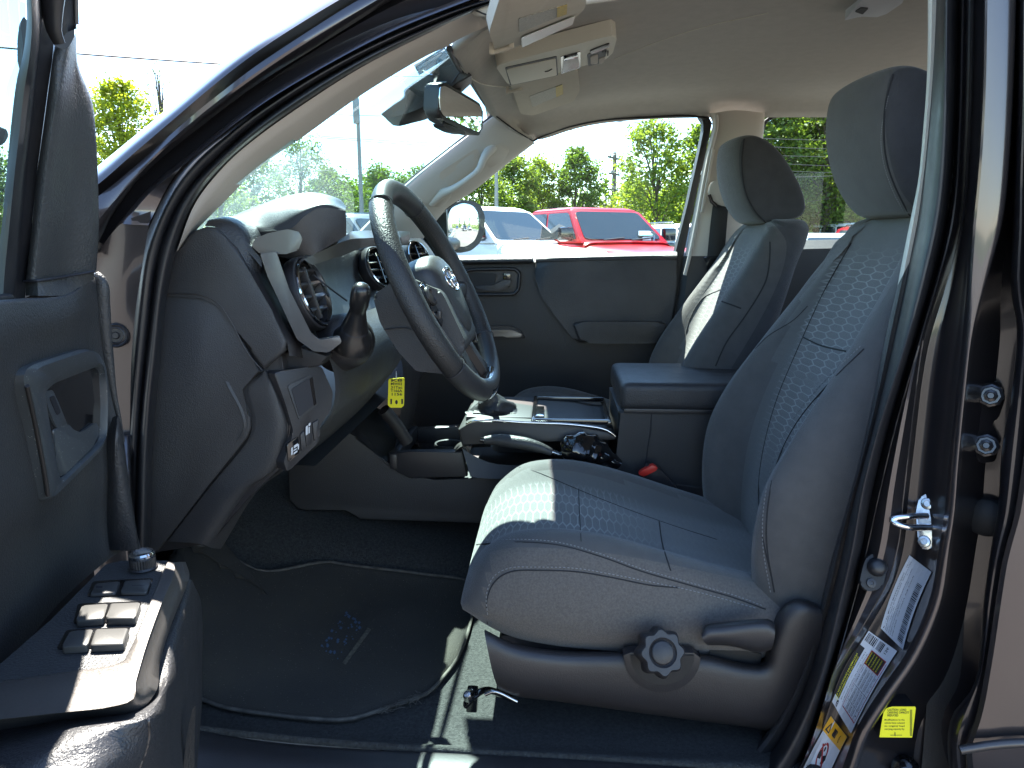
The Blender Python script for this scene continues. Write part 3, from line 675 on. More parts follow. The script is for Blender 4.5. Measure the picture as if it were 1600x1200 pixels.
# outer skins of the passenger side, hood, and firewall
loft('body_side', [crv([(560, 404), (800, 402), (1300, 396), (1900, 390)], 2.56), crv([(560, 600), (800, 600), (1300, 600), (1900, 600)], 2.62), crv([(600, 1000), (800, 1000), (1300, 1000), (1900, 1000)], 2.58)], M['paint'], TR, n=24, sub=3, thick=.03, off=1)
loft('hood', [[Vector((-1.02, 1.0, 1.06)), Vector((-1.08, 1.75, 1.12)), Vector((-1.02, 2.5, 1.06))], [Vector((-1.5, .98, 1.02)), Vector((-1.5, 1.75, 1.09)), Vector((-1.5, 2.52, 1.02))], [Vector((-2.1, 1.05, .93)), Vector((-2.15, 1.75, 1.0)), Vector((-2.1, 2.45, .93))], [Vector((-2.2, 1.1, .55)), Vector((-2.25, 1.75, .58)), Vector((-2.2, 2.4, .55))]], M['paint'], TR, n=24, sub=4, thick=.02)
loft('fender', [[Vector((-.62, .97, 1.05)), Vector((-1.4, .95, 1.02)), Vector((-2.1, 1.05, .93))], [Vector((-.62, .93, .8)), Vector((-1.4, .90, .8)), Vector((-2.15, 1.05, .75))], [Vector((-.62, .97, .42)), Vector((-1.0, .93, .42)), Vector((-2.1, 1.05, .5))]], M['paint'], TR, n=24, sub=3, thick=.02)
box('firewall', (-.98, 1.75, .80), (.04, 1.5, .7), M['carpet'], TR, .01)

# ================================================================== CEILING FITTINGS
def on(b, px, py, lift=.0, fb=1.6):
    return hit(b, px, py, lift) or W(px, py, fb)
# visors hang a little below the headliner
def fit_plane(outline, drop):
    """flat plane hung just below the sagging headliner under an outline"""
    P = [on(BV_H, x, y) for x, y in outline]; c = sum(P, Vector()) / len(P); n = Vector((0, 0, 0))
    for i in range(len(P)): n += (P[i] - c).cross(P[(i + 1) % len(P)] - c)
    n.normalize(); n = n if n.dot(CAM - c) > 0 else -n
    xs, ys = [p[0] for p in outline], [p[1] for p in outline]; m = 0
    for i in range(7):
        for j in range(7):
            h = hit(BV_H, min(xs) + (max(xs) - min(xs)) * i / 6, min(ys) + (max(ys) - min(ys)) * j / 6)
            if h: m = max(m, (h - c).dot(n))
    return plane_at(c + n * (m + drop), n), n
pv1 = plane_at(Vector((0, 1.30, 1.670)), (-.25, -.18, 1)); n1 = Vector((.25, .18, -1)).normalized()
pv2, n2 = fit_plane([(800, 120), (898, 116), (904, 144), (896, 158), (832, 178), (814, 176)], .012)
v1 = prism('sun_visor', rnd([pv1(*q) for q in ((764, 50), (786, -20), (925, -70), (914, 14), (884, 42), (776, 86))], .13, 5), n1 * -.016, M['visor'], TR, bev=.005, seg=4)
v2 = prism('sun_visor', rnd([pv2(*q) for q in ((790, 112), (902, 108), (906, 142), (896, 159), (832, 181), (814, 179))], .13, 5), n2 * -.016, M['visor'], TR, bev=.005, seg=4)
M['lbl_dim'] = mat('lbl_dim', (0.45, 0.44, 0.38), 0.6, mott=420, mcol=(0.22, 0.21, 0.18))
M['lbl_warn'] = mat('lbl_warn', (0.62, 0.46, 0.10), 0.6, mott=420, mcol=(0.35, 0.28, 0.1))
M['vanity'] = mat('vanity', (0.50, 0.53, 0.46), 0.35, spec=.6)
def vp(pv, n, pts, m, par, name, up=.001): return prism(name, rnd([pv(*q) + n * up for q in pts], .06, 2), n * -.0008, m, par, bev=0)
vp(pv1, n1, ((810, 28), (886, 5), (885, 20), (811, 50)), M['lbl_dim'], v1, 'warning_label'); vp(pv1, n1, ((870, 10), (886, 5), (885, 20), (870, 25)), M['lbl_warn'], v1, 'label_warning_block', .002)
vp(pv1, n1, ((814, 56), (898, 22), (894, 36), (815, 72)), M['vanity'], v1, 'mirror_cover', .0025)
vp(pv2, n2, ((827, 150), (879, 131), (880, 147), (832, 167)), M['lbl_dim'], v2, 'warning_label'); vp(pv2, n2, ((868, 135), (879, 131), (880, 146), (869, 151)), M['lbl_warn'], v2, 'label_warning_block', .002)
for v, pv, n, pp in ((v1, pv1, n1, ((769, 78), (800, 68))), (v2, pv2, n2, ((793, 142), (814, 137)))):
    bm = bmesh.new(); P_ = [pv(*q) + n * .004 for q in pp]
    tube_bm(bm, P_, .0035, 8)
    for p in P_: box_bm(bm, p - n * .006, (.008, .008, .018), .002)
    bm_to('visor_clip', bm, M['visor'], v)
# overhead console
co = [(773, 102), (956, 55), (964, 60), (958, 82), (948, 93), (800, 134), (792, 130)]
cpts = [on(BV_H, x, y) for x, y in co]
cn = Vector((0.05, -0.25, -0.95)).normalized()
pc, cn = fit_plane(co, .014)
oc = prism('overhead_console', rnd([pc(x, y) for x, y in co], .15, 5), cn * -.03, M['console_trim'], TR, bev=.007, seg=4)
def on_c(pts, m, name, up, th=.004, r=.12, bev=.001):
    q = rnd([pc(x, y) - (-cn) * 0 + cn * up for x, y in pts], r, 3)
    return prism(name, q, -cn * th, m, oc, bev=bev)
on_c([(789, 105), (870, 87), (872, 117), (797, 133)], M['ink'], 'lid_gap', .0012, r=.05, bev=0)
on_c([(791, 107), (868, 90), (870, 116), (799, 131)], M['console_trim'], 'sunglasses_lid', .003, r=.05)
bm = bmesh.new(); tube_bm(bm, [pc(851, 109) + cn * .004, pc(857, 108) + cn * .004, pc(862, 105) + cn * .004], .0012, 6); bm_to('lid_mark', bm, M['silver_dark'], oc)
on_c([(876, 88), (907, 80), (907, 105), (877, 115)], M['gloss_black'], 'switch_gap', .0012, r=.05, bev=0)
on_c([(880, 92), (903, 83), (905, 103), (879, 112)], M['silver_dark'], 'garage_button', .003, r=.12)
on_c([(880, 89), (902, 81), (903, 86), (881, 93)], M['gloss_black'], 'button_strip', .0045, r=.2)
on_c([(921, 78), (952, 66), (952, 72), (924, 83)], M['silver_dark'], 'lamp_lens', .003, r=.2)
on_c([(917, 84), (949, 76), (943, 97), (919, 103)], M['ink'], 'switch_gap', .0012, r=.15, bev=0)
on_c([(922, 87), (934, 83), (934, 98), (923, 99)], M['beige'], 'roof_switch', .003, r=.2)
on_c([(936, 90), (946, 87), (942, 97), (936, 98)], M['beige'], 'lamp_switch', .003, r=.2)
for x in (941, 945, 949): on_c([(x, 79), (x + 1.6, 78.6), (x + 1.2, 84), (x - .4, 84.4)], M['ink'], 'speaker_slot', .004, r=.1, bev=0)
# dome lamp
dl = [(1318, 33), (1355, -10), (1420, -20), (1410, 5), (1385, 22), (1372, 27), (1345, 26)]
pd = plane_at(on(BV_H, 1360, 15) + Vector((0, 0, -.018)), (0.0, -0.15, -0.98))
dm = prism('dome_lamp', rnd([pd(x, y) for x, y in dl], .12, 4), Vector((0, 0, .03)), M['label_white'], TR, bev=.006)
prism('lamp_switch', rnd([pd(x, y) + Vector((0, 0, -.002)) for x, y in ((1336, 17), (1345, 11), (1357, 12), (1348, 21))], .1), Vector((0, 0, .003)), M['ink'], dm, bev=0)
# faint seams pressed in the headliner
for s in ([(788, 34), (735, 12), (700, -10)],):
    seam_on('headliner_seam', BV_H, s, .0012, M['seam'], hl, 0)
seam_on('headliner_seam', BV_H, [(776, 182), (800, 200), (832, 220)], .0022, M['seam'], hl, .0005)
seam_on('headliner_seam', BV_H, [(700, 76), (715, 100), (745, 128), (790, 136), (830, 137)], .0016, M['console_trim'], hl, .0)
seam_on('headliner_seam', BV_H, [(960, 92), (1020, 68), (1100, 42), (1200, 20)], .0012, M['console_trim'], hl, .0)

# ---- rear view mirror and the camera housing behind it
cc = [(700, 75), (712, 92), (722, 108), (700, 128), (665, 140), (655, 150), (640, 178), (628, 190), (605, 183), (598, 178), (632, 150), (633, 142), (660, 118), (690, 100)]
ca = [(595, 178, 1.70), (614, 163, 1.70), (631, 150, 1.70), (631, 141, 1.68), (640, 133, 1.67), (668, 114, 1.65), (703, 86, 1.60)]
cb_ = [(603, 185, 1.65), (625, 180, 1.63), (650, 172, 1.62), (672, 160, 1.61), (690, 148, 1.60), (712, 130, 1.58), (736, 116, 1.57)]
cc_ = [(614, 196, 1.68), (624, 197, 1.68), (645, 192, 1.68), (667, 186, 1.68), (690, 172, 1.67), (715, 150, 1.66), (737, 130, 1.65)]
dp_ = lambda L, d=.10: [(x, y, Y + d) for x, y, Y in L]
camcov = loft('camera_housing', [crv(dp_(ca)), crv(ca), crv([(p[0] * .93 + q[0] * .07, p[1] * .93 + q[1] * .07, min(p[2], q[2])) for p, q in zip(ca, cb_)]), crv(cb_), crv([(x + 1, y + 2, Y + .004) for x, y, Y in cb_]), crv(cc_), crv(dp_(cc_)), crv(dp_(ca))], M['plastic_fine'], TR, n=40, auto=25)
tube('housing_seam', crv([(706, 130, 1.575), (714, 118, 1.575), (726, 106, 1.57)]), .0015, M['ink'], camcov)
bm = bmesh.new()
for i in range(26):
    for j in range(15):
        u, v = (i + .5 * (j % 2)) / 26, j / 15
        x = 647 + 48 * u + 9 * v + 2 * u * v; y = 102 - 28 * u + 16 * v - 3 * u * v
        c = W(x, y, 1.40); box_bm(bm, c, (.0016, .0012, .0016))
fr_ = bm_to('glass_frit', bm, M['ink'], TR, False); tag(fr_, kind='stuff')
prism('lens_hood', rnd([W(x, y, 1.63) for x, y in ((632, 141), (652, 128), (672, 122), (664, 140), (640, 150))], .2), (0, .02, 0), M['gloss_black'], camcov, bev=.002)
rm = bmesh.new()
front = [(666, 140), (672, 128), (690, 126), (702, 131), (748, 158), (753, 166), (754, 205), (748, 213), (735, 212), (690, 192), (672, 182), (664, 168)]
# mirror head: back shell and bezel, tilted to look rearward
P0, P1 = W(668, 155, 1.52), W(752, 185, 1.74)
mn = Vector((0.93, -0.37, -0.07)).normalized()
pm = plane_at(W(712, 168, 1.60), mn)
bez_o = rnd([pm(x, y) for x, y in ((686, 131), (694, 128), (748, 160), (755, 168), (754, 205), (748, 212), (740, 211), (694, 190), (684, 178))], .25, 5)
prism_bm(rm, bez_o, mn * -.035, .006, 0, 3, True)
mir = bm_to('rearview_mirror', rm, M['plastic_fine'], TR, True, 50)
sh = [(663, 150), (668, 134), (680, 127), (700, 127), (690, 132), (686, 150), (688, 178), (694, 190), (678, 184), (666, 172)]
prism('mirror_shell', rnd([W(x, y, 1.55) for x, y in sh], .2, 4), (-.012, .05, 0), M['gloss_black'], mir, bev=.008, seg=4)
prism('mirror_glass', rnd([pm(x, y) + mn * .003 for x, y in ((685, 152), (686, 136), (694, 134), (747, 165), (751, 171), (750, 201), (746, 206), (740, 204), (692, 182), (686, 172))], .25, 5), mn * -.002, M['mirror'], mir, bev=0)
prism('button_pod', rnd([pm(x, y) + mn * .006 for x, y in ((688, 192), (722, 204), (724, 211), (706, 207), (690, 199))], .3), mn * -.025, M['plastic_fine'], mir, bev=.003)
tube('mirror_stem', [W(715, 128, 1.66), W(712, 145, 1.62), W(705, 155, 1.62)], .012, M['plastic_fine'], mir)
# ---- passenger side mirror beyond the glass
Ym = 2.74
prism('mirror_sail', rnd([W(x, y, 2.52) for x, y in ((690, 331), (697, 326), (700, 402), (640, 402), (668, 352))], .1), (0, .03, 0), M['plastic_fine'], TR, bev=.004)
ps = plane_at(W(724, 352, Ym - .02), Vector((0.80, -0.6, 0.0)))
mo = rnd([ps(x, y) + Vector((-.006, .008, 0)) for x, y in ((697, 335), (705, 318), (722, 312), (740, 313), (754, 321), (760, 338), (759, 362), (752, 380), (738, 392), (718, 396), (702, 388), (696, 370))], .28, 5)
sm = prism('side_mirror', mo, (-.07, .09, 0), M['plastic_fine'], TR, bev=.004, seg=3)
sg_n = Vector((0.875, -0.47, -0.02)).normalized()
prism('mirror_rim', rnd([ps(x, y) for x, y in ((694, 338), (702, 320), (722, 313), (741, 318), (752, 332), (753, 360), (746, 380), (728, 392), (708, 389), (695, 374))], .35, 5), Vector((-.05, .06, 0)), M['plastic_fine'], sm, bev=.004)
# convex mirror glass: a shallow spherical cap, so it takes in a wide view
rimp = rnd([Vector((x, y, 0)) for x, y in ((697, 340), (705, 324), (722, 317), (738, 321), (747, 334), (748, 358), (741, 376), (726, 386), (709, 384), (698, 370))], .35, 5)
rimw = [ps(p.x, p.y) + Vector((.003, -.004, 0)) for p in rimp]; cm = sum(rimw, Vector()) / len(rimw); gn_ = Vector((0.80, -0.6, 0.045)).normalized()
V, Fm = [cm + gn_ * .006], []; m_ = len(rimw)
for k in range(1, 13):
    for p in rimw:
        q = cm.lerp(p, k / 12); V.append(q + gn_ * (.006 - (q - cm).length_squared / (2 * .55) ) + Vector((0, 0, 0)))
for i in range(m_): Fm.append((0, 1 + i, 1 + (i + 1) % m_))
for k in range(11):
    for i in range(m_): a_ = 1 + k * m_; b_ = a_ + m_; Fm.append((a_ + i, b_ + i, b_ + (i + 1) % m_, a_ + (i + 1) % m_))
link('mirror_glass', mesh_from(V, Fm), M['mirror'], sm, True)
tube('mirror_arm', [W(690, 380, 2.55), W(700, 382, 2.62), W(712, 380, 2.72)], .025, M['plastic_fine'], sm)

# ================================================================== FLOOR, SILL, MAT
fl = loft('floor_carpet', [
    crv([(200, 1120, 1.0), (300, 1142, 1.0), (450, 1160, 1.0), (600, 1172, 1.0), (730, 1181, 1.0), (900, 1190, 1.0), (1250, 1215, 1.0)]),
    [Vector((-.75, 1.06, .50)), Vector((-.5, 1.06, .50)), Vector((-.2, 1.06, .49)), Vector((.1, 1.06, .49)), Vector((.5, 1.06, .49)), Vector((1.0, 1.06, .49))],
    [Vector((-.80, 1.25, .60)), Vector((-.52, 1.25, .51)), Vector((-.2, 1.25, .49)), Vector((.1, 1.25, .49)), Vector((.5, 1.25, .49)), Vector((1.0, 1.25, .49))],
    [Vector((-.85, 1.5, .66)), Vector((-.55, 1.5, .55)), Vector((-.2, 1.5, .50)), Vector((.1, 1.5, .49)), Vector((.5, 1.5, .49)), Vector((1.0, 1.5, .49))],
    [Vector((-.85, 1.64, .70)), Vector((-.55, 1.64, .62)), Vector((-.2, 1.64, .56)), Vector((.1, 1.64, .55)), Vector((.5, 1.64, .55)), Vector((1.0, 1.64, .55))],
    [Vector((-.85, 1.9, .72)), Vector((-.55, 1.9, .64)), Vector((-.2, 1.9, .56)), Vector((.1, 1.9, .55)), Vector((.5, 1.9, .55)), Vector((1.0, 1.9, .55))],
    [Vector((-.85, 2.55, .66)), Vector((-.55, 2.55, .55)), Vector((-.2, 2.55, .50)), Vector((.1, 2.55, .49)), Vector((.5, 2.55, .49)), Vector((1.0, 2.55, .49))]],
    M['carpet'], TR, n=50, sub=6, thick=.01, off=1)
BV_F = bvh_of(fl)
sill = loft('sill_plate', [crv([(200, 1118, 1.005), (300, 1140, 1.005), (450, 1163, 1.005), (730, 1179, 1.005), (900, 1188, 1.005), (1280, 1214, 1.005)]),
    [p + Vector((0, -.01, .006)) for p in crv([(200, 1118, 1.005), (300, 1140, 1.005), (450, 1163, 1.005), (730, 1179, 1.005), (900, 1188, 1.005), (1280, 1214, 1.005)])],
    [p + Vector((0, -.05, .004)) for p in crv([(200, 1118, 1.005), (300, 1140, 1.005), (450, 1163, 1.005), (730, 1179, 1.005), (900, 1188, 1.005), (1280, 1214, 1.005)])],
    [p + Vector((0, -.09, -.03)) for p in crv([(200, 1118, 1.005), (300, 1140, 1.005), (450, 1163, 1.005), (730, 1179, 1.005), (900, 1188, 1.005), (1280, 1214, 1.005)])],
    [p + Vector((0, -.12, -.14)) for p in crv([(200, 1118, 1.005), (300, 1140, 1.005), (450, 1163, 1.005), (730, 1179, 1.005), (900, 1188, 1.005), (1280, 1214, 1.005)])]],
    M['plastic_fine'], TR, n=50, sub=4)
# floor mat with its bound, frayed edge: a thing lying on the carpet
mo_ = [(255, 1075), (300, 1092), (350, 1112), (430, 1125), (500, 1132), (545, 1132), (600, 1115), (668, 1090), (695, 1062), (715, 1035), (737, 968), (738, 915), (660, 900), (545, 886), (515, 881), (490, 884), (408, 898), (365, 878), (322, 862), (280, 850), (250, 860), (235, 960)]
mw = [hit(BV_F, x, y, .010) or WZ(x, y, .52) for x, y in mo_]
mrim = catmull(mw, 110, True)
cen_m = sum(mrim, Vector()) / len(mrim)
V, Fm = [], []
K = 16
for k in range(K):
    f = 1 - k / (K - 0.0)
    for i, p in enumerate(mrim):
        q = cen_m.lerp(p, f)
        h = BV_F.ray_cast(Vector((q.x, q.y, 1.2)), Vector((0, 0, -1)))[0]
        z = (h.z if h else q.z) + .010 + .004 * math.sin(q.x * 19 + 1) * math.sin(q.y * 23)
        z = max(z, p.z * (0) + z)
        V.append(Vector((q.x, q.y, z if k else p.z)))
V.append(Vector((cen_m.x, cen_m.y, (BV_F.ray_cast(Vector((cen_m.x, cen_m.y, 1.2)), Vector((0, 0, -1)))[0] or cen_m).z + .012)))
n_ = len(mrim)
for k in range(K - 1):
    for i in range(n_): Fm.append((k * n_ + i, k * n_ + (i + 1) % n_, (k + 1) * n_ + (i + 1) % n_, (k + 1) * n_ + i))
for i in range(n_): Fm.append(((K - 1) * n_ + i, (K - 1) * n_ + (i + 1) % n_, len(V) - 1))
mm_ = link('floor_mat', mesh_from(V, Fm), M['mat_carpet'])
mm_.modifiers.new('s', 'SOLIDIFY').thickness = .007
tag(mm_, 'worn black carpet floor mat with frayed edge lying in the driver footwell', 'floor mat')
tube('mat_binding', mrim, .0035, M['mat_edge'], mm_, closed=True, seg=8)
BV_M = bvh_of(mm_)
# frayed threads near the outer corner
bm = bmesh.new()
rr = random.Random(3)
for i in range(46):
    x = 590 + rr.random() * 75; y = 1120 - (x - 590) * .42 + rr.random() * 5
    a = hit(BV_F, x, y, .012)
    if a: tube_bm(bm, [a, a + Vector((rr.uniform(-.012, .012), rr.uniform(-.012, .004), rr.uniform(0, .006))), a + Vector((rr.uniform(-.02, .02), rr.uniform(-.02, .004), rr.uniform(-.002, .004)))], .0006, 4)
bm_to('loose_threads', bm, M['mat_edge'], mm_)
# printed mark on the mat
def mat_sheet(u, v, l):
    # u along the printed bar, v across; bar runs from (540,1040) to (580,985)
    x = 540 + (580 - 540) * u + (-40) * v; y = 1040 + (985 - 1040) * u + (-26) * v
    return hit(BV_M, x, y, .002 + l) or W(x, y, 1.2)
sh = Sheet(mat_sheet)
sh.rect(0, 0, 1, .13, 0, 0, 8, 1)
rr = random.Random(5)
for i in range(46):
    u = rr.random(); v = .28 + rr.random() * .7; s = .02 + rr.random() * .05
    sh.rect(u, v, u + s, v + s * 1.3, 1, 0)
M['mat_print'] = mat('mat_print', (0.13, 0.115, 0.085), 0.9, mott=160, mcol=(0.05, 0.045, 0.035))
sh.build('printed_mark', [M['mat_print'], M['blue_mark']], mm_)
# seat slide rail and its bolt
bm = bmesh.new()
tube_bm(bm, [W(728, 1100, 1.10), W(745, 1084, 1.10), W(762, 1078, 1.12), W(800, 1092, 1.11)], .006, 8, n=14, flat=2)
box_bm(bm, W(738, 1092, 1.11), (.02, .03, .035), .004); bm_to('seat_rail_bracket', bm, M['gloss_black'], TR)
lathe('bolt', W(733, 1089, 1.09), (-.2, -.5, .8), [(0, .014), (.006, .013), (.009, .008), (.010, 0)], M['steel'], TR, 14)
tube('slide_bar', [W(758, 1085, 1.08), W(772, 1080, 1.08), W(808, 1096, 1.08)], .0035, M['steel'], TR, n=10)

# ================================================================== SEATS
def seat(Yc, dx, dz, side, name):
    """side = -1: outboard face towards -Y"""
    S = empty(name, (0, 0, 0)); S.parent = TR; S.location = -TR.location
    def add(o): return o
    # ---- cushion: rings along the length, each ring from the outboard foot over the top to the inboard foot
    st = [(.46, .715, .018, .235, .64), (.36, .735, .022, .245, .64), (.26, .757, .028, .252, .645), (.16, .780, .036, .258, .65), (.06, .802, .040, .26, .655), (-.02, .812, .036, .258, .66), (-.09, .806, .028, .25, .67), (-.14, .776, .018, .240, .69), (-.168, .735, .008, .226, .705), (-.175, .72, .004, .21, .715)]
    rings = []
    for X, zc, br, hw, zb in st:
        q = [(-hw + .02, zb), (-hw - .004, zb + (zc - zb) * .35), (-hw, zb + (zc - zb) * .8), (-hw + .03, zc + br * .75), (-hw + .07, zc + br), (-hw + .115, zc + br * .35), (-.115, zc + .002), (0, zc + .004), (.115, zc + .002), (hw - .115, zc + br * .35), (hw - .07, zc + br), (hw - .03, zc + br * .75), (hw, zb + (zc - zb) * .8), (hw + .004, zb + (zc - zb) * .35), (hw - .02, zb)]
        r = catmull([Vector((X, y, z)) for y, z in q], 57); rings.append(r)
    cols = list(zip(*rings))
    nn = 46
    cols = [catmull(list(c), nn) for c in cols]
    V, Fc, MI, UV, HF = [], [], [], [], []
    for j in range(len(cols)):
        for i in range(nn):
            p = cols[j][i]; V.append(Vector((p.x + dx, Yc + side * -p.y, p.z + dz)))
    for j in range(len(cols) - 1):
        for i in range(nn - 1):
            Fc.append((j * nn + i, j * nn + i + 1, (j + 1) * nn + i + 1, (j + 1) * nn + i))
            y = (cols[j][i].y + cols[j + 1][i + 1].y) / 2; z = cols[j][i].z
            hwid = .135
            X = cols[j][i].x
            if abs(y) < hwid + .03 and 10 < j < len(cols) - 12: MI.append(1)
            elif j < 12 and X > -.118 + .03 * 0 and (j >= 0): MI.append(2)
            else: MI.append(0)
    me = mesh_from(V, Fc)
    uvl = me.uv_layers.new(name='UVMap')
    arc = []
    mid = cols[len(cols) // 2]; s = 0
    for i in range(nn): s += (mid[i] - mid[i - 1]).length if i else 0; arc.append(s)
    for lp in me.loops:
        j, i = divmod(lp.vertex_index, nn); uvl.data[lp.index].uv = (cols[j][i].y, arc[i])
    at = me.attributes.new('hexfade', 'FLOAT', 'POINT')
    for k in range(len(V)):
        j, i = divmod(k, nn); X = cols[j][i].x; at.data[k].value = max(0.12, min(1, (0.20 - X) / 0.14)) * max(0, min(1, (.126 - abs(cols[j][i].y)) / .006))
    for p, k in zip(me.polygons, MI): p.material_index = k
    cu = link('cushion', me, [M['fabric'], M['hex'], M['fabric_side']], S)
    # ---- backrest: rings in height
    stb = [  # z, front x, bolster, half width, thickness
        (.70, .395, .060, .235, .14), (.78, .392, .075, .245, .15), (.86, .398, .085, .255, .15), (.94, .412, .088, .262, .145), (1.02, .435, .074, .262, .14), (1.10, .462, .052, .252, .135), (1.18, .494, .032, .235, .13), (1.26, .530, .016, .216, .12), (1.322, .556, .006, .200, .12), (1.356, .572, .0, .182, .115), (1.376, .592, .0, .155, .09), (1.382, .63, 0, .11, .02)]
    rings = []
    for z, xf, b, hw, th in stb:
        q = [(-hw + .01, xf + th * .75), (-hw - .002, xf + th * .35), (-hw + .008, xf - b * .55), (-hw + .045, xf - b), (-hw + .085, xf - b * .62), (-.135, xf - b * .10), (-.07, xf + .004), (0, xf + .007), (.07, xf + .004), (.135, xf - b * .10), (hw - .085, xf - b * .62), (hw - .045, xf - b), (hw - .008, xf - b * .55), (hw + .002, xf + th * .35), (hw - .01, xf + th * .75), (hw - .05, xf + th), (0, xf + th + .01), (-hw + .05, xf + th)]
        if z > 1.35: q = [(max(-hw, min(hw, y)), x) for y, x in q]
        rings.append(catmull([Vector((x, y, z)) for y, x in q], 72, True))
    cols = [catmull(list(c), 60) for c in zip(*rings)]
    V, Fc, MI = [], [], []
    nn = 60; m = len(cols)
    for j in range(m):
        for i in range(nn):
            p = cols[j][i]; V.append(Vector((p.x + dx, Yc + side * -p.y, p.z + dz)))
    for j in range(m):
        j2 = (j + 1) % m
        for i in range(nn - 1):
            Fc.append((j * nn + i, j * nn + i + 1, j2 * nn + i + 1, j2 * nn + i))
            p = (cols[j][i] + cols[j2][i + 1]) / 2
            pm_ = cols[j][30]; front = pm_.x < cols[0][30].x - .035
            k = 0
            lim = .108 + .03 * max(0, min(1, (p.z - .95) / .3))
            if front and abs(p.y) < lim + .03: k = 1
            elif not front: k = 3
            MI.append(k)
    Fc.append(tuple(j * nn + nn - 1 for j in range(m))); MI.append(0)
    me = mesh_from(V, Fc)
    uvl = me.uv_layers.new(name='UVMap')
    for lp in me.loops:
        j, i = divmod(lp.vertex_index, nn); p = cols[j][i]; uvl.data[lp.index].uv = (p.y, p.z * 1.09)
    at = me.attributes.new('hexfade', 'FLOAT', 'POINT')
    for k in range(len(V)):
        j, i = divmod(k, nn); p = cols[j][i]; at.data[k].value = max(0, min(1, (1.325 - p.z) / .05)) * max(0.15, min(1, (p.z - .86) / .14)) * max(0, min(1, (.108 + .03 * max(0, min(1, (p.z - .95) / .3)) - abs(p.y)) / .006)) * (1 if abs(p.z - 1.075) > .008 else .2)
    for p, k in zip(me.polygons, MI): p.material_index = k
    bk = link('backrest', me, [M['fabric'], M['hex'], M['seam'], M['fabric_dark']], S, True, 60)
    # ---- headrest
    fr = [(1163, 217), (1158, 235), (1157, 258), (1164, 300), (1180, 335), (1199, 352)]
    re = [(1225, 351), (1259, 342), (1266, 330), (1259, 300), (1245, 272), (1232, 251), (1216, 231), (1202, 219), (1182, 212)]
    prof = [W(x, y, 1.995) for x, y in fr + re]
    prof = [Vector((p.x, 0, p.z)) for p in prof]
    prof = catmull(prof, 52, True); c = sum(prof, Vector()) / len(prof)
    stt = [(-.128, .60), (-.127, .84), (-.121, .955), (-.108, .995), (-.07, 1.0), (0, 1.0), (.07, 1.0), (.108, .995), (.121, .955), (.127, .84), (.128, .60)]
    cv = []
    for y, k in stt:
        row = []
        for p in prof:
            q = c + (p - c) * k; fb = -.022 * (1 - (y / .128) ** 2) if p.x < c.x else 0
            w = 1 - .10 * max(0, (c.z - p.z) / .13) 
            row.append(Vector((q.x + fb + dx, Yc + y * w, q.z + dz)))
        cv.append(row)
    bm = bmesh.new()
    rs = [[bm.verts.new(p) for p in row] for row in cv]
    for kk, (a, b) in enumerate(zip(rs, rs[1:])):
        for i in range(len(a)): bm.faces.new((a[i], a[(i + 1) % len(a)], b[(i + 1) % len(a)], b[i])).material_index = 1 if kk in (0, 1, 8, 9) else 0
    for rgn in (rs[0], rs[-1]): bm.faces.new(rgn).material_index = 1
    bmesh.ops.recalc_face_normals(bm, faces=bm.faces)
    me = bpy.data.meshes.new('h'); bm.to_mesh(me); bm.free()
    hr = link('headrest', me, [M['fabric'], M['fabric_dark']], S); md = hr.modifiers.new('s', 'SUBSURF'); md.levels = md.render_levels = 2
    for yy in (-.055, .055): tube('headrest_post', [Vector((.62 + dx, Yc + yy, 1.34 + dz)), Vector((.615 + dx, Yc + yy, 1.40 + dz))], .006, M['steel'], S)
    # seat pan under the cushion
    box('seat_pan', (.14 + dx, Yc, .60 + dz), (.50, .42, .12), M['plastic'], S, .02)
    return S, cu, bk, hr
SD, cuD, bkD, hrD = seat(1.33, .022, .0, -1, 'driver_seat')
SP, cuP, bkP, hrP = seat(2.12, -.005, .006, 1, 'passenger_seat')
bpy.context.view_layer.update()
BV_C, BV_B, BV_HR = bvh_of(cuD), bvh_of(bkD), bvh_of(hrD)
BV_BP, BV_HRP = bvh_of(bkP), bvh_of(hrP)
sm_ = lambda nm, bv, pts, m, par, r=.0013, lift=0, dash=None, n=60: seam_on(nm, bv, pts, r, M[m], par, lift, n, 6, dash)
sm_('seam', BV_C, [(745, 851), (800, 847), (870, 851), (940, 870), (1000, 892), (1080, 915), (1150, 935), (1196, 952)], 'seam', cuD)
sm_('stitching', BV_C, [(760, 846), (800, 843), (870, 847), (940, 866), (1000, 888), (1080, 911), (1150, 931), (1190, 946)], 'stitch', cuD, .0007, .0006, True, 150)
sm_('seam', BV_C, [(768, 1000), (760, 960), (762, 930), (775, 905), (800, 892), (830, 891), (900, 893), (960, 903), (1020, 915), (1060, 918)], 'seam', cuD)
sm_('stitching', BV_C, [(762, 960), (760, 930), (772, 900), (798, 887), (830, 886), (900, 888), (960, 898), (1020, 910), (1090, 925), (1180, 950)], 'stitch', cuD, .0007, .0006, True, 150)
sm_('seam', BV_C, [(904, 764), (905, 790), (908, 846)], 'seam', cuD, .0009)
sm_('seam', BV_C, [(1030, 815), (1035, 850), (1048, 892)], 'seam', cuD, .0014)
sm_('seam', BV_C, [(800, 727), (840, 738), (880, 755), (940, 780), (1000, 803), (1060, 824), (1120, 843)], 'seam', cuD, .001)
sm_('seam', BV_B, [(1255, 527), (1280, 539), (1303, 545), (1322, 549)], 'seam', bkD, .0016)
sm_('seam', BV_B, [(1262, 478), (1240, 500), (1200, 525), (1180, 545)], 'seam', bkD, .001)
sm_('seam', BV_B, [(1350, 545), (1290, 605), (1245, 660), (1215, 720), (1200, 790), (1198, 850), (1210, 925)], 'seam', bkD, .0014)
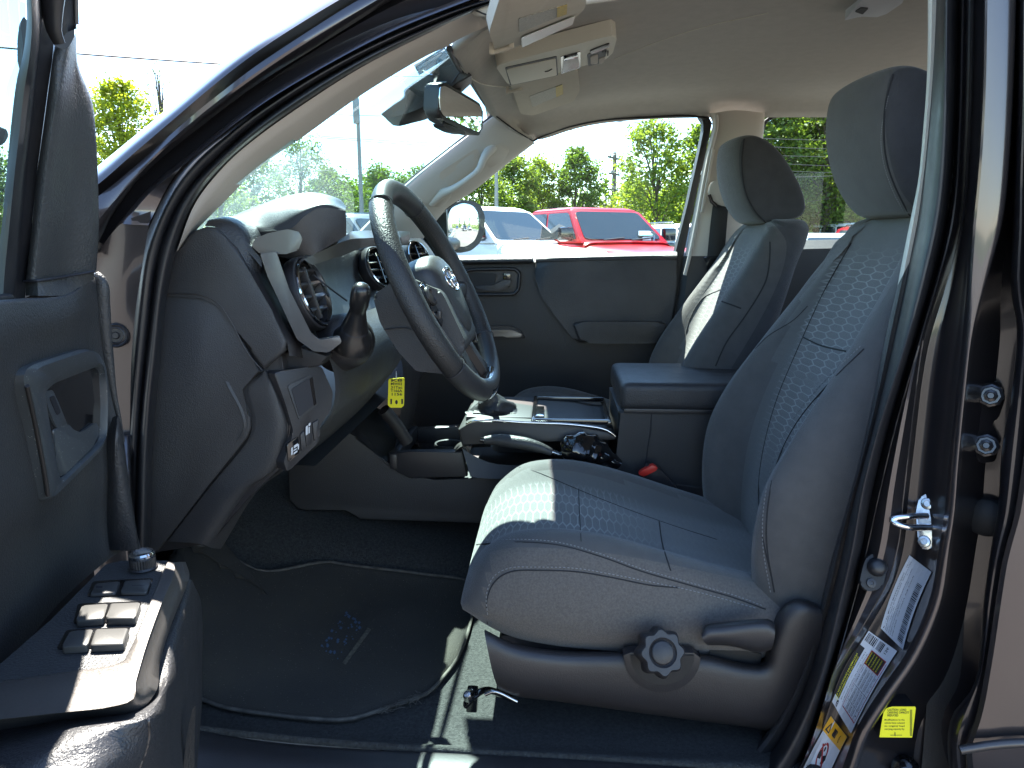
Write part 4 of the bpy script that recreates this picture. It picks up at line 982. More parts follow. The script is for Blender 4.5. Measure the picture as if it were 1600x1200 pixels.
sm_('stitching', BV_B, [(1345, 541), (1284, 601), (1239, 656), (1209, 718), (1194, 790), (1192, 850), (1204, 925)], 'stitch', bkD, .0007, .0006, True, 140)
sm_('seam', BV_B, [(1330, 380), (1290, 450), (1262, 510), (1240, 560), (1215, 620), (1195, 690), (1185, 760), (1190, 830), (1205, 900)], 'seam', bkD, .0012)
sm_('seam', BV_HR, [(1396, 116), (1384, 160), (1381, 210), (1386, 255), (1400, 295), (1416, 326), (1424, 340)], 'seam', hrD, .0016)
sm_('stitching', BV_HR, [(1388, 150), (1377, 210), (1381, 255), (1395, 297), (1411, 329)], 'stitch', hrD, .0006, .0005, True, 100)
sm_('seam', BV_HRP, [(1163, 217), (1159, 255), (1165, 300), (1180, 330), (1199, 350)], 'seam', hrP, .0022)
sm_('seam', BV_BP, [(1203, 378), (1203, 400), (1198, 435), (1185, 462), (1160, 500), (1135, 535), (1118, 572)], 'seam', bkP, .002)
sm_('seam', BV_BP, [(1128, 471), (1145, 477), (1158, 482)], 'seam', bkP, .002)
sm_('seam', BV_BP, [(1125, 453), (1100, 465), (1082, 490), (1072, 520)], 'seam', bkP, .0016)
# ---- plastic shield along the driver seat, recline lever, height knob
Ys = 1.055
shd = merge('seat_shield', [(loft_mesh([
    crv([(758, 984), (800, 1004), (870, 1016), (980, 1018), (1040, 1019), (1100, 1022), (1165, 1036), (1190, 1035), (1203, 990), (1220, 950), (1245, 935), (1278, 944)], 1.085),
    crv([(757, 988), (800, 1009), (870, 1021), (980, 1023), (1040, 1024), (1100, 1027), (1165, 1041), (1196, 1040), (1210, 994), (1226, 956), (1248, 941), (1282, 950)], 1.062),
    crv([(762, 1015), (805, 1030), (872, 1040), (980, 1045), (1040, 1048), (1100, 1052), (1165, 1062), (1205, 1060), (1222, 1020), (1238, 985), (1258, 960), (1284, 962)], 1.05),
    crv([(770, 1052), (802, 1066), (872, 1076), (980, 1088), (1040, 1095), (1100, 1102), (1165, 1110), (1205, 1112), (1230, 1090), (1246, 1060), (1262, 1030), (1284, 1010)], 1.052),
    crv([(778, 1075), (804, 1086), (872, 1095), (980, 1110), (1040, 1118), (1100, 1126), (1165, 1134), (1205, 1140), (1234, 1130), (1250, 1110), (1266, 1080), (1286, 1050)], 1.075),
    crv([(778, 1075), (804, 1086), (872, 1095), (980, 1110), (1040, 1118), (1100, 1126), (1165, 1134), (1205, 1140), (1234, 1130), (1250, 1110), (1266, 1080), (1286, 1050)], 1.15)], 70, 4), M['plastic_fine'])], SD, 50)
BV_S = bvh_of(shd)
# bowl below the knob
bowl = [(974, 1024)] + [(1035 + 60 * math.cos(R_(a)), 1026 + 56 * math.sin(R_(a))) for a in range(176, -1, -11)] + [(1094, 1028), (1084, 1020), (985, 1020)]
bo = [W(x, y, 1.046) for x, y in bowl]
bm = bmesh.new(); prism_bm(bm, bo, (0, .02, 0), .003); bm_to('knob_surround', bm, M['plastic_fine'], shd, True, 40)
bi = [W(x, y, 1.0435) for x, y in [(1035 + 50 * math.cos(R_(a)), 1024 + 46 * math.sin(R_(a))) for a in range(180, -1, -12)]]
prism('knob_recess', bi, (0, .001, 0), M['rubber_soft'], shd, bev=0)
kc = W(1036, 1020, 1.005); ax = (CAM + Vector((.35, 0, -.1)) - kc).normalized()
bm = bmesh.new(); seg = 96
uu = ax.cross(Vector((0, 0, 1))).normalized(); vv = ax.cross(uu)
rings = []
for k, h in ((.90, -.032), (1.0, -.026), (1.0, -.010), (.93, -.003), (.86, 0), (.62, 0.0), (.58, -.003), (.52, -.004), (.48, -.001), (.44, 0), (.0, 0)):
    if k == 0: rings.append([bm.verts.new(kc + ax * h)]); continue
    lob = 1.0 if k > .8 else 0.0
    rings.append([bm.verts.new(kc + ax * h + (uu * math.cos(2 * math.pi * j / seg) + vv * math.sin(2 * math.pi * j / seg)) * .036 * k * (1 + lob * .085 * math.cos(8 * 2 * math.pi * j / seg))) for j in range(seg)])
for a, b in zip(rings, rings[1:]):
    for j in range(seg):
        if len(b) == 1: bm.faces.new((a[j], a[(j + 1) % seg], b[0]))
        else: bm.faces.new((a[j], a[(j + 1) % seg], b[(j + 1) % seg], b[j]))
bm_to('height_knob', bm, M['plastic_fine'], SD, True, 40)
# recline lever
lv = loft('recline_lever', [
    crv([(1098, 985), (1104, 976), (1130, 972), (1200, 967), (1207, 970)], 1.07), crv([(1096, 988), (1102, 979), (1130, 975), (1200, 970), (1210, 976)], 1.03),
    crv([(1097, 996), (1106, 990), (1130, 988), (1200, 984), (1211, 990)], 1.015), crv([(1101, 1004), (1110, 1003), (1135, 1004), (1190, 1012), (1208, 1008)], 1.018),
    crv([(1106, 1008), (1115, 1008), (1140, 1009), (1188, 1019), (1205, 1015)], 1.04), crv([(1106, 1008), (1115, 1008), (1140, 1009), (1188, 1019), (1205, 1015)], 1.08)], M['plastic_fine'], SD, n=30, sub=4)
prism('lever_slot', rnd([W(1108, 1012, 1.083), W(1150, 1015, 1.083), W(1192, 1022, 1.083), W(1186, 1040, 1.083), (W(1165, 1040, 1.083)), W(1110, 1026, 1.083)], .2), (0, .004, 0), M['rubber_soft'], SD, bev=0)
# seat belt buckle between seat and console
prism('belt_buckle', rnd([W(1003, 744, 1.60), W(1012, 726, 1.60), W(1032, 733, 1.60), W(1060, 765, 1.60), W(1050, 785, 1.60)], .15), (0, .02, 0), M['plastic_fine'], TR, bev=.004)
prism('buckle_button', rnd([W(998, 742, 1.592), W(1001, 737, 1.592), W(1020, 726, 1.592), W(1028, 731, 1.592), W(1026, 735, 1.592), W(1006, 745, 1.592)], .2), (0, .015, 0), M['red_button'], TR, bev=.002)

# ================================================================== DASHBOARD
Yn, Yfar = 1.09, 2.44
def ext(pts, ys, dxs=None, dzs=None):
    """section given in pixels at the near depth, swept across the cab"""
    base = [W(x, y, Yn + .02) for x, y in pts]; out = []
    for k, y in enumerate(ys):
        a = dxs[k] if dxs else 0; b = dzs[k] if dzs else 0
        out.append([Vector((p.x + a, y, p.z + b)) for p in base])
    return out
# top pad and face of the dash
sec = [Vector((-1.02, 0, 1.15)), Vector((-.80, 0, 1.29)), Vector((-.66, 0, 1.335)), Vector((-.54, 0, 1.348)), Vector((-.47, 0, 1.338)), Vector((-.445, 0, 1.31))]
dash = merge('dashboard', [
    (loft_mesh([[Vector((p.x, y, p.z - zz)) for p in sec] for y, zz in ((1.075, .02), (1.09, .004), (1.2, 0), (1.735, .0), (2.3, 0), (2.42, .01), (2.44, .03))], 40, 3), M['leather']),
    (loft_mesh([[Vector((x, y, z)) for x, z in ((-.445, 1.31), (-.475, 1.29), (-.475, 1.20), (-.46, 1.13), (-.44, 1.10))] for y in (1.12, 1.7, 2.43)], 30, 2), M['plastic_fine']),
], TR, 50)
# knee panel: a rounded section below the cluster, swept across to the centre
lowsec = [(470, 520), (500, 548), (514, 580), (518, 612), (513, 645), (497, 672), (468, 708), (442, 738)]
sw = ext(lowsec, (1.13, 1.16, 1.30, 1.45, 1.60, 1.74, 1.76), (0, .006, .012, .012, .008, -.004, -.03), (0, 0, 0, 0, 0, .008, .02))
knee = loft('knee_panel', sw + [], M['plastic'], dash, n=40, sub=4)
loft('dash_underside', [[Vector((-.40, y, W(442, 738, 1.11).z + .004)), Vector((-.6, y, .96)), Vector((-.95, y, .98))] for y in (1.135, 1.5, 1.76, 2.44)], M['rubber_soft'], dash, n=12)
loft('glove_box', [[Vector((x, y, z)) for x, z in ((-.44, 1.10), (-.38, 1.04), (-.38, .95), (-.43, .90), (-.6, .88))] for y in (1.95, 2.1, 2.43)], M['plastic'], dash, n=24, sub=2)
loft('centre_stack', [[Vector((x, y, z)) for x, z in ((-.44, 1.25), (-.40, 1.15), (-.37, 1.02), (-.38, .90), (-.40, .80), (-.42, .74))] for y in (1.72, 1.735, 1.93, 1.95)], M['plastic_fine'], dash, n=24, sub=2)
# end caps on the driver's side
def P2(pts, Y): return [W(x, y, Y) for x, y in pts]
ecap = [(266, 420), (278, 392), (288, 374), (302, 361), (320, 354), (338, 355), (352, 371), (369, 388), (392, 428), (424, 484), (449, 533), (445, 549), (412, 578), (389, 549), (361, 497), (341, 471), (313, 459), (262, 456), (240, 462), (240, 440)]
bm = bmesh.new(); prism_bm(bm, P2(ecap, 1.062), (-.01, .07, 0), .007, 0, 4); bm_to('end_panel', bm, M['plastic'], dash, True, 50)
scov = [(225, 463), (262, 461), (312, 463), (339, 475), (358, 501), (386, 553), (409, 581), (374, 607), (391, 651), (391, 670), (386, 684), (324, 760), (290, 805), (246, 862), (222, 866), (222, 640)]
bm = bmesh.new(); prism_bm(bm, P2(scov, 1.064), (-.01, .06, 0), .004, 0, 3); sc_ = bm_to('fuse_cover', bm, M['plastic'], dash, True, 50)
prism('dash_side', P2([(222, 455), (410, 455), (440, 560), (455, 660), (440, 735), (395, 765), (330, 850), (222, 868)], 1.078), (0, .05, 0), M['plastic_fine'], dash, bev=.004)
tube('panel_edge_highlight', P2([(262, 459), (313, 461), (340, 473), (359, 499), (387, 551), (410, 579)], 1.0615), .0008, M['silver_dark'], sc_, n=30)  # thin lighter tube painted in as the highlight along the cover's seam
tube('panel_edge_highlight', P2([(416, 581), (436, 606), (449, 640), (453, 665), (447, 700), (438, 726)], 1.075), .0009, M['silver_dark'], dash, n=30)  # same painted highlight along the lower panel's seam
# bright facet along the notch of the cover
loft('cover_ridge', [crv([(352, 595), (357, 606), (376, 643), (381, 668), (370, 690)], 1.0615), crv([(364, 600), (371, 610), (389, 650), (389, 670), (382, 685)], 1.0675)], M['plastic'], sc_, n=20)
# outboard lower panel that wraps round to the switches
loft('lower_panel', [P2([(409, 583), (376, 609), (393, 651), (393, 672), (387, 688), (326, 764), (262, 846)], 1.072), P2([(414, 580), (424, 612), (432, 650), (430, 690), (415, 735), (372, 768), (312, 850)], 1.066),
                     P2([(419, 579), (441, 622), (453, 664), (448, 700), (438, 728), (393, 764), (330, 856)], 1.085), P2([(424, 578), (452, 622), (464, 664), (460, 700), (448, 730), (405, 764), (345, 858)], 1.13)], M['plastic'], dash, n=36, sub=4)
# switch panel with pocket and two switches: its plane faces the driver
pA = W(425, 580, 1.06); pB = W(500, 572, 1.125); pC = W(445, 735, 1.06)
sn = (pB - pA).cross(pC - pA).normalized(); sn = sn if sn.x > 0 else -sn
pls = plane_at(pA, sn)
def SP_(pts, d=0): return [pls(x, y) + sn * d for x, y in pts]
swp = prism('switch_panel', rnd(SP_([(424, 581), (499, 570), (517, 612), (514, 642), (496, 665), (497, 688), (446, 737), (440, 722), (456, 674), (441, 624)], .006), .15), -sn * .03, M['plastic_fine'], dash, bev=.004)
prism('pocket_rim', rnd(SP_([(445, 602), (484, 584), (493, 632), (463, 655), (458, 640)], .0075), .1), -sn * .01, M['plastic'], swp, bev=.001)
prism('coin_pocket', rnd(SP_([(451, 607), (480, 590), (488, 630), (464, 650)], .0085), .08), -sn * .001, M['ink'], swp, bev=0)
prism('pocket_shelf', rnd(SP_([(479, 592), (484, 588), (490, 630), (486, 633)], .009), .1), -sn * .001, M['gloss_black'], swp, bev=0)
for k, q in enumerate((((444, 694), (462, 680), (464, 706), (447, 721)), ((465, 678), (471, 672), (474, 698), (467, 704)), ((472, 669), (480, 662), (484, 690), (475, 697)), ((484, 660), (494, 654), (496, 680), (487, 688)))):
    b = prism('dash_switch', rnd(SP_(q, .0085), .12), -sn * .006, M['gloss_black'] if k == 0 else M['plastic_fine'], swp, bev=.0012)
shs = Sheet(lambda u, v, l: pls(449 + 12 * u, 712 - 14 * v - 8 * u) + sn * (.0095 + l))
for a in ((.1, .1, .3, .9), (.4, .0, .9, .2), (.4, .35, .8, .5), (.45, .65, .95, .95), (.95, .2, 1.1, .8)): shs.rect(*a, 0, 0)
for a in ((2.0, 1.2, 2.25, 2.2), (2.35, 1.2, 2.5, 1.9), (2.35, 2.0, 2.6, 2.3)): shs.rect(*a, 0, 0)
shs.build('switch_symbols', [M['ink_white']], swp)
# instrument hood
hood = merge('instrument_hood', [
    (loft_mesh([crv([(350, 352, 1.30), (400, 335, 1.33), (440, 328, 1.40), (500, 326, 1.46), (538, 332, 1.48)]), crv([(345, 346, 1.22), (392, 326, 1.24), (440, 309, 1.27), (490, 302, 1.30), (530, 312, 1.33), (541, 323, 1.36)]),
                crv([(358, 342, 1.16), (400, 328, 1.18), (440, 314, 1.20), (485, 307, 1.22), (520, 313, 1.24), (540, 326, 1.26)]),
                crv([(380, 352, 1.14), (410, 350, 1.145), (440, 340, 1.15), (475, 324, 1.16), (510, 317, 1.18), (540, 327, 1.20)]),
                crv([(394, 362, 1.135), (424, 361, 1.135), (456, 356, 1.14), (477, 337, 1.15), (500, 325, 1.165), (540, 329, 1.19)])], 40, 4), M['leather_fine']),
    (loft_mesh([crv([(394, 362, 1.135), (424, 361, 1.135), (456, 356, 1.14), (477, 337, 1.15), (500, 325, 1.165), (540, 329, 1.19)]), crv([(400, 375, 1.14), (430, 378, 1.14), (460, 376, 1.145), (485, 368, 1.155), (510, 360, 1.17), (541, 352, 1.19)]), crv([(405, 390, 1.15), (440, 402, 1.15), (474, 404, 1.155), (495, 395, 1.16), (515, 384, 1.175), (541, 368, 1.19)])], 40, 3), M['plastic_fine']),
    (loft_mesh([crv([(540, 327, 1.20), (541, 345, 1.195), (541, 368, 1.19)]), crv([(534, 334, 1.30), (530, 350, 1.30), (525, 380, 1.30)]), crv([(538, 340, 1.48), (538, 355, 1.48), (536, 380, 1.48)])], 20, 2), M['rubber_soft']),
], dash, 40)
# padded shoulder between windshield and vent
loft('dash_shoulder', [crv([(320, 353, 1.075), (340, 356, 1.07), (354, 371, 1.07), (372, 392, 1.07), (396, 430, 1.07)]), crv([(326, 344, 1.10), (350, 342, 1.09), (372, 352, 1.085), (388, 372, 1.083), (400, 400, 1.085), (408, 430, 1.09)]),
                       crv([(335, 342, 1.14), (362, 338, 1.14), (392, 350, 1.13), (404, 366, 1.12), (412, 395, 1.12)]), crv([(350, 343, 1.2), (385, 342, 1.19), (405, 355, 1.18), (420, 380, 1.17)])], M['leather'], dash, n=30, sub=4)
# dark edge of the end panel beside the vent
loft('vent_side', [P2([(394, 430), (410, 458), (430, 495), (447, 530), (452, 556)], 1.064), P2([(402, 425), (420, 458), (442, 500), (462, 535), (466, 558)], 1.08), P2([(410, 420), (432, 465), (455, 510), (476, 545), (480, 562)], 1.12)], M['plastic_fine'], dash, n=24, sub=3)
prism('vent_under', P2([(446, 550), (470, 542), (512, 556), (500, 572), (430, 584), (414, 578)], 1.10), (0, .04, 0), M['plastic_fine'], dash, bev=.004)
# silver surround of the side vent
bm = bmesh.new()
prism_bm(bm, rnd(P2([(406, 396), (432, 393), (441, 420), (452, 452), (487, 522), (500, 531), (530, 526), (533, 536), (513, 551), (490, 549), (464, 530), (440, 478), (418, 432)], 1.060), .10), ray(440, 450) * .032, .005, 0, 3)
bm_to('vent_surround', bm, M['silver'], dash, True, 30)
bm = bmesh.new()
prism_bm(bm, rnd(P2([(393, 385), (399, 372), (420, 364), (449, 358), (467, 362), (473, 373), (466, 391), (447, 397), (431, 397), (407, 397)], 1.066), .12), ray(430, 380) * .05, .009, 0, 3)
bm_to('vent_surround', bm, M['silver'], dash, True, 30)
bm = bmesh.new()
prism_bm(bm, rnd(P2([(488, 548), (500, 533), (530, 524), (534, 534), (513, 551)], 1.062), .12), ray(510, 540) * .05, .006, 0, 3)
bm_to('vent_surround', bm, M['silver'], dash, True, 30)
# round side vent
def vent(c, n, r, nm='air_vent', k=1.0):
    n = Vector(n).normalized()
    o = lathe(nm, c, n, [(r * 1.03, -.02), (r * 1.07, -.010), (r * 1.05, 0), (r * 1.0, .002), (r * .93, -.006), (r * .86, -.03), (0, -.034)], M['plastic_fine'], dash, 40)
    lathe('vent_ring', Vector(c) + n * .002, n, [(r * .97, -.002), (r * .96, .003), (r * .91, .004), (r * .89, -.004)], M['chrome'], o, 40, 60)
    u = n.cross(Vector((0, 0, 1))).normalized(); v = n.cross(u)
    bm = bmesh.new(); rot = Matrix((u, v, n)).transposed()
    for j in (-.55, -.18, .18, .55):
        w = math.sqrt(1 - j * j) * r * 1.66
        box_bm(bm, Vector(c) + v * (j * r) - n * .012, (w, .006, .026), .002, rot @ Matrix.Rotation(R_(28), 3, 'X'))
    box_bm(bm, Vector(c) - n * .008, (.006, r * 1.5, .02), .002, rot)
    bm_to('vent_vanes', bm, M['silver_dark'] if k > 1 else M['gloss_black'], o)
    return o
vent(W(489, 457, 1.135), (.955, -.05, .30), .0575, k=2)
vent(W(594, 418, 1.66), (.86, -.35, .36), .050)
vent(W(655, 404, 1.90), (.86, -.35, .36), .050)
# trim strip running towards the centre, and the binnacle below the hood
loft('dash_trim', [crv([(470, 402, 1.14), (540, 367, 1.30), (556, 361, 1.45), (596, 360, 1.62), (640, 362, 1.85)]), crv([(474, 405, 1.13), (540, 376, 1.28), (572, 372, 1.45), (600, 371, 1.6), (640, 371, 1.84)]), crv([(488, 414, 1.15), (532, 400, 1.28), (572, 386, 1.46), (600, 385, 1.62), (640, 383, 1.86)])], [M['silver']], dash, n=30)
loft('instrument_panel', [crv([(470, 404, 1.16), (540, 378, 1.52), (600, 372, 1.9), (660, 372, 2.25)]), crv([(492, 440, 1.24), (560, 430, 1.62), (610, 410, 1.9), (680, 400, 2.15)]), crv([(505, 500, 1.18), (560, 490, 1.45), (610, 460, 1.72), (690, 430, 2.1)]), crv([(510, 545, 1.15), (560, 540, 1.35), (620, 520, 1.65), (700, 470, 2.0)])], M['plastic_fine'], dash, n=30, sub=3)
tube('panel_seam', crv([(490, 430, 1.15), (515, 450, 1.16), (542, 470, 1.2)]), .0015, M['ink'], dash, n=12)
# ---- column shroud and light stalk
col = empty('steering_column', (0, 0, 0)); col.parent = TR; col.location = -TR.location
bm = bmesh.new()
prism_bm(bm, rnd([W(x, y, 1.19) for x, y in ((582, 462), (612, 441), (640, 434), (690, 455), (730, 540), (700, 585), (650, 580), (621, 548), (594, 505))], .15, 5), (.0, .17, 0), .02, 0, 4, True)
bm_to('column_shroud', bm, M['plastic'], col, True, 50)
tube('shroud_seam', crv([(600, 515), (630, 512), (665, 520)], 1.187), .001, M['ink'], col, n=10)
M['stalk'] = mat('stalk', (0.014, 0.013, 0.013), 0.28)
sA, sB = W(552, 524, 1.135), W(566, 446, 1.085); sL = (sB - sA).length
lathe('light_stalk', sA, sB - sA, [(.034, -.02), (.031, .0), (.024, .006), (.0185, sL * .28), (.0155, sL * .40), (.0135, sL * .50), (.0132, sL * .56), (.0150, sL * .62), (.0155, sL * .80), (.0150, sL * .90), (.0115, sL * .98), (.005, sL * 1.01), (0, sL * 1.01)], M['stalk'], col, 28, 50)
lathe('stalk_ring', sA.lerp(sB, .14), sB - sA, [(.0215, -.001), (.0226, 0), (.0215, .002)], M['ink'], col, 20)
lathe('stalk_base', W(552, 530, 1.16), (.75, -.6, .25), [(.050, -.05), (.046, -.01), (.040, .006), (.030, .012), (0, .012)], M['plastic_fine'], col, 28)

# ================================================================== STEERING WHEEL
T_, B_ = W(611, 299, 1.28), W(763, 604, 1.28)
c_ = (T_ + B_) / 2; u_ = (T_ - B_).normalized(); Rw = (T_ - B_).length / 2
v0 = (Vector((.030, .37, 0)) - u_ * Vector((.030, .37, 0)).dot(u_)).normalized()
n_w = v0.cross(u_).normalized()
if n_w.x < 0: n_w = -n_w
SWE = empty('steering_wheel', (0, 0, 0)); SWE.parent = TR; SWE.location = -TR.location
def wp(a, b, h=0): return c_ + v0 * a + u_ * b + n_w * h
def rim_part(a0, a1, name, m, r=.0203):
    bm = bmesh.new(); k = 48
    tube_bm(bm, [wp(Rw * math.sin(R_(a0 + (a1 - a0) * i / k)), Rw * math.cos(R_(a0 + (a1 - a0) * i / k))) for i in range(k + 1)], r, 20, flat=.85)
    return bm_to(name, bm, m, SWE)
M['perf'] = mat('perforated_leather', (0.020, 0.019, 0.019), 0.45)
_t = M['perf'].node_tree; _v = N(_t, 'ShaderNodeTexVoronoi', Scale=430.0); _c = N(_t, 'ShaderNodeTexCoord'); _t.links.new(_c.outputs['Object'], _v.inputs['Vector']); _b = N(_t, 'ShaderNodeBump', Strength=.7, Distance=.001); _t.links.new(_v.outputs['Distance'], _b.inputs['Height']); _t.links.new(_b.outputs[0], _t.nodes['Principled BSDF'].inputs['Normal'])
# angle 0 at the top, positive towards the passenger side
rim_part(-32, 32, 'rim', M['leather_fine'], .0206)
rim_part(32, 128, 'rim_grip', M['perf']); rim_part(-128, -32, 'rim_grip', M['perf'])
rim_part(128, 232, 'rim', M['leather_fine'], .0206)
for a in (32, -32, 128, -128):
    pc_ = wp(Rw * math.sin(R_(a)), Rw * math.cos(R_(a))); tdir = (v0 * math.cos(R_(a)) - u_ * math.sin(R_(a)))
    lathe('rim_seam', pc_, tdir, [(.0204, -.0016), (.0211, 0), (.0204, .0016)], M['ink'], SWE, 20)
# stitching along the inside of the rim
bm = bmesh.new()
for i in range(0, 170):
    a = R_(5 + i * .95)
    if i % 2: continue
    ri = Rw - .0185
    tube_bm(bm, [wp(ri * math.sin(a), ri * math.cos(a), .002), wp(ri * math.sin(a + .012), ri * math.cos(a + .012), -.002)], .0008, 4)
bm_to('rim_stitching', bm, mat('brown_stitch', (.16, .12, .09), .8), SWE)
# bottom cap of the rim
tube('rim_cap', [wp(Rw * math.sin(R_(a)), Rw * math.cos(R_(a))) for a in range(163, 198, 5)], .0208, M['gloss_black'], SWE, seg=20, flat=.85)
# spokes
def spoke(path, w, name, m, th=.010):
    bm = bmesh.new(); tube_bm(bm, [wp(*p) for p in path], w, 12, n=16, flat=.45); return bm_to(name, bm, m, SWE)
spoke([(-.05, -.005, -.018), (-.10, -.012, -.016), (-.15, -.018, -.008), (-Rw, -.02, 0)], .021, 'spoke', M['plastic_fine'])
spoke([(.05, -.005, -.018), (.10, -.012, -.016), (.15, -.018, -.008), (Rw, -.02, 0)], .021, 'spoke', M['plastic_fine'])
for s in (-1, 1):
    bm = bmesh.new(); prism_bm(bm, rnd([wp(s * .022, -.07, -.004), wp(s * .046, -.075, -.004), wp(s * .058, -.13, -.002), wp(s * .064, -Rw + .018, .004), wp(s * .034, -Rw + .010, .004), wp(s * .026, -.12, -.002)], .12), n_w * -.014, .003, 0, 3, True)
    bm_to('lower_spoke', bm, M['silver_dark'], SWE)
# hub: dome with rounded outline
out = rnd([Vector((x, y, 0)) for x, y in ((-.072, .052), (-.03, .068), (.03, .068), (.072, .052), (.078, .0), (.062, -.05), (.04, -.088), (0, -.098), (-.04, -.088), (-.062, -.05), (-.078, .0))], .35, 4)
bm = bmesh.new(); rings = []
for k, h in ((.96, -.05), (1.02, -.02), (1.0, .0), (.96, .010), (.88, .018), (.7, .024), (.4, .028), (0.0, .029)):
    rings.append([bm.verts.new(wp(p.x * k, p.y * k, h)) for p in out] if k else [bm.verts.new(wp(0, 0, h))])
for a, b in zip(rings, rings[1:]):
    for j in range(len(a)):
        if len(b) == 1: bm.faces.new((a[j], a[(j + 1) % len(a)], b[0]))
        else: bm.faces.new((a[j], a[(j + 1) % len(a)], b[(j + 1) % len(a)], b[j]))
bm_to('airbag_cover', bm, M['leather_fine'], SWE, True, 50)
# control pads on both spokes with a silver edge
for s in (-1, 1):
    bm = bmesh.new(); prism_bm(bm, rnd([wp(s * .080, .030, .004), wp(s * .118, .022, .004), wp(s * .122, -.025, .003), wp(s * .105, -.055, .002), wp(s * .083, -.045, .004)], .2), n_w * -.02, .003, 0, 3)
    bm_to('control_pad', bm, M['gloss_black'], SWE)
    tube('pad_trim', [wp(s * .127, .032, .0), wp(s * .131, -.01, .0), wp(s * .122, -.05, .0), wp(s * .100, -.09, .0), wp(s * .075, -.115, 0)], .0035, M['silver'], SWE, n=20)
    bm = bmesh.new(); lathe_bm(bm, wp(s * .100, .0, .004), n_w, [(.017, 0), (.0165, .004), (.012, .005), (.011, .003), (0, .004)], 24); box_bm(bm, wp(s * .1, -.034, .005), (.006, .014, .014), .002)
    bm_to('control_button', bm, M['silver_dark'], SWE)
# emblem: three chrome ellipses
def ell(cx, cy, a, b, r):
    return [wp(cx + a * math.cos(t), cy + b * math.sin(t), .0285 - ((cx + a * math.cos(t)) ** 2 + (cy + b * math.sin(t)) ** 2) * 1.6) for t in [2 * math.pi * i / 40 for i in range(40)]]
bm = bmesh.new()
tube_bm(bm, ell(0, .012, .034, .0225, 0), .0024, 8, True); tube_bm(bm, ell(0, .012, .012, .0205, 0), .002, 8, True); tube_bm(bm, ell(0, .021, .026, .0105, 0), .002, 8, True)
bm_to('emblem', bm, M['chrome'], SWE)

# ================================================================== CENTRE CONSOLE
CN = empty('centre_console', (0, 0, 0)); CN.parent = TR; CN.location = -TR.location
Yc1, Yc2 = 1.66, 1.93
def cbox(pts, name, m, Y=Yc1, d=.27, bev=.004, r=None):
    q = [W(x, y, Y) for x, y in pts]; q = rnd(q, r) if r else q
    return prism(name, q, (0, d, 0), m, CN, bev=bev)
cbox([(447, 715), (500, 690), (541, 673), (557, 682), (601, 724), (636, 746), (680, 750), (800, 745), (960, 745), (1100, 760), (1100, 830), (560, 812), (541, 793), (485, 800), (466, 796), (452, 782)], 'side_panel', M['plastic'], bev=.006)
loft('edge_trim', [crv([(538, 673), (557, 668), (582, 695), (603, 712), (632, 732), (652, 742)], Yc1 + .035), crv([(541, 673), (560, 684), (582, 705), (601, 723), (636, 745), (652, 748)], Yc1 - .004)], M['plastic_fine'], CN, n=20)
# front tray with cup holders
bm = bmesh.new()
tw = [(606, 708), (640, 706), (722, 705), (730, 745), (640, 748), (620, 738)]
prism_bm(bm, [W(x, y, Yc1 - .006) for x, y in tw], (0, .02, 0), .004)
prism_bm(bm, [W(x, y, Yc1 + .25) for x, y in ((650, 670), (715, 666), (722, 700), (655, 703))], (0, .02, 0), .004)
zt = W(620, 708, Yc1).z
A0, A1 = W(612, 707, Yc1), W(722, 705, Yc1)
box_bm(bm, Vector((A0.x + .005, Yc1 + .13, zt - .02)), (.02, .28, .04), .006)
bm_to('cup_tray', bm, M['plastic_fine'], CN)
box('tray_floor', Vector(((A0.x + A1.x) / 2, Yc1 + .13, zt - .052)), ((A1.x - A0.x), .25, .02), M['gloss_black'], CN, .003)
for k in (0, 1):
    c = Vector((A0.x + .055 + .06 * k, Yc1 + .08 + .10 * k, zt - .042))
    lathe('cup_holder', c, (0, 0, 1), [(.036, 0), (.040, .012), (.038, .018), (.034, .016), (.033, 0)], M['plastic'], CN, 28)
box('tray_divider', Vector((A0.x + .08, Yc1 + .06, zt - .03)), (.028, .05, .03), M['silver_dark'], CN, .004)
loft('tray_ridge', [crv([(703, 706), (722, 690), (738, 710), (758, 738)], Yc1 + .05), crv([(708, 708), (724, 697), (735, 714), (752, 742)], Yc1 - .008)], M['silver_dark'], CN, n=16)
# upper deck round the shifter
zD = W(740, 664, Yc1).z
deck = [(716, 671), (730, 662), (745, 658), (820, 661), (900, 666), (950, 674), (963, 684), (960, 688), (900, 689), (800, 690), (740, 694), (722, 698)]
cbox(deck, 'deck_side', M['deck'], Yc1 - .01, .285, .005)
tube('deck_trim', crv([(728, 663), (745, 657), (820, 660), (900, 664), (948, 672), (962, 682)], Yc1 - .012), .0028, M['chrome'], CN, n=30)
X0, X1, X2 = W(725, 662, Yc1).x, W(830, 661, Yc1).x, W(955, 675, Yc1).x
zt2 = W(745, 658, Yc1).z
box('shift_gate', Vector(((X0 + X1) / 2, Yc1 + .135, zt2 - .006)), (X1 - X0, .20, .018), M['deck'], CN, .005)
box('gate_panel', Vector((X0 + .045, Yc1 + .11, zt2 + .004)), (.06, .10, .006), M['silver_dark'], CN, .002)
bm = bmesh.new(); 
for q in ((0, .0, .14, .010), (0, .25, .14, .010)): box_bm(bm, Vector(((X1 + X2) / 2, Yc1 + .01 + q[1], zt2 + .0)), (X2 - X1, .012, .014), .004)
box_bm(bm, Vector((X1 + .005, Yc1 + .13, zt2)), (.012, .26, .014), .004); box_bm(bm, Vector((X2 - .005, Yc1 + .13, zt2 - .002)), (.012, .26, .012), .004)
bm_to('phone_tray', bm, M['gloss_black'], CN)
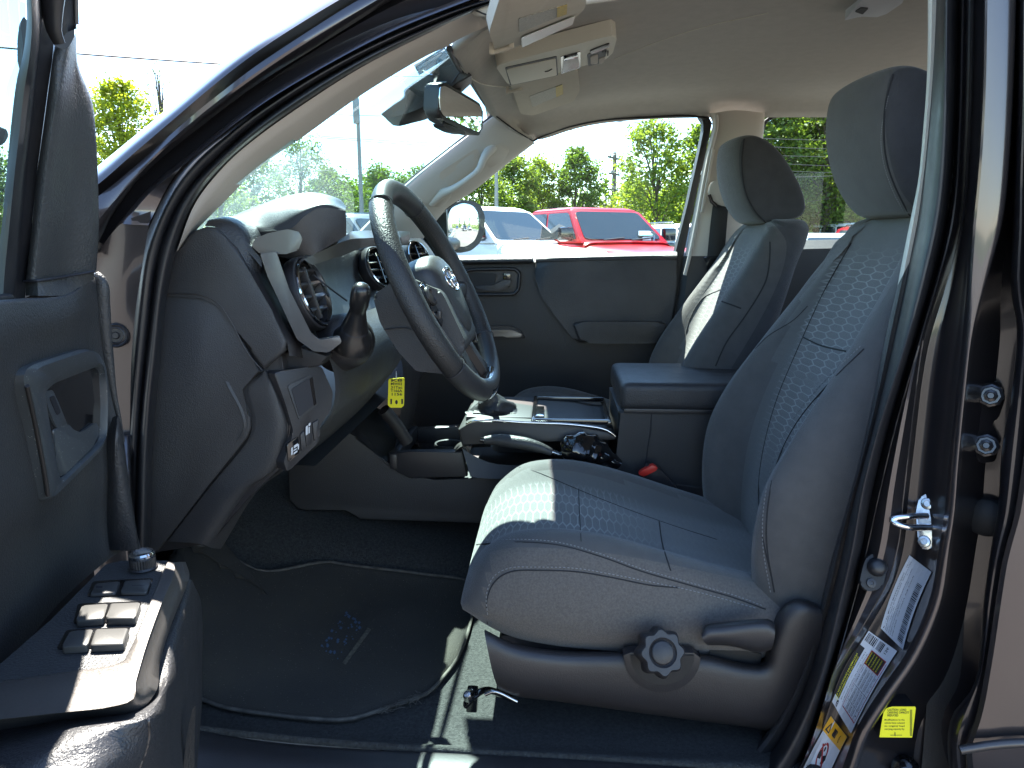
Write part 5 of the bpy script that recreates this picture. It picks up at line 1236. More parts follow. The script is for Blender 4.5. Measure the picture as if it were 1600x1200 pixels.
box('tray_mat', Vector(((X1 + X2) / 2, Yc1 + .13, zt2 - .018)), (X2 - X1, .25, .008), M['rubber_soft'], CN, .002)
box('tray_end', Vector((X1 + .02, Yc1 + .10, zt2 + .001)), (.02, .10, .008), M['chrome'], CN, .003)
# shifter boot with folds and stem
bm = bmesh.new(); rings = []
cb = W(778, 650, 1.78); tp = W(768, 615, 1.74); rr = random.Random(11)
for k in range(12):
    t = k / 11; c = cb.lerp(tp, t); r = .064 * (1 - t) ** .9 + .014; 
    rings.append([bm.verts.new(c + Vector((math.cos(a) * r * (1 + .24 * math.sin(3 * a + k * 1.3) * (1 - t)), math.sin(a) * r * (.9 + .16 * math.sin(4 * a - k)), .006 * math.sin(5 * a + k * 2.1) * (1 - t)))) for a in [2 * math.pi * j / 28 for j in range(28)]])
for a, b in zip(rings, rings[1:]):
    for j in range(28): bm.faces.new((a[j], a[(j + 1) % 28], b[(j + 1) % 28], b[j]))
bt = bm_to('shifter_boot', bm, M['leather'], CN); 
tube('shift_lever', [W(770, 622, 1.745), W(766, 600, 1.735), W(760, 560, 1.73)], .008, M['chrome'], CN)
lathe('shift_knob', W(757, 540, 1.73), W(757, 530, 1.73) - W(762, 560, 1.73), [(0, -.04), (.014, -.038), (.020, -.01), (.024, .02), (.020, .035), (0, .042)], M['leather'], CN)
# handbrake beside the deck
hb = [W(757, 688, 1.615), W(775, 687, 1.615), W(800, 690, 1.61), W(825, 694, 1.605), W(848, 701, 1.605), W(862, 707, 1.605)]
bm = bmesh.new(); tube_bm(bm, hb, [.009, .0145, .0155, .015, .013, .009], 16, n=30); bm_to('handbrake_grip', bm, M['leather'], CN)
tube('handbrake_button', [W(751, 687, 1.615), W(759, 688, 1.615)], .007, M['gloss_black'], CN)
tube('handbrake_lever', [W(845, 701, 1.61), W(880, 712, 1.62), W(915, 722, 1.63)], .007, M['steel'], CN)
bm = bmesh.new(); rings = []
pth = catmull([W(876, 702, 1.615), W(900, 700, 1.62), W(925, 705, 1.63), W(950, 716, 1.635), W(965, 726, 1.64)], 20)
for k, (p, a, b) in enumerate(frames(pth)):
    t = k / 19; r = (.016 + .020 * math.sin(math.pi * min(1, t * 1.2)) ** .7) 
    rings.append([bm.verts.new(p + (a * math.cos(w) + b * math.sin(w)) * r * (1 + .22 * math.sin(3 * w + k * .9) * math.sin(k * .8))) for w in [2 * math.pi * j / 24 for j in range(24)]])
for a, b in zip(rings, rings[1:]):
    for j in range(24): bm.faces.new((a[j], a[(j + 1) % 24], b[(j + 1) % 24], b[j]))
for r in (rings[0], rings[-1]): bm.faces.new(r)
bm_to('handbrake_boot', bm, M['gloss_black'], CN)
loft('brake_recess', [crv([(722, 700), (740, 712), (770, 724), (840, 728), (960, 728)], Yc1 - .012), crv([(735, 745), (760, 748), (800, 748), (860, 748), (980, 750)], Yc1 - .03)], M['plastic'], CN, n=16)
# storage box and padded armrest lid
Xa, Xb = W(968, 640, 1.655).x, .56
zl = W(1010, 642, 1.655).z; ztop = W(1000, 602, 1.655).z + .006
cbox([(966, 642), (985, 641), (1130, 642), (1180, 642), (1180, 830), (1000, 830), (955, 760), (966, 720)], 'storage_box', M['plastic'], 1.662, .28, .006)
tube('box_seam', crv([(1018, 643), (1017, 670), (1010, 715), (1004, 740)], 1.661), .0014, M['ink'], CN)
bm = bmesh.new(); box_bm(bm, Vector(((Xa + Xb) / 2, 1.80, (zl + ztop) / 2)), (Xb - Xa, .30, ztop - zl), .022, None, 0, 6); bm_to('armrest_lid', bm, M['leather'], CN, True, 80)
box('lid_base', Vector(((Xa + Xb) / 2, 1.80, zl - .001)), (Xb - Xa - .02, .29, .012), M['plastic_fine'], CN, .003)
prism('lid_latch', rnd([W(x, y, 1.72) for x, y in ((966, 628), (976, 630), (980, 652), (974, 655), (966, 640))], .2), (0, .10, 0), M['silver_dark'], CN, bev=.003)
# under-dash bracket
tube('heater_duct', [W(600, 640, 1.62), W(618, 662, 1.64), W(636, 690, 1.66)], .016, M['plastic_fine'], TR, n=10)

# yellow tag hanging from the ignition
Yt = 1.36
tgp = [(607, 592), (632, 590), (631, 634), (627, 637), (610, 637), (606, 633)]
kt = prism('key_tag', rnd([W(x, y, Yt) for x, y in tgp], .1), (0, .0016, 0), M['yellow'], None, bev=0)
tag(kt, 'small yellow paper tag with black writing hanging below the steering column', 'tag')
sh = Sheet(lambda u, v, l: W(607 + 25 * u, 636 - 45 * v, Yt - .0008 - l))
for k, s in enumerate(('1156', 'T166A', '31Tac', 'MW02', 'K8')): sh.text(s, .14, .40 + k * .12, .13, 0, 0, .72, .02)
sh.ring(.5, .17, 0.0, .075, 0, 0, 16, 1.1); sh.rect(.12, .1, .22, .28, 0, 0); sh.rect(.8, .1, .9, .28, 0, 0)
sh.build('tag_writing', [M['ink']], kt)
tube('tag_string', [W(619, 593, Yt), W(619, 580, Yt + .003)], .001, M['steel'], kt)

# ================================================================== THE OPEN DRIVER DOOR (a part of the truck)
DR = empty('driver_door', (0, 0, 0)); DR.parent = TR; DR.location = -TR.location
dn = Vector((.93, .37, 0)).normalized()
dpl = lambda off=0: plane_at(Vector((-.52, .76, 0)) + dn * off, dn)
def C3(*rows): return [[W(*p) for p in r] for r in rows]
# inner panel: belt roll, hollow behind the handle, swelling out to the armrest
panel = loft('door_panel', C3(
    [(-120, 480, .40), (-20, 470, .56), (40, 466, .66), (92, 463, .74), (118, 452, .79), (138, 434, .83), (150, 430, .87)],
    [(-120, 490, .38), (-20, 478, .54), (40, 473, .645), (92, 470, .73), (118, 458, .78), (138, 441, .82), (152, 440, .86)],
    [(-120, 545, .36), (-20, 520, .52), (40, 508, .63), (92, 498, .715), (120, 488, .77), (138, 478, .82), (156, 480, .86)],
    [(-120, 600, .36), (-20, 570, .53), (40, 552, .64), (92, 540, .73), (122, 535, .79), (140, 535, .835), (162, 540, .865)],
    [(-120, 680, .37), (-20, 640, .55), (30, 620, .64), (92, 610, .745), (128, 605, .80), (150, 610, .845), (172, 610, .87)],
    [(-120, 780, .37), (-20, 740, .55), (30, 720, .64), (92, 705, .745), (130, 695, .80), (160, 690, .85), (188, 680, .88)],
    [(-120, 860, .365), (-20, 820, .545), (30, 800, .635), (85, 770, .735), (130, 755, .80), (165, 750, .85), (198, 740, .885)],
    [(-120, 960, .38), (-20, 905, .57), (30, 870, .66), (85, 835, .75), (130, 825, .81), (168, 820, .86), (208, 810, .885)],
    [(-120, 1150, .42), (-20, 1060, .58), (40, 1005, .68), (95, 940, .77), (150, 890, .84), (190, 862, .88), (222, 862, .895)]), M['door_plastic'], DR, n=60, sub=6)
BV_D = bvh_of(panel)
# front lip and end strip of the panel
bm = bmesh.new(); tube_bm(bm, [W(147, 436, .865), W(154, 434, .86), (W(158, 442, .86)), W(159, 470, .862), W(162, 510, .865), W(168, 560, .87), W(176, 610, .875), W(185, 650, .88), W(193, 690, .885)], [.006, .010, .010, .009, .008, .006, .004, .003, .002], 12, n=50, flat=.8)
bm_to('panel_lip', bm, M['door_plastic'], DR)
loft('end_strip', C3([(176, 652, .865), (166, 690, .86), (163, 740, .86), (161, 800, .862), (160, 860, .87)], [(184, 650, .855), (180, 690, .845), (180, 745, .845), (182, 800, .848), (184, 860, .86)], [(190, 664, .87), (194, 700, .86), (199, 745, .86), (207, 800, .862), (216, 860, .87)], [(190, 664, .90), (195, 700, .90), (200, 745, .90), (208, 800, .90), (217, 860, .90)]), M['leather'], DR, n=30, sub=4)
# outer shell of the door behind the panel
loft('door_skin', [[Vector((-.60, .90, 1.26)), Vector((-.52, .60, 1.27)), Vector((-.42, .25, 1.28)), Vector((-.22, -.35, 1.28))], [Vector((-.64, .90, 1.0)), Vector((-.58, .58, 1.0)), Vector((-.49, .22, 1.0)), Vector((-.28, -.38, 1.0))], [Vector((-.64, .90, .75)), Vector((-.58, .58, .75)), Vector((-.49, .22, .75)), Vector((-.28, -.38, .75))], [Vector((-.58, .90, .45)), Vector((-.52, .60, .45)), Vector((-.42, .25, .45)), Vector((-.22, -.35, .45))]], M['paint'], DR, n=30, sub=3, thick=.01)
# handle bezel, cup and lever
P = dpl(.010); Pr = dpl(-.004); P2_ = dpl(.004)
PD = lambda x, y, o=.007: (hit(BV_D, x, y) or P(x, y)) + dn * o
bz = rnd([PD(x, y) for x, y in ((22, 592), (28, 577), (42, 569), (118, 545), (138, 549), (151, 570), (155, 620), (154, 672), (146, 702), (86, 762), (60, 786), (55, 750), (40, 680))], .25, 4)
inner = rnd([PD(x, y) for x, y in ((58, 614), (74, 599), (142, 573), (150, 580), (153, 635), (151, 688), (84, 750), (78, 730), (66, 665))], .14, 4)
def ring_between(name, outer, inn, m, parent, depth, n=120):
    A = catmull(outer, n, True); B = catmull(inn, n, True)
    # start both loops at the direction nearest up
    def roll(L):
        c = sum(L, Vector()) / len(L); k = max(range(len(L)), key=lambda i: (L[i] - c).z); return L[k:] + L[:k]
    A, B = roll(A), roll(B)
    rows = [[p - dn * depth for p in A], A, [a.lerp(b, .12) + dn * .004 for a, b in zip(A, B)], [a.lerp(b, .75) + dn * .004 for a, b in zip(A, B)], B, [p - dn * (depth + .012) for p in B]]
    V = [p for r in rows for p in r]; Fc = [(r * n + i, r * n + (i + 1) % n, (r + 1) * n + (i + 1) % n, (r + 1) * n + i) for r in range(len(rows) - 1) for i in range(n)]
    return link(name, mesh_from(V, Fc), m, parent, True, 40)
M['bezel_scuffed'] = mat('bezel_scuffed', (0.055, 0.062, 0.068), 0.34, grain=600, gstr=.15, wear=(330, .14, (.35, .35, .33)))
bzo = ring_between('handle_bezel', bz, inner, M['bezel_scuffed'], DR, .010)
prism('handle_cup', [p - dn * .004 for p in inner], -dn * .004, M['gloss_black'], DR, bev=0)
P2_ = lambda x, y: PD(x, y, .006)
tube('bezel_edge', [PD(x, y) + dn * .003 for x, y in ((23, 604), (40, 678), (54, 748), (58, 776))], .0022, M['silver_dark'], DR, n=20)
bm = bmesh.new()
prism_bm(bm, rnd([P2_(x, y) for x, y in ((59, 614), (72, 609), (82, 630), (92, 655), (97, 664), (82, 672), (76, 664), (66, 640))], .2), -dn * .02, .003)
bm_to('lock_button', bm, M['bezel_scuffed'], DR, True, 50)
prism('lock_slot', rnd([P2_(x, y) + dn * .001 for x, y in ((66, 622), (73, 618), (84, 645), (78, 650))], .2), -dn * .001, M['ink'], DR, bev=0)
bm = bmesh.new(); prism_bm(bm, rnd([P2_(x, y) for x, y in ((74, 672), (84, 668), (98, 663), (106, 672), (116, 676), (128, 670), (140, 661), (146, 664), (147, 678), (136, 700), (86, 748), (80, 730))], .2), -dn * .018, .004, 0, 3)
bm_to('door_handle', bm, M['bezel_scuffed'], DR, True, 50)
# switch plate (nearly level), its silver surround and the switches
ZP = .06
def Z_(pts, z): return [WZ(x, y, z + ZP) for x, y in pts]
inn = [(262, 878), (245, 918), (222, 975), (203, 1018), (190, 1037), (160, 1045), (105, 1053), (50, 1061), (-60, 1076)]
rid = [(272, 879), (273, 893), (250, 950), (228, 1012), (214, 1060), (204, 1092), (170, 1102), (100, 1110), (-60, 1128)]
out_ = [(290, 878), (296, 900), (286, 930), (268, 975), (250, 1035), (243, 1082), (212, 1112), (100, 1121), (-60, 1142)]
def zc(pts, zs): return [WZ(x, y, z + ZP) for (x, y), z in zip(pts, zs)]
loft('armrest_trim', [zc(inn, [.894] * 9), zc(inn, [.899] * 9), zc(rid, [.898] * 9), zc(rid, [.896] * 9), [WZ(x, y, .875 + ZP) for x, y in out_], [WZ(x, y, .87 + ZP) + Vector((-.01, 0, -.01)) for x, y in out_]], M['silver'], DR, n=70, sub=2, auto=50)
fld = [(262, 876), (190, 876), (165, 882), (80, 968), (-60, 1090), (-60, 1078), (50, 1062), (105, 1054), (160, 1046), (190, 1038), (203, 1019), (222, 976), (245, 919)]
bm = bmesh.new(); prism_bm(bm, Z_(fld, .895), (0, 0, -.03), 0); bm_to('switch_plate', bm, M['door_plastic'], DR, False)
def btn(pts, h, name='window_switch', m='switch', bow=True):
    q = Z_(pts, .896 + h); 
    return prism(name, rnd(q, .12, 3), (0, 0, -h), M[m], DR, bev=.002, seg=3)
M['switch_gap'] = M['gloss_black']
for q in (((145, 908), (240, 903), (231, 929), (136, 932)), ((122, 943), (222, 939), (213, 971), (114, 974)), ((104, 984), (204, 979), (195, 1010), (88, 1014))):
    prism('switch_well', rnd(Z_(q, .8962), .1), (0, 0, -.002), M['gloss_black'], DR, bev=0)
btn([(149, 911), (188, 907), (180, 926), (140, 929)], .003, 'lock_switch'); btn([(194, 907), (237, 904), (229, 926), (188, 926)], .003, 'lock_switch')
for q in (((129, 945), (169, 942), (162, 966), (118, 970)), ((172, 942), (220, 940), (211, 966), (165, 966)), ((110, 985), (146, 982), (137, 1008), (96, 1011)), ((149, 982), (202, 980), (193, 1006), (140, 1008))):
    btn(q, .007)
shb = Sheet(lambda u, v, l: WZ(u, v, .9035 + ZP + l))
shb.rect(150, 915.5, 160, 919, 0, 0); shb.rect(206, 914, 226, 915, 0, 0)
shb.build('switch_symbols', [M['ink']], DR)
kc2 = WZ(224, 886, .897 + ZP)
bm = bmesh.new(); seg = 60
rings = []
for r, h, kn in ((.0155, 0, 0), (.0135, .002, 0), (.0135, .003, 1), (.0135, .012, 1), (.0125, .013, 0), (.0138, .0145, 0), (.0138, .017, 0), (.012, .019, 0), (.010, .0185, 0), (0, .0185, 0)):
    rings.append([bm.verts.new(kc2 + Vector((math.cos(2 * math.pi * j / seg), math.sin(2 * math.pi * j / seg), 0)) * (r * (1 + kn * .035 * (1 if j % 2 else -1))) + Vector((0, 0, h))) for j in range(seg)] if r else [bm.verts.new(kc2 + Vector((0, 0, h)))])
for k, (a, b) in enumerate(zip(rings, rings[1:])):
    for j in range(seg):
        f = bm.faces.new((a[j], a[(j + 1) % seg], b[0])) if len(b) == 1 else bm.faces.new((a[j], a[(j + 1) % seg], b[(j + 1) % seg], b[j]))
        f.material_index = 1 if k >= 4 else 0
bm_to('mirror_knob', bm, [M['plastic_fine'], M['chrome']], DR, True, 30)
# leather armrest bolster below the trim
o1 = [(-60, 1136), (60, 1124), (135, 1118), (205, 1112), (243, 1083), (256, 1040), (286, 950), (297, 905)]
bz_ = lambda pts, zs: [WZ(x, y, z) for (x, y), z in zip(pts, zs)]
bol = loft('armrest', [
    [WZ(x, y, .868 + ZP) + Vector((-.02, 0, -.004)) for x, y in o1], [WZ(x, y, .862 + ZP) for x, y in o1],
    bz_([(-60, 1240), (70, 1165), (120, 1140), (215, 1122), (258, 1078), (278, 1020), (298, 950), (305, 918)], [.944, .948, .950, .946, .925, .908, .90, .90]),
    bz_([(20, 1300), (85, 1200), (150, 1170), (232, 1150), (268, 1100), (290, 1040), (306, 970), (311, 930)], [.935, .944, .944, .926, .89, .87, .86, .87]),
    bz_([(60, 1400), (92, 1280), (155, 1240), (236, 1200), (270, 1160), (298, 1080), (312, 990), (315, 945)], [.915, .925, .918, .88, .835, .81, .81, .82]),
    bz_([(90, 1500), (110, 1400), (180, 1330), (245, 1260), (285, 1220), (304, 1140), (315, 1040), (317, 970)], [.83, .84, .82, .79, .76, .73, .73, .75]),
    bz_([(100, 1600), (150, 1500), (200, 1420), (262, 1340), (300, 1280), (308, 1200), (316, 1080), (317, 1000)], [.62, .64, .64, .64, .64, .64, .66, .70])], M['leather'], DR, n=60, sub=5)
BV_A = bvh_of(bol)
seam_on('armrest_seam', BV_A, [(232, 1122), (233, 1150), (228, 1175), (218, 1200)], .0012, M['silver_dark'], bol)
loft('speaker_grille', C3([(300, 1110, 0.656), (292, 1150, 0.651), (284, 1230, 0.651)], [(306, 1100, 0.660), (304, 1150, 0.660), (304, 1230, 0.660)]), M['perf'], DR, n=12)
loft('lower_panel', C3([(-80, 1130, 0.493), (60, 1122, 0.546), (140, 1116, 0.581)], [(-80, 1220, 0.475), (60, 1180, 0.528), (130, 1150, 0.563)], [(-80, 1400, 0.475), (60, 1400, 0.528), (150, 1400, 0.563)]), M['plastic'], DR, n=20, sub=3)
# ---- window frame, mirror sail, glass run
fr_rows = [
    [(40, -250, .66), (41, 0, .68), (42, 30, .685), (36, 85, .69), (27, 120, .69), (20, 170, .69), (13, 240, .69), (5, 330, .68), (-6, 420, .675), (-12, 480, .67)],
    [(47, -250, .655), (49, 0, .675), (50, 40, .68), (46, 90, .685), (38, 140, .69), (31, 200, .69), (23, 270, .685), (15, 350, .68), (7, 430, .675), (4, 480, .67)],
    [(60, -250, .67), (61, 0, .69), (62, 40, .695), (60, 80, .70), (53, 140, .70), (46, 200, .70), (38, 270, .70), (30, 350, .695), (23, 430, .69), (19, 480, .685)],
    [(62, -250, .70), (63, 0, .715), (64, 40, .72), (62, 80, .72), (56, 140, .72), (49, 200, .72), (41, 270, .72), (34, 350, .715), (28, 430, .71), (25, 480, .71)],
    [(80, -250, .71), (82, 0, .73), (83, 40, .735), (83, 80, .735), (75, 140, .735), (67, 200, .735), (58, 270, .735), (50, 350, .73), (42, 430, .73), (38, 480, .725)]]
loft('window_frame', C3(*fr_rows), M['rubber'], DR, n=60, sub=2, auto=30)
sail_rows = [
    [(84, 66, .75), (82, 90, .745), (75, 140, .74), (67, 200, .74), (58, 270, .74), (50, 350, .735), (40, 440, .73)],
    [(86, 72, .735), (84, 92, .73), (78, 140, .728), (70, 200, .728), (60, 270, .728), (52, 350, .724), (42, 440, .72)],
    [(104, 76, .735), (101, 100, .735), (94, 148, .73), (86, 205, .73), (77, 275, .73), (69, 352, .727), (60, 438, .725)],
    [(117, 55, .755), (116, 105, .765), (116, 160, .77), (114, 215, .775), (110, 290, .78), (107, 355, .78), (100, 432, .78)],
    [(119, 40, .765), (121, 100, .775), (141, 158, .80), (147, 210, .81), (150, 290, .82), (151, 355, .82), (147, 424, .82)],
    [(120, 38, .80), (122, 98, .81), (143, 156, .835), (149, 210, .845), (152, 290, .85), (153, 355, .85), (149, 424, .85)]]
sail = loft('mirror_sail', C3(*sail_rows), M['door_plastic'], DR, n=50, sub=4, auto=50)
loft('sail_base', C3([(40, 441, .725), (60, 439, .72), (100, 433, .775), (147, 425, .815)], [(40, 462, .722), (60, 462, .715), (95, 462, .745), (120, 452, .79), (147, 436, .82)]), M['door_plastic'], DR, n=20)
tube('sail_seam', [W(38, 440, .72), W(60, 438.5, .716), W(100, 432.5, .77), W(148, 424, .812)], .0015, M['ink'], DR, n=20)
prism('sail_cap', rnd([W(x, y, .80) for x, y in ((82, 20), (116, 20), (117, 90), (84, 110))], .1), ray(100, 60) * .004, M['rubber_soft'], DR, bev=0)
prism('frame_backing', [W(x, y, .83) for x, y in ((44, 60), (114, 60), (116, 115), (130, 165), (140, 250), (144, 418), (30, 470), (36, 200))], ray(90, 250) * .004, M['rubber_soft'], DR, bev=0)
loft('upper_frame', C3([(118, -250, .76), (118, -60, .77), (118, 20, .77), (120, 45, .775)], [(104, -250, .745), (104, -60, .755), (104, 20, .76), (106, 50, .76)], [(98, -250, .74), (98, -60, .75), (97, 20, .755), (97, 60, .76)], [(84, -250, .73), (84, -60, .745), (84, 20, .75), (84, 70, .75)]), M['rubber'], DR, n=20, sub=2)
bm = bmesh.new(); tube_bm(bm, [W(80, -250, .70), W(82, -60, .715), W(82, 20, .722), (W(85, 50, .725)), W(93, 68, .73)], [.022, .022, .019, .012, .006], 14, n=30, flat=.6); bm_to('glass_run', bm, M['rubber'], DR)
tube('frame_edge', [W(119, -250, .765), W(119, 0, .768), W(120, 38, .77)], .002, M['silver_dark'], DR, n=10)
prism('frame_cap', rnd([W(x, y, .70) for x, y in ((27, 62), (30, 38), (37, 25), (41, 30), (42, 100), (31, 112), (27, 95))], .2), (-.01, .02, 0), M['rubber'], DR, bev=.003)
gl = mesh_from([W(41, -250, .69), W(40, 60, .695), W(16, 200, .695), (W(2, 350, .69)), W(-14, 490, .68), W(-160, 560, .40), W(-160, -250, .40)], [(0, 1, 2, 3, 4, 5, 6)])
link('door_glass', gl, M['door_glass'], DR, False)
prism('door_mirror', rnd([W(x, y, .90) for x, y in ((-60, 170), (-5, 196), (12, 203), (14, 212), (6, 226), (-20, 232), (-60, 240))], .2), (-.12, .08, 0), M['plastic_fine'], DR, bev=.01)
tube('glass_wiper', [W(-160, 500, .40), W(-20, 470, .64), W(14, 466, .68)], .005, M['rubber'], DR, n=12)
# door check grommet in the hinge pillar
gc = W(181, 524, .972)
gn = Vector((.35, -.93, .05)).normalized()
lathe('wiring_grommet', gc, gn, [(.0175, -.01), (.0175, .003), (.0155, .006), (.013, .003), (.011, .004), (.010, .001), (.0055, .001), (.004, .004), (0, .004)], M['rubber'], TR, 30, 40)

# ================================================================== B PILLAR HARDWARE AND STICKERS
def onj(px, py, lift=.001, fb=.99): return hit(BV_J, px, py, lift) or W(px, py, fb)
# striker: plate, two bolts, U bar
jn = None
h1, h2, h3 = onj(1440, 790), onj(1452, 850), onj(1462, 810)
sc0 = onj(1450, 815, .010)
spn = (CAM - sc0).normalized(); spn = (spn + Vector((-.12, 0, 0))).normalized()
pst = plane_at(sc0, spn)
st = rnd([pst(x, y) for x, y in ((1436, 778), (1450, 770), (1462, 776), (1468, 792), (1468, 838), (1452, 860), (1440, 858), (1434, 842), (1431, 800))], .25, 4)
stp = prism('door_striker', st, -spn * .006, M['steel'], body_b, bev=.0015, both=True)
prism('striker_shim', [p - spn * .004 + Vector((.004, 0, 0)) for p in st], -spn * .006, M['gloss_black'], stp, bev=0)
for q in ((1449, 787), (1444, 846)):
    lathe('striker_bolt', pst(*q), spn, [(.0085, 0), (.0085, .0015), (.0075, .0035), (.0045, .004), (.004, .0025), (.0015, .0025), (0, .0025)], M['steel'], stp, 24)
tube('striker_bar', [pst(1448, 806), pst(1434, 806) + spn * .012, pst(1425, 807) + spn * .020, pst(1403, 810) + spn * .030, pst(1399, 814) + spn * .031, pst(1410, 820) + spn * .030, pst(1428, 824) + spn * .020, pst(1444, 824) + spn * .008, pst(1456, 824)], .0046, M['chrome'], stp, n=40, seg=12)
# rubber stop
b0c = onj(1364, 893, .001)
bn_ = (CAM + Vector((.4, 0, 0)) - b0c).normalized(); pbp = plane_at(b0c + bn_ * .003, bn_)
prism('door_stop', rnd([pbp(x, y) for x, y in ((1350, 880), (1356, 868), (1370, 864), (1384, 872), (1386, 890), (1380, 915), (1366, 925), (1350, 922), (1343, 908))], .3), -bn_ * .008, M['rubber_soft'], body_b, bev=.002)
lathe('stop_button', pbp(1370, 886), bn_, [(.014, -.004), (.0135, .004), (.010, .010), (.006, .012), (0, .0125)], M['rubber'], body_b, 20)
lathe('stop_screw', pbp(1361, 911), bn_, [(.007, 0), (.0065, .0025), (.003, .003), (.0025, .002), (0, .002)], M['plastic_fine'], body_b, 18)
# rear door hinges deep in the jamb
for cx, cy in ((1548, 618), (1541, 696)):
    c = W(cx, cy, 1.005); ax_ = (CAM - c).normalized()
    lathe('hinge_bolt', c, ax_, [(.017, -.01), (.016, .002), (.013, .003), (.012, .001), (.009, .001), (.008, .006), (.005, .007), (.004, .005), (0, .005)], M['paint_dark'], body_b, 8, 30)
prism('door_hinge', rnd([W(x, y, 1.012) for x, y in ((1530, 600), (1560, 596), (1572, 620), (1560, 655), (1548, 660), (1562, 690), (1556, 722), (1530, 724), (1520, 700), (1528, 660), (1522, 630))], .2), (0, .02, 0), M['paint_dark'], body_b, bev=.004)
lathe('hinge_boot', W(1540, 810, 1.01), (-.6, -.8, .1), [(.026, -.03), (.024, -.02), (.028, -.014), (.024, -.008), (.027, -.002), (.020, .004), (0, .006)], M['rubber_soft'], body_b, 24)
lathe('hinge_pin', W(1415, 1200, 1.0), (-.3, -.5, .8), [(.020, -.03), (.02, .0), (.012, .006), (.009, .012), (0, .014)], M['gloss_black'], body_b, 20)
# stickers: bilinear sheets laid on the jamb
def quad_map(c00, c10, c11, c01, lift0=.0012, bend=0.0):
    def f(u, v, l):
        e = 4 * u * (1 - u) * bend
        x = (c00[0] * (1 - u) + c10[0] * u) * (1 - v) + (c01[0] * (1 - u) + c11[0] * u) * v
        y = (c00[1] * (1 - u) + c10[1] * u) * (1 - v) + (c01[1] * (1 - u) + c11[1] * u) * v
        nx, ny = (c10[1] - c00[1]), -(c10[0] - c00[0]); L = math.hypot(nx, ny)
        x += nx / L * e; y += ny / L * e
        return hit(BV_J, x, y, lift0 + l) or W(x, y, 1.0 - l - .012)
    return f
rr = random.Random(21)
# certification label: u runs up the pillar, v towards the outside
s1 = Sheet(quad_map((1376, 981), (1421, 867), (1457, 894), (1412, 1016), bend=4))
s1.rect(0, 0, 1, 1, 0, 0, 14, 6)
for k, (t, s, w) in enumerate((('MFD. BY: MOTOR MANUFACTURING     12/18', .07, .92), ('GVWR 5600LB (2540KG)  FRONT GAWR 2755LB   REAR GAWR 3110LB', .055, .92), ('WITH 245/75R16 TIRES  16X7J RIMS AT 200KPA(29PSI)', .05, .80), ('THIS VEHICLE CONFORMS TO ALL APPLICABLE FEDERAL SAFETY STANDARDS', .05, .86), ('IN EFFECT ON THE DATE OF MANUFACTURE SHOWN ABOVE', .05, .70), ('TYPE: TRUCK    C/TR: 1G3/FA14   A/TM: -01A/AC60', .06, .8))):
    s1.text(t, .03, .09 + k * .078, s * .9, 1, .0004, w, .004)
x = .05
while x < .80:
    w = rr.choice((.006, .009, .014)); s1.rect(x, .72, x + w, .93, 1, .0004, 1, 1); x += w + rr.choice((.006, .009, .012))
s1.build('certification_label', [M['label_silver'], M['ink']], body_b)
# tyre and loading label
s2 = Sheet(quad_map((1300, 1096), (1357, 985), (1403, 1018), (1331, 1147), bend=3))
s2.rect(0, .0, 1, 1, 0, 0, 14, 6)
s2.rect(.06, -.02, .80, .16, 1, .0003, 12, 1)
s2.text('TIRE AND LOADING INFORMATION', .07, .03, .06, 2, .0007, .62, .006)
s2.text('RENSEIGNEMENTS SUR LES PNEUS', .07, .10, .05, 2, .0007, .60, .004)
s2.rect(.005, -.005, .11, .30, 0, .0005, 2, 2); s2.ring(.055, .16, 0, .042, 1, .0009, 20, 1.0); s2.ring(.05, .16, .014, .022, 0, .0012, 14, 1.0)
s2.text('SEATING CAPACITY  TOTAL 5  FRONT 2  REAR 3', .13, .22, .045, 1, .0004, .64, .004); s2.text('COMBINED WEIGHT 505 KG OR 1110 LBS', .13, .30, .045, 1, .0004, .64, .004)
for a in ((.10, .37, .66, .385), (.10, .385, .112, .97), (.10, .955, .82, .97)): s2.rect(*a, 3, .0006, 6, 1)
s2.rect(.66, .37, .84, .92, 3, .0005, 3, 3); s2.rect(.672, .39, .83, .90, 1, .0008, 3, 3)
for k in range(5): s2.text('SEE OWNER MANUAL', .678, .42 + k * .095, .05, 2, .0011, .145, .008)
for v in (.50, .62, .74, .86): s2.rect(.112, v, .655, v + .008, 1, .0005, 6, 1)
for u in (.22, .40): s2.rect(u, .40, u + .004, .955, 1, .0005, 1, 4)
for k, v in enumerate((.41, .53, .65, .77, .885)):
    s2.text(('TIRE', 'FRONT', 'REAR', 'SPARE', '')[k] or 'T', .125, v, .06, 1, .0005, .08, .006); s2.text('P245/75R16', .235, v, .06, 1, .0005, .15, .004); s2.text('200KPA,29PSI', .42, v, .06, 1, .0005, .2, .004)
x = .87; y = .04
while y < .62:
    w = rr.choice((.012, .02, .03)); s2.rect(.875, y, .985, y + w, 1, .0005); y += w + rr.choice((.012, .02))
s2.text('156', .885, .72, .10, 1, .0006, .09, .012)
s2.build('loading_label', [M['label_white'], M['ink'], M['yellow'], M['red_ink']], body_b)
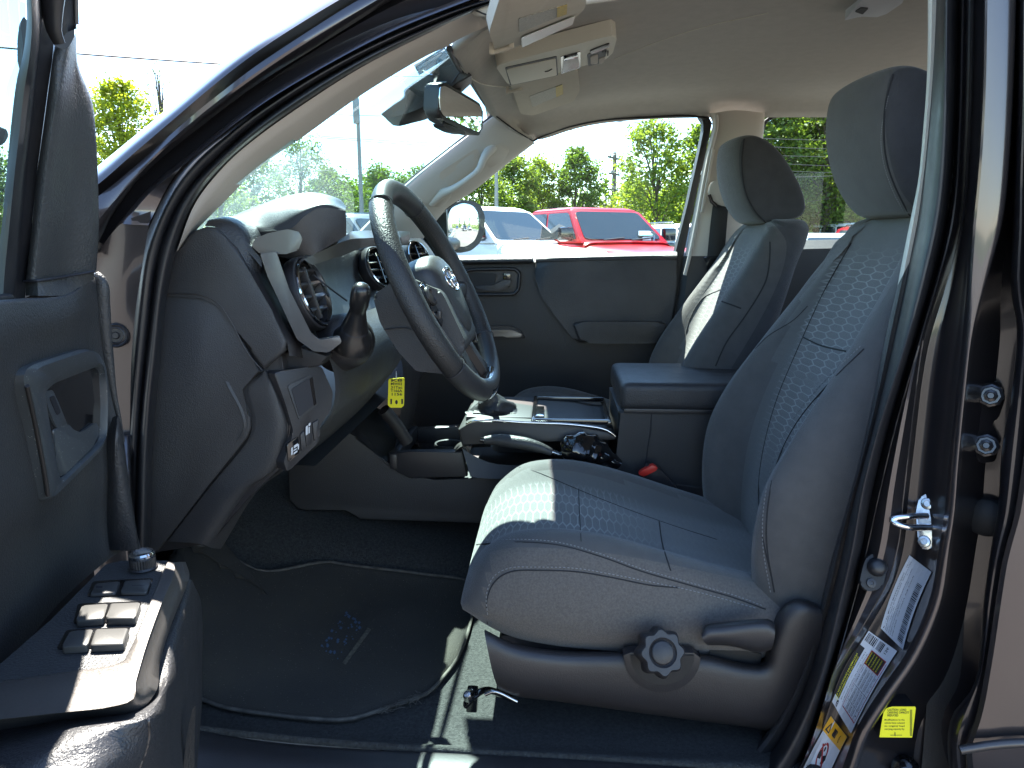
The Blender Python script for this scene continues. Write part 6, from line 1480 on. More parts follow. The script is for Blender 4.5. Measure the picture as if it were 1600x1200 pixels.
# airbag / child warning label
s3 = Sheet(quad_map((1240, 1230), (1298, 1118), (1325, 1152), (1275, 1262), bend=2))
s3.rect(0, 0, 1, 1, 0, 0, 14, 6); s3.rect(.80, 0, 1, 1, 1, .0003, 3, 4)
s3.poly([(.83, .06), (.83, .30), (.97, .18)], 2, .0006); s3.poly([(.85, .12), (.85, .24), (.93, .18)], 1, .0009)
s3.rect(.85, .38, .95, .62, 2, .0006); s3.rect(.865, .41, .94, .49, 1, .0009); s3.rect(.865, .51, .94, .59, 1, .0009)
s3.ring(.90, .80, .04, .055, 2, .0006, 16, 1); s3.ring(.90, .80, 0, .02, 2, .0006, 10, 1)
s3.ring(.57, .45, .15, .19, 3, .0006, 30, .95); s3.poly([(.44, .62), (.46, .66), (.70, .28), (.68, .24)], 3, .0009)
s3.poly([(.50, .30), (.56, .26), (.64, .34), (.60, .44), (.52, .42)], 2, .0007); s3.ring(.66, .45, 0, .035, 2, .0007, 12); s3.poly([(.47, .52), (.58, .50), (.62, .62), (.56, .66), (.50, .60)], 2, .0007)
for k in range(7): s3.text('WARNING SIDE AIRBAG DEPLOYS FROM SEAT', .34 - k * .045, .06, .03, 2, .0005, None, .0) if False else s3.rect(.05 + k * .045, .06, .06 + k * .045, .9 - .1 * (k % 3), 2, .0005)
s3.build('airbag_label', [M['label_white'], M['orange'], M['ink'], M['red_ink']], body_b)
# yellow load caution sticker deep in the jamb
s4 = Sheet(lambda u, v, l: W(1374 + 57 * u + 3 * v * 0, 1152 - 48 * v + 2 * u * 0, .962 - l))
s4.poly([(0, 0), (.90, -.01), (1, .95), (.98, 1.0), (.35, 1.0), (.2, .95), (.12, .82), (.08, .6)], 0, 0)
for k, (t, w) in enumerate((('CAUTION  LOAD', .52), ('CARRYING CAPACITY', .6), ('REDUCED', .3))): s4.text(t, .22, .86 - k * .09, .10, 1, .0005, w, .01)
for k, t in enumerate(('Modifications to the', 'vehicle have reduced', 'its original load', 'carrying capacity by')): s4.text(t, .14, .54 - k * .1, .08, 1, .0005, .55, .004)
s4.rect(.3, .06, .62, .075, 1, .0005); s4.rect(.42, .04, .44, .16, 1, .0005)
for k in range(26): s4.rect(.84, .05 + k * .033, .90, .05 + k * .033 + .016, 1, .0005)
yb = s4.build('caution_sticker', [M['yellow'], M['ink']], body_b)
prism('sticker_backing', [W(1374 + 57 * u, 1152 - 48 * v, .9625) for u, v in ((0, 0), (.90, -.01), (1, .95), (.98, 1), (.35, 1), (.2, .95), (.12, .82), (.08, .6))], (0, .03, 0), M['paint_dark'], body_b, bev=0)
# paint ridge lines on the jamb
for pts in ([(1442, 532), (1433, 594), (1422, 687), (1411, 781), (1405, 844), (1387, 907), (1350, 975), (1309, 1042)], [(1436, 540), (1404, 650), (1372, 780), (1350, 880), (1318, 1000), (1305, 1045)]):
    seam_on('jamb_ridge', BV_J, pts, .0011, M['silver_dark'], body_b, 0)

# ================================================================== THE LOT OUTSIDE
M['asphalt'] = mat('asphalt', (0.14, 0.123, 0.106), 0.9, grain=40, gstr=.6, gdist=.01, mott=.35, mcol=(0.115, 0.10, 0.088))
M['grass'] = mat('grass', (0.055, 0.10, 0.02), 0.95, grain=12, gstr=.8, gdist=.05, mott=.5, mcol=(0.09, 0.12, 0.03))
def sheet(name, x0, y0, x1, y1, z, m, kind='structure'):
    o = link(name, mesh_from([(x0, y0, z), (x1, y0, z), (x1, y1, z), (x0, y1, z)], [(0, 1, 2, 3)]), m, None, False); tag(o, kind=kind); return o
sheet('ground', -900, -900, 900, 900, 0, M['grass'])
sheet('parking_lot', -60, -40, 96, 27, .004, M['asphalt'])
M['line'] = mat('line', (.6, .6, .58), .8, mott=8, mcol=(.4, .4, .38))
bm = bmesh.new()
for k in range(-8, 12):
    x = k * 2.8 + 1.2
    v = [bm.verts.new(p) for p in ((x, 9, .008), (x + .1, 9, .008), (x + .1, 14.5, .008), (x, 14.5, .008))]; bm.faces.new(v)
o = bm_to('parking_markings', bm, M['line'], None, False); tag(o, kind='structure')
box('kerb', (5, 27.1, .07), (130, .2, .14), mat('concrete', (.35, .34, .32), .9, mott=3), None, .02); tag(bpy.data.objects['kerb'], kind='structure')

# ---- vehicles
M['car_glass'] = mat('car_glass', (0.02, 0.03, 0.035), 0.05, spec=.6)
M['tyre'] = mat('tyre', (.015, .015, .015), .85)
M['lamp'] = mat('lamp', (.6, .6, .6), .1, spec=.9, coat=.5)
M['tail'] = mat('tail', (.35, .01, .01), .2)
PAINTS = {}
def carpaint(n, c, metal=.0):
    if n not in PAINTS: PAINTS[n] = mat('paint_' + n, c, .3, metal=metal, coat=.35, spec=.4)
    return PAINTS[n]
def vehicle(name, label, cat, px, Y, heading, paint, kind='pickup', group=None, trim=None, s=1.0, loc=None):
    """length along +x in its own frame (nose at +x); heading in degrees; the roof centre stands over (px, Y)"""
    R = empty(name, (0, 0, 0)); tag(R, label, cat, group)
    pt_ = paint; tr = trim or M['gloss_black']
    if kind == 'pickup': L, Wd, zb, zr, prof = 5.6, 1.96, 1.32, 1.93, dict(hood=1.22, a0=1.05, a1=.35, c1=-1.15, c0=-1.35, deck=1.22)
    elif kind == 'suv': L, Wd, zb, zr, prof = 4.8, 1.9, 1.08, 1.78, dict(hood=1.05, a0=1.15, a1=.35, c1=-2.0, c0=-2.3, deck=1.05)
    elif kind == 'van': L, Wd, zb, zr, prof = 5.2, 1.95, 1.15, 2.0, dict(hood=1.1, a0=1.7, a1=.9, c1=-2.4, c0=-2.55, deck=1.1)
    else: L, Wd, zb, zr, prof = 4.7, 1.82, .95, 1.45, dict(hood=.92, a0=1.0, a1=.25, c1=-1.1, c0=-1.7, deck=.98)
    h = Wd / 2
    # lower body as rounded sections along the length
    st = [(-L / 2, .90, prof['deck'] - .10, .55), (-L / 2 + .12, .97, prof['deck'], .40), (prof['c0'], 1.0, zb if kind != 'pickup' else prof['deck'] + .02, .36), (0, 1.0, zb, .34), (prof['a0'], 1.0, zb - .02, .34), (prof['a0'] + .15, .99, prof['hood'], .36), (L / 2 - .45, .96, prof['hood'] - .07, .38), (L / 2 - .10, .90, prof['hood'] - .18, .42), (L / 2, .80, prof['hood'] - .40, .50)]
    rows = []
    for x, k, zt, z0 in st:
        w = h * k; rows.append([Vector((x, y, z)) for y, z in ((-w * .9, z0), (-w, z0 + .14), (-w * 1.0, (z0 + zt) / 2), (-w * .985, zt - .12), (-w * .90, zt - .01), (-w * .4, zt + .025), (0, zt + .03), (w * .4, zt + .025), (w * .90, zt - .01), (w * .985, zt - .12), (w, (z0 + zt) / 2), (w, z0 + .14), (w * .9, z0))])
    me = loft_mesh(rows, 45, 3); me.transform(Matrix.Scale(s, 4)); link('body', me, pt_, R, True, 50)
    # cab
    wb, wt = h * .955, h * .76
    a0, a1, c1, c0 = prof['a0'], prof['a1'], prof['c1'], prof['c0']
    B = [Vector((a0, -wb, zb - .03)), Vector((a0, wb, zb - .03)), Vector((c0, wb, zb - .03)), Vector((c0, -wb, zb - .03))]
    T = [Vector((a1, -wt, zr - .05)), Vector((a1, wt, zr - .05)), Vector((c1, wt, zr - .05)), Vector((c1, -wt, zr - .05))]
    bm = bmesh.new(); vb = [bm.verts.new(p * s) for p in B]; vt = [bm.verts.new(p * s) for p in T]
    xm = (a1 + c1) / 2; top = [bm.verts.new(Vector((x, y, zr)) * s) for x, y in ((a1 - .12, -wt * .8), (a1 - .12, wt * .8), (c1 + .12, wt * .8), (c1 + .12, -wt * .8))]
    for i in range(4):
        j = (i + 1) % 4; bm.faces.new((vb[i], vb[j], vt[j], vt[i])); bm.faces.new((vt[i], vt[j], top[j], top[i]))
    bm.faces.new(top)
    bmesh.ops.bevel(bm, geom=[e for e in bm.edges if not any(v in vb for v in e.verts)], offset=.035 * s, segments=2, affect='EDGES')
    cab = bm_to('cab', bm, pt_, R, True, 40)
    def facew(i, u0, u1, v0, v1, nm, split=None):
        j = (i + 1) % 4
        def q(u, v): return (B[i].lerp(B[j], u)).lerp(T[i].lerp(T[j], u), v)
        n = (q(1, 0) - q(0, 0)).cross(q(0, 1) - q(0, 0)).normalized(); cc = (B[0] + B[2]) / 2
        if n.dot(q(.5, .5) - cc) < 0: n = -n
        pts = rnd([q(u0, v0), q(u1, v0), q(u1, v1), q(u0, v1)], .10, 3)
        return prism(nm, [(p + n * .012) * s for p in pts], -n * .01 * s, M['car_glass'], cab, bev=0)
    facew(0, .05, .95, .10, .93, 'windshield')
    facew(2, .06, .94, .15, .90, 'rear_window')
    n_s = {'pickup': ((.05, .50), (.54, .93)), 'suv': ((.04, .34), (.37, .66), (.70, .93)), 'van': ((.04, .30), (.34, .62), (.66, .95)), 'sedan': ((.05, .47), (.51, .90))}[kind]
    for a, b in n_s:
        facew(3, 1 - b, 1 - a, .10, .90, 'side_window'); facew(1, a, b, .10, .90, 'side_window')
    # nose, lamps, mirrors, wipers, bumpers, wheels
    zh = prof['hood']
    bx = lambda nm, c, sz, m, bv=.02, par=R: box(nm, Vector(c) * s, Vector(sz) * s, m, par, bv * s)
    bx('grille', (L / 2 - .03, 0, zh - .38), (.12, h * 1.05, .30), tr, .03)
    bx('front_bumper', (L / 2 + .02, 0, .55), (.22, h * 1.85, .26), M['chrome'] if kind == 'pickup' else tr, .06); bx('rear_bumper', (-L / 2 - .02, 0, .60), (.18, h * 1.8, .20), tr, .05)
    for sy in (-1, 1):
        bx('headlight', (L / 2 - .10, sy * h * .76, zh - .33), (.20, .30, .20), M['lamp'], .04)
        bx('tail_light', (-L / 2 + .05, sy * h * .92, zb - .28), (.12, .14, .34), M['tail'], .03)
        bx('side_mirror', (a0 - .22, sy * (h + .14), zb + .12), (.14, .26, .24 if kind == 'pickup' else .16), tr, .04)
        box('door_handle', Vector((-.2, sy * (h + .01), zb - .18)) * s, Vector((.18, .04, .03)) * s, tr, R, .01)
        for wx in (L / 2 - .95, -L / 2 + 1.05):
            r = .40 if kind in ('pickup', 'suv') else .33
            w_ = lathe('wheel', Vector((wx, sy * (h - .10), r)) * s, (0, sy, 0), [(r * .55 * s, -.12), (r * .97 * s, -.12), (r * s, -.08), (r * s, .08), (r * .95 * s, .11), (r * .65 * s, .115)], M['tyre'], R, 28)
            lathe('rim', Vector((wx, sy * (h - .10), r)) * s, (0, sy, 0), [(r * .64 * s, .10), (r * .60 * s, .09), (r * .5 * s, .05), (r * .15 * s, .08), (0, .09)], M['steel'], w_, 20)
            lathe('wheel_arch', Vector((wx, sy * (h - .07), r + .03)) * s, (0, sy, 0), [((r + .09) * s, -.1), ((r + .09) * s, .075), (r * .9 * s, .07)], M['ink'], w_, 24)
    tube('wiper', [Vector((a0 + .03, -.5, zb + .02)) * s, Vector((a0 - .06, .0, zb + .06)) * s], .012 * s, M['ink'], R); tube('wiper', [Vector((a0 + .03, .1, zb + .02)) * s, Vector((a0 - .06, .6, zb + .06)) * s], .012 * s, M['ink'], R)
    if kind == 'pickup':
        bx('cargo_bed', (-L / 2 + .78, 0, zb - .12), (1.30, h * 1.7, .06), M['ink'], .01)
        bx('rocker', (0, 0, .42), (2.6, h * 2.0, .12), tr, .03)
    if kind in ('suv', 'van'):
        for sy in (-1, 1): tube('roof_rail', [Vector((a1 - .2, sy * wt * .9, zr - .02)) * s, Vector((a1 - .3, sy * wt * .9, zr + .05)) * s, Vector((c1 + .3, sy * wt * .9, zr + .05)) * s, Vector((c1 + .2, sy * wt * .9, zr - .02)) * s], .018 * s, tr, R)
    R.rotation_euler = (0, 0, R_(heading))
    p = W(px, 376, Y) if loc is None else Vector((*loc, 0)); cx = ((a1 + c1) / 2) * s
    R.location = Vector((p.x, p.y, 0)) - (Matrix.Rotation(R_(heading), 3, 'Z') @ Vector((cx, 0, 0)) if loc is None else Vector((0, 0, 0)))
    return R
white, red, silv, blk, blue = carpaint('white', (.78, .79, .80)), carpaint('red', (.30, .004, .008)), carpaint('silver', (.45, .46, .48), .5), carpaint('black', (.02, .02, .022)), carpaint('blue', (.04, .09, .25))
gy = carpaint('grey', (.12, .13, .14), .4)
RD = vehicle('parked_pickup', 'bright red crew cab pickup with black mirrors, framed in the passenger window', 'pickup truck', 910, 14.2, -60, red, 'pickup')
WH = vehicle('parked_pickup', 'white pickup with its long hood beside the red pickup', 'pickup truck', 738, 13.6, -38, white, 'pickup')
vehicle('parked_suv', 'white SUV with dark windows just behind the red pickup', 'SUV', 1062, 21, -75, white, 'suv')
vehicle('parked_car', 'grey car seen low through the windshield beyond the instrument hood', 'car', 520, 13.0, -30, gy, 'suv')
vehicle('parked_car', 'dark car showing between the white pickup and the red pickup', 'car', 818, 23, -60, gy, 'sedan', s=1.12)
vehicle('parked_van', 'white van seen through the rear window beside the driver headrest', 'van', 1318, 30, -80, white, 'van')
vehicle('parked_car', 'red SUV showing as a sliver behind the driver seat', 'SUV', 1378, 24, -70, red, 'suv')
vehicle('parked_car', 'pale grey car low behind the passenger seat', 'car', 1262, 12.5, -70, silv, 'sedan')
vehicle('parked_van', 'white van seen far off through the windshield', 'van', 420, 26, -30, white, 'van')
PAINTS['red'].node_tree.nodes['Principled BSDF'].inputs['Coat Weight'].default_value = .1; PAINTS['red'].node_tree.nodes['Principled BSDF'].inputs['Specular IOR Level'].default_value = .25
# rows of parked cars along the lot, reflected in the mirrors
rr = random.Random(9)
for i, (x, y, hd, k, pn, lab) in enumerate(((30, 7.5, 180, 'pickup', blk, 'black pickup reflected nearest in the side mirror'), (36, 12.5, 175, 'suv', silv, 'silver SUV reflected in the side mirror'), (44, 8.5, 180, 'sedan', white, 'white sedan reflected in the side mirror'),
        (48, 3.0, 180, 'suv', blue, 'blue SUV reflected far back in the side mirror'), (54, 12.5, 170, 'pickup', red, 'red pickup reflected far back in the side mirror'), (60, 9.0, 180, 'van', white, 'white van reflected farthest in the side mirror'))):
    vehicle('parked_' + {'pickup': 'pickup', 'suv': 'suv', 'sedan': 'car', 'van': 'van'}[k], lab, {'pickup': 'pickup truck', 'suv': 'SUV', 'sedan': 'car', 'van': 'van'}[k], 0, 0, hd, pn, k, None, loc=(x, y))
# little dealer sticker on the red truck's glass, lettering only
cabR = [c for c in RD.children if c.name.startswith('cab')][0]; wsR = [c for c in cabR.children if c.name.startswith('windshield')][0]
bpy.context.view_layer.update(); BV_W = bvh_of(wsR)
sh = Sheet(lambda u, v, l: (hit(BV_W, 997 + 26 * u, 376 - 14 * v, .02 + l) or W(997 + 26 * u, 376 - 14 * v, 13.3)))
sh.rect(0, 0, 1, 1, 0, 0, 3, 2); sh.rect(.06, .42, .94, .66, 1, .01); sh.rect(.12, .78, .86, .88, 2, .01, 3, 1); sh.rect(.16, .50, .8, .58, 2, .02, 3, 1); sh.rect(.22, .14, .74, .26, 2, .01, 3, 1)
st_ = sh.build('window_sticker', [mat('sticker_pale', (.35, .40, .42), .5), mat('sticker_teal', (.25, .5, .45), .5), M['label_white']], wsR)
st_.matrix_parent_inverse = (cabR.matrix_world @ Matrix.Identity(4)).inverted()

# ---- low brown building and a light one
M['brick'] = mat('brick', (.22, .14, .10), .9, mott=2)
M['roof'] = mat('roof', (.12, .10, .09), .9, mott=1.5)
def building(px0, px1, Y, h, wallm, label):
    a, b = W(px0, 376, Y), W(px1, 376, Y); w = b.x - a.x; c = (a.x + b.x) / 2
    B = empty('low_building', (c, Y + 4, 0)); tag(B, label, 'building')
    box('wall', (0, 0, h * .38), (w * .94, 7.4, h * .76), wallm, B, .02)
    bm = bmesh.new(); hw = w / 2
    v = [bm.verts.new(p) for p in ((-hw, -4, h * .74), (hw, -4, h * .74), (hw, 4, h * .74), (-hw, 4, h * .74), (-hw * .8, 0, h), (hw * .8, 0, h))]
    for q in ((0, 1, 5, 4), (1, 2, 5), (2, 3, 4, 5), (3, 0, 4), (3, 2, 1, 0)): bm.faces.new([v[i] for i in q])
    bm_to('roof', bm, M['roof'], B, False)
    n = max(2, int(w / 3))
    for i in range(n):
        x = -w * .42 + w * .84 * (i + .5) / n
        f = box('window', (x, -3.71, h * .42), (1.3, .06, 1.2), M['label_white'], B, .01); box('pane', (x, -3.745, h * .42), (1.14, .02, 1.04), M['car_glass'], f, 0)
    box('door', (w * .30, -3.71, 1.0), (.95, .06, 2.0), M['roof'], B, .01)
building(905, 990, 42, 3.6, M['brick'], 'low brown building with dark roof beyond the red pickup')

# ---- poles, lamps, wires
M['wood'] = mat('wood', (.20, .165, .13), .9, grain=60, gstr=.6, gdist=.01, mott=6)
M['galv'] = mat('galv', (.34, .34, .33), .6, mott=4)
def pole(px, Y, ytop, r, label, arms=0, m=None, lamp=None, name='utility_pole', cat='utility pole', tr_=False):
    b = W(px, 376, Y); top = W(px, ytop, Y); H = top.z
    P_ = empty(name, (b.x, Y, 0)); tag(P_, label, cat)
    lathe('pole', (0, 0, 0), (0, 0, 1), [(r * 1.2, 0), (r, H * .5), (r * .75, H), (0, H)], m or M['wood'], P_, 12)
    for k in range(arms):
        z = H - .35 - k * .9
        box('crossarm', (0, -.12, z), (2.0 - k * .5, .09, .11), m or M['wood'], P_, .01, Matrix.Rotation(R_(62), 3, 'Z'))
        for x in (-.85, -.4, .4, .85):
            q = Matrix.Rotation(R_(62), 3, 'Z') @ Vector((x * (1 - .2 * k), -.12, 0)); lathe('insulator', (q.x, q.y, z + .05), (0, 0, 1), [(.03, 0), (.05, .05), (.03, .09), (.04, .12), (0, .15)], M['galv'], P_, 8)
    if tr_:
        lathe('transformer', (.0, -.14, H - .72), (0, 0, 1), [(0, 0), (.085, 0), (.09, .05), (.09, .62), (.07, .66), (0, .68)], M['galv'], P_, 16)
    if lamp:
        bm = bmesh.new(); tube_bm(bm, [(0, 0, H - .1), (lamp * .5, -.1, H + .1), (lamp, -.2, H + .12)], .03, 8, n=8); bm_to('lamp_arm', bm, M['galv'], P_)
        box('lamp_head', (lamp * 1.25, -.22, H + .1), (.5, .22, .10), M['galv'], P_, .04)
    return P_
pole(567, 20, 150, .06, 'grey utility pole seen through the windshield with a transformer on top', 0, M['galv'], tr_=True)
pole(957, 44, 238, .15, 'wooden utility pole with short crossarms behind the red pickup', 3)
pole(776, 30, 258, .085, 'bare grey steel pole rising behind the white pickup', 0, M['galv'])
pole(829, 40, 296, .11, 'wooden lamp pole with a lamp head among the trees', 0, None, .5, 'street_lamp', 'street lamp')
# poles behind the truck, seen in the side mirror
for x, y, h, l in ((70, 12.5, 14, 'tall pole reflected in the side mirror, nearer of two'), (88, 17.5, 15, 'tall pole reflected in the side mirror, farther of two')):
    P_ = empty('utility_pole', (x, y, 0)); tag(P_, l, 'utility pole'); lathe('pole', (0, 0, 0), (0, 0, 1), [(.2, 0), (.13, h), (0, h)], M['wood'], P_, 10); box('crossarm', (0, 0, h - .6), (.12, 2.4, .14), M['wood'], P_, .01)
def wire(a, b, label, r=.014, sag=0.0, group=None):
    A, B = W(*a), W(*b); pts = [A.lerp(B, t / 16) - Vector((0, 0, 4 * sag * (t / 16) * (1 - t / 16))) for t in range(17)]
    o = tube('power_line', pts, r, M['ink'], None, seg=5); tag(o, label, 'power line', group); return o
wire((-140, 62, 22), (480, 108, 24), 'black power line crossing the sky at the upper left beside the open door', .030, .05)
G1 = 'power lines seen through the windshield'
for a, b, l in (((330, 199, 24), (720, 231, 24), 'lower of the two close power lines below the mirror housing'), ((420, 206, 24), (720, 225, 24), 'upper of the two close power lines below the mirror housing'), ((470, 176, 24), (720, 182, 24), 'thin power line just above the two close ones, behind the mirror housing'), ((600, 118, 22), (720, 116, 22), 'short stretch of power line above the mirror housing, nearest the roof'), ((330, 275, 24), (570, 262, 24), 'power line low in front of the trees in the windshield')):
    wire(a, b, l, .011, .04, G1)
G2 = 'power lines seen through the passenger window'
for a, b, l in (((780, 215, 38), (957, 241, 43.8), 'power line sloping down from the left to the top of the wooden pole'), ((800, 232, 38), (957, 250, 43.8), 'power line sloping from the left to the middle crossarm of the wooden pole'), ((957, 241, 43.8), (1140, 232, 40), 'power line running right from the top crossarm of the wooden pole'),
        ((957, 255, 43.8), (1140, 250, 40), 'power line running right from the middle crossarm of the wooden pole'), ((957, 258, 43.8), (1140, 262, 40), 'lowest power line running right from the wooden pole'), ((830, 200, 36), (1140, 206, 36), 'second power line below the top edge of the passenger window'),
        ((740, 318, 38), (900, 324, 38), 'low power line crossing in front of the trees above the white pickup'), ((900, 185, 36), (1140, 193, 36), 'highest power line, just below the top edge of the passenger window')):
    wire(a, b, l, .018, .10, G2)
G3 = 'power lines in front of the trees behind the rear seat'
for (y0, y1), l in zip(((214, 218), (226, 233), (240, 244), (250, 262), (262, 271), (278, 268)), ('highest', 'second highest', 'third highest', 'third lowest', 'second lowest', 'lowest')):
    wire((1140, y0, 22), (1420, y1, 22), l + ' of six thin lines before the trees in the rear window', .009, .05, G3)

# ---- trees
def leaf_mat(name, c, c2, trans=.45):
    m, t, b = new_mat(name); L = t.links.new; out = t.nodes['Material Output']
    tc = N(t, 'ShaderNodeNewGeometry'); 
    n = N(t, 'ShaderNodeTexNoise', Scale=1.6, Detail=3.0); co = N(t, 'ShaderNodeTexCoord'); L(co.outputs['Object'], n.inputs['Vector'])
    mr = N(t, 'ShaderNodeMapRange'); mr.inputs[1].default_value = .4; mr.inputs[2].default_value = .6; L(n.outputs['Fac'], mr.inputs[0])
    mx = N(t, 'ShaderNodeMix', data_type='RGBA'); L(mr.outputs[0], mx.inputs[0]); mx.inputs[6].default_value = (*c, 1); mx.inputs[7].default_value = (*c2, 1)
    ri = N(t, 'ShaderNodeMix', data_type='RGBA', blend_type='MULTIPLY'); ri.inputs[0].default_value = 1
    r2 = N(t, 'ShaderNodeMapRange'); r2.inputs[3].default_value = .6; r2.inputs[4].default_value = 1.3; L(tc.outputs['Random Per Island'], r2.inputs[0])
    L(mx.outputs[2], ri.inputs[6]); L(r2.outputs[0], ri.inputs[7])
    b.inputs['Roughness'].default_value = .6; b.inputs['Specular IOR Level'].default_value = .3; L(ri.outputs[2], b.inputs['Base Color'])
    tr = N(t, 'ShaderNodeBsdfTranslucent'); ml = N(t, 'ShaderNodeMix', data_type='RGBA', blend_type='MULTIPLY'); ml.inputs[0].default_value = 1; ml.inputs[7].default_value = (1.5, 1.35, .6, 1)
    L(ri.outputs[2], ml.inputs[6]); L(ml.outputs[2], tr.inputs[0])
    ms = N(t, 'ShaderNodeMixShader'); ms.inputs[0].default_value = trans; L(b.outputs[0], ms.inputs[1]); L(tr.outputs[0], ms.inputs[2]); L(ms.outputs[0], out.inputs['Surface'])
    return m
LEAF = {'green': leaf_mat('leaf_green', (.085, .155, .028), (.13, .22, .035)), 'yellow': leaf_mat('leaf_yellow', (.17, .25, .025), (.25, .32, .035), .5),
        'light': leaf_mat('leaf_light', (.12, .19, .035), (.19, .27, .05), .5), 'dark': leaf_mat('leaf_dark', (.055, .105, .02), (.11, .17, .03), .4), 'pale': leaf_mat('leaf_pale', (.13, .19, .09), (.18, .24, .12), .4)}
M['bark'] = mat('bark', (.11, .09, .07), .95, grain=20, gstr=.8, gdist=.03, mott=3)
def tree(px, Y, ytop, cw, label, kind='green', seed=0, n=5000, base=.25, leaf=.20, name='leafy_tree', cat='tree', clumps=26, lean=0, world=None, H=None, fill=.55, group=None):
    """crown of width cw metres reaching up to pixel row ytop; base = height share where the crown starts"""
    rr = random.Random(seed * 77 + 5); n = int(n * (1.7 if n > 1500 else 1)); leaf = leaf * .86
    b = W(px, 376, Y) if world is None else Vector((*world, 0))
    H = H or W(px, ytop, Y).z
    T = empty(name, (b.x, b.y, 0)); tag(T, label, cat, group)
    bm = bmesh.new(); r0 = .012 * H + .05
    trunk = [Vector((0, 0, 0)), Vector((lean * .3 + rr.uniform(-.1, .1), 0, H * .3)), Vector((lean * .7 + rr.uniform(-.2, .2), rr.uniform(-.2, .2), H * .62)), Vector((lean, 0, H * .93))]
    tp = catmull(trunk, 14); tube_bm(bm, tp, [r0 * (1 - .85 * i / 13) for i in range(14)], 8)
    cl = []
    for k in range(clumps):
        z = H * (base + (1 - base) * ((k + .5) / clumps) ** .9)
        t = (z / H - base) / (1 - base); prof = math.sin(math.pi * min(1, max(.06, (t * .86 + .12)))) ** .75
        a = k * 2.4 + rr.uniform(-.5, .5); rad = cw / 2 * prof * rr.uniform(.35, .82)
        ax_ = tp[min(13, int(z / H / .93 * 13))]
        c = Vector((ax_.x + math.cos(a) * rad, math.sin(a) * rad, z - H * .02)); s = cw * rr.uniform(.13, .24) * (.65 + .35 * prof)
        if c.z + s * .6 > H: c.z = H - s * .6
        cl.append((c, s))
        st_ = tp[max(1, int(13 * min(.95, (z / H) * rr.uniform(.6, .85))))]
        mid = st_.lerp(c, .5) + Vector((0, 0, .05 * H)); tube_bm(bm, [st_, mid, c], [r0 * .36, r0 * .2, r0 * .06], 5, n=6)
        for q in range(2):
            e = c + Vector((rr.gauss(0, 1), rr.gauss(0, 1), rr.gauss(0, .8))) * s * .7; tube_bm(bm, [mid.lerp(c, .6), e], [r0 * .10, r0 * .03], 4)
    bm_to('trunk', bm, M['bark'], T, True, 60)
    V, Fc = [], []
    for i in range(n):
        c, s = cl[rr.randrange(len(cl))]
        d = Vector((rr.gauss(0, 1), rr.gauss(0, 1), rr.gauss(0, .75)))
        L_ = d.length; d = d / L_ * (rr.random() ** fill) * s * (1 + .25 * math.sin(d.x * 3 + d.z * 4))
        p = c + d; q = leaf * rr.uniform(.55, 1.25)
        u = Vector((rr.gauss(0, 1), rr.gauss(0, 1), rr.gauss(0, .6))).normalized(); v = u.cross(Vector((rr.gauss(0, 1), rr.gauss(0, 1), rr.gauss(0, 1)))).normalized()
        k = len(V); V += [p - u * q * .5, p + v * q * .28 + Vector((0, 0, q * .06)), p + u * q * .5, p - v * q * .28]; Fc.append((k, k + 1, k + 2, k + 3))
    link('crown', mesh_from(V, Fc), LEAF[kind], T, False)
    return T
TG = 'trees round the lot'
tree(206, 30, 124, 4.3, 'bright yellow green tree at the upper left above the hood line', 'yellow', 1, 8000, .22, .20, clumps=30)
tree(270, 34, 92, 2.2, 'thin nearly bare tree rising beside the bright yellow green tree', 'pale', 2, 420, .45, .13, clumps=26)
tree(-10, 32, 235, 4.5, 'green tree at the left edge behind the door glass', 'green', 3, 4200, .1, .22)
tree(345, 34, 262, 4.5, 'hazy green tree at the far left of the windshield', 'light', 4, 3600, .1, .22)
tree(405, 42, 246, 5.5, 'pale green tree left of the tall thin tree in the windshield', 'pale', 5, 3600, .1, .24)
tree(478, 38, 214, 4.2, 'tall thin crowned tree in the middle of the windshield', 'pale', 6, 2300, .35, .20, clumps=18)
tree(520, 40, 262, 4.2, 'rounded green tree left of the grey utility pole', 'green', 7, 3800, .1, .22)
tree(600, 38, 258, 4.6, 'bushy green tree right of the grey utility pole', 'green', 8, 4200, .08, .22)
tree(560, 46, 280, 6, 'low green tree behind the grey utility pole', 'light', 9, 3600, .05, .25)
tree(660, 44, 262, 5.5, 'green tree hidden mostly behind the steering wheel top', 'green', 10, 3000, .1, .25)
tree(752, 36, 268, 4.2, 'yellow green tree at the left end of the passenger window', 'light', 11, 5200, .05, .21)
tree(805, 38, 240, 4.6, 'tall yellowish tree left of the dark green tree in the passenger window', 'light', 12, 6500, .05, .21)
tree(845, 40, 246, 3.6, 'yellow green tree between the tall yellowish tree and the dark green tree', 'yellow', 13, 4200, .08, .21)
tree(898, 40, 232, 3.9, 'dark green open crowned tree left of the wooden pole', 'green', 14, 5600, .22, .23, clumps=24)
tree(1035, 30, 186, 3.6, 'tall sparse tree with bare leaning trunk at the right of the passenger window', 'light', 15, 3400, .40, .19, clumps=26, lean=-.5)
tree(1085, 31, 196, 2.6, 'dense green tree right of the tall sparse tree', 'light', 16, 5000, .2, .19, clumps=20)
tree(990, 37, 286, 4.2, 'broad low yellow green tree right of the wooden pole', 'yellow', 17, 5200, .02, .21)
tree(1050, 35, 292, 4.4, 'broad bright bush below the tall sparse tree', 'yellow', 18, 5200, .02, .21)
tree(942, 41, 276, 1.4, 'narrow dark conifer just left of the wooden pole', 'dark', 19, 1200, .05, .16, clumps=14)
tree(1105, 36, 285, 4.0, 'green bush at the right end of the passenger window', 'light', 20, 4200, .02, .21)
tree(1175, 30, 120, 5.2, 'tall dark tree left of the rear window trees', 'dark', 21, 7500, .05, .23, clumps=34)
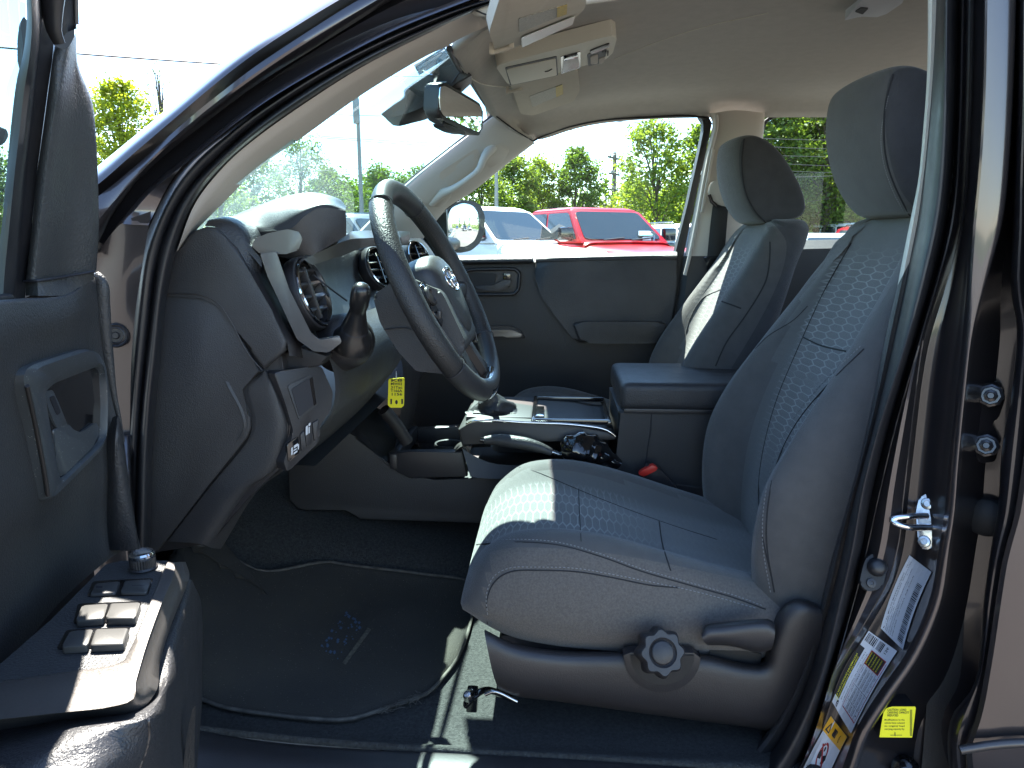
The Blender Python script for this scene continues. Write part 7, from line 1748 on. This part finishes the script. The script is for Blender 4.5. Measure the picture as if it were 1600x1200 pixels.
tree(1228, 33, 100, 5.2, 'tall deep green tree at the left of the rear window', 'dark', 22, 10000, .03, .24, clumps=38)
tree(1288, 30, 90, 4.6, 'tall lighter green tree in the middle of the rear window', 'light', 23, 8500, .28, .22, clumps=32)
tree(1300, 34, 130, 6.0, 'dark tree behind the lighter tree in the rear window', 'dark', 24, 9000, .02, .25, clumps=36)
tree(1370, 32, 100, 5.5, 'tall dark tree behind the driver headrest', 'dark', 25, 7000, .03, .25, clumps=32)
tree(1440, 34, 120, 5.5, 'dark tree farthest right behind the seats', 'dark', 26, 4000, .03, .27, clumps=30)
# far hedge of brush: nobody could count it
def brush(name, x0, x1, y0, y1, h, n, kind, seed, leaf=.35):
    rr = random.Random(seed); V, Fc = [], []
    for i in range(n):
        x = rr.uniform(x0, x1); y = rr.uniform(y0, y1); top = h * (.72 + .28 * math.sin(x * .5 + seed) * math.sin(x * 1.3)); p = Vector((x, y, rr.random() ** .8 * top)); q = leaf * rr.uniform(.6, 1.3)
        u = Vector((rr.gauss(0, 1), rr.gauss(0, 1), rr.gauss(0, .6))).normalized(); v = u.cross(Vector((rr.gauss(0, 1), rr.gauss(0, 1), rr.gauss(0, 1)))).normalized()
        k = len(V); V += [p - u * q * .5, p + v * q * .3, p + u * q * .5, p - v * q * .3]; Fc.append((k, k + 1, k + 2, k + 3))
    o = link(name, mesh_from(V, Fc), LEAF[kind], None, False); tag(o, 'mass of green brush along the far edge of the lot', 'brush', kind='stuff'); return o
brush('far_brush', -60, 12, 46, 54, 5.4, 26000, 'green', 31, .42)
brush('far_brush', 12, 34, 42, 48, 7.0, 16000, 'dark', 33, .42)
brush('far_brush', 98, 112, -40, 70, 6.0, 12000, 'green', 32, .7)
# trees behind the truck for the mirrors
for i, (x, y, h, k, l) in enumerate(((90, 8, 10, 'green', 'round green tree reflected in the left of the side mirror'), (95, 18, 8, 'dark', 'dark green tree reflected in the middle of the side mirror'), (88, 27, 10, 'light', 'light green tree reflected in the right of the side mirror'), (26, 24, 10, 'green', 'green tree reflected in the rear view mirror'), (34, 22, 9, 'dark', 'dark tree far behind the truck at the corner of the lot'))):
    tree(0, 0, 0, 7, l, k, 40 + i, 2600, .12, .35, world=(x, y), H=h)
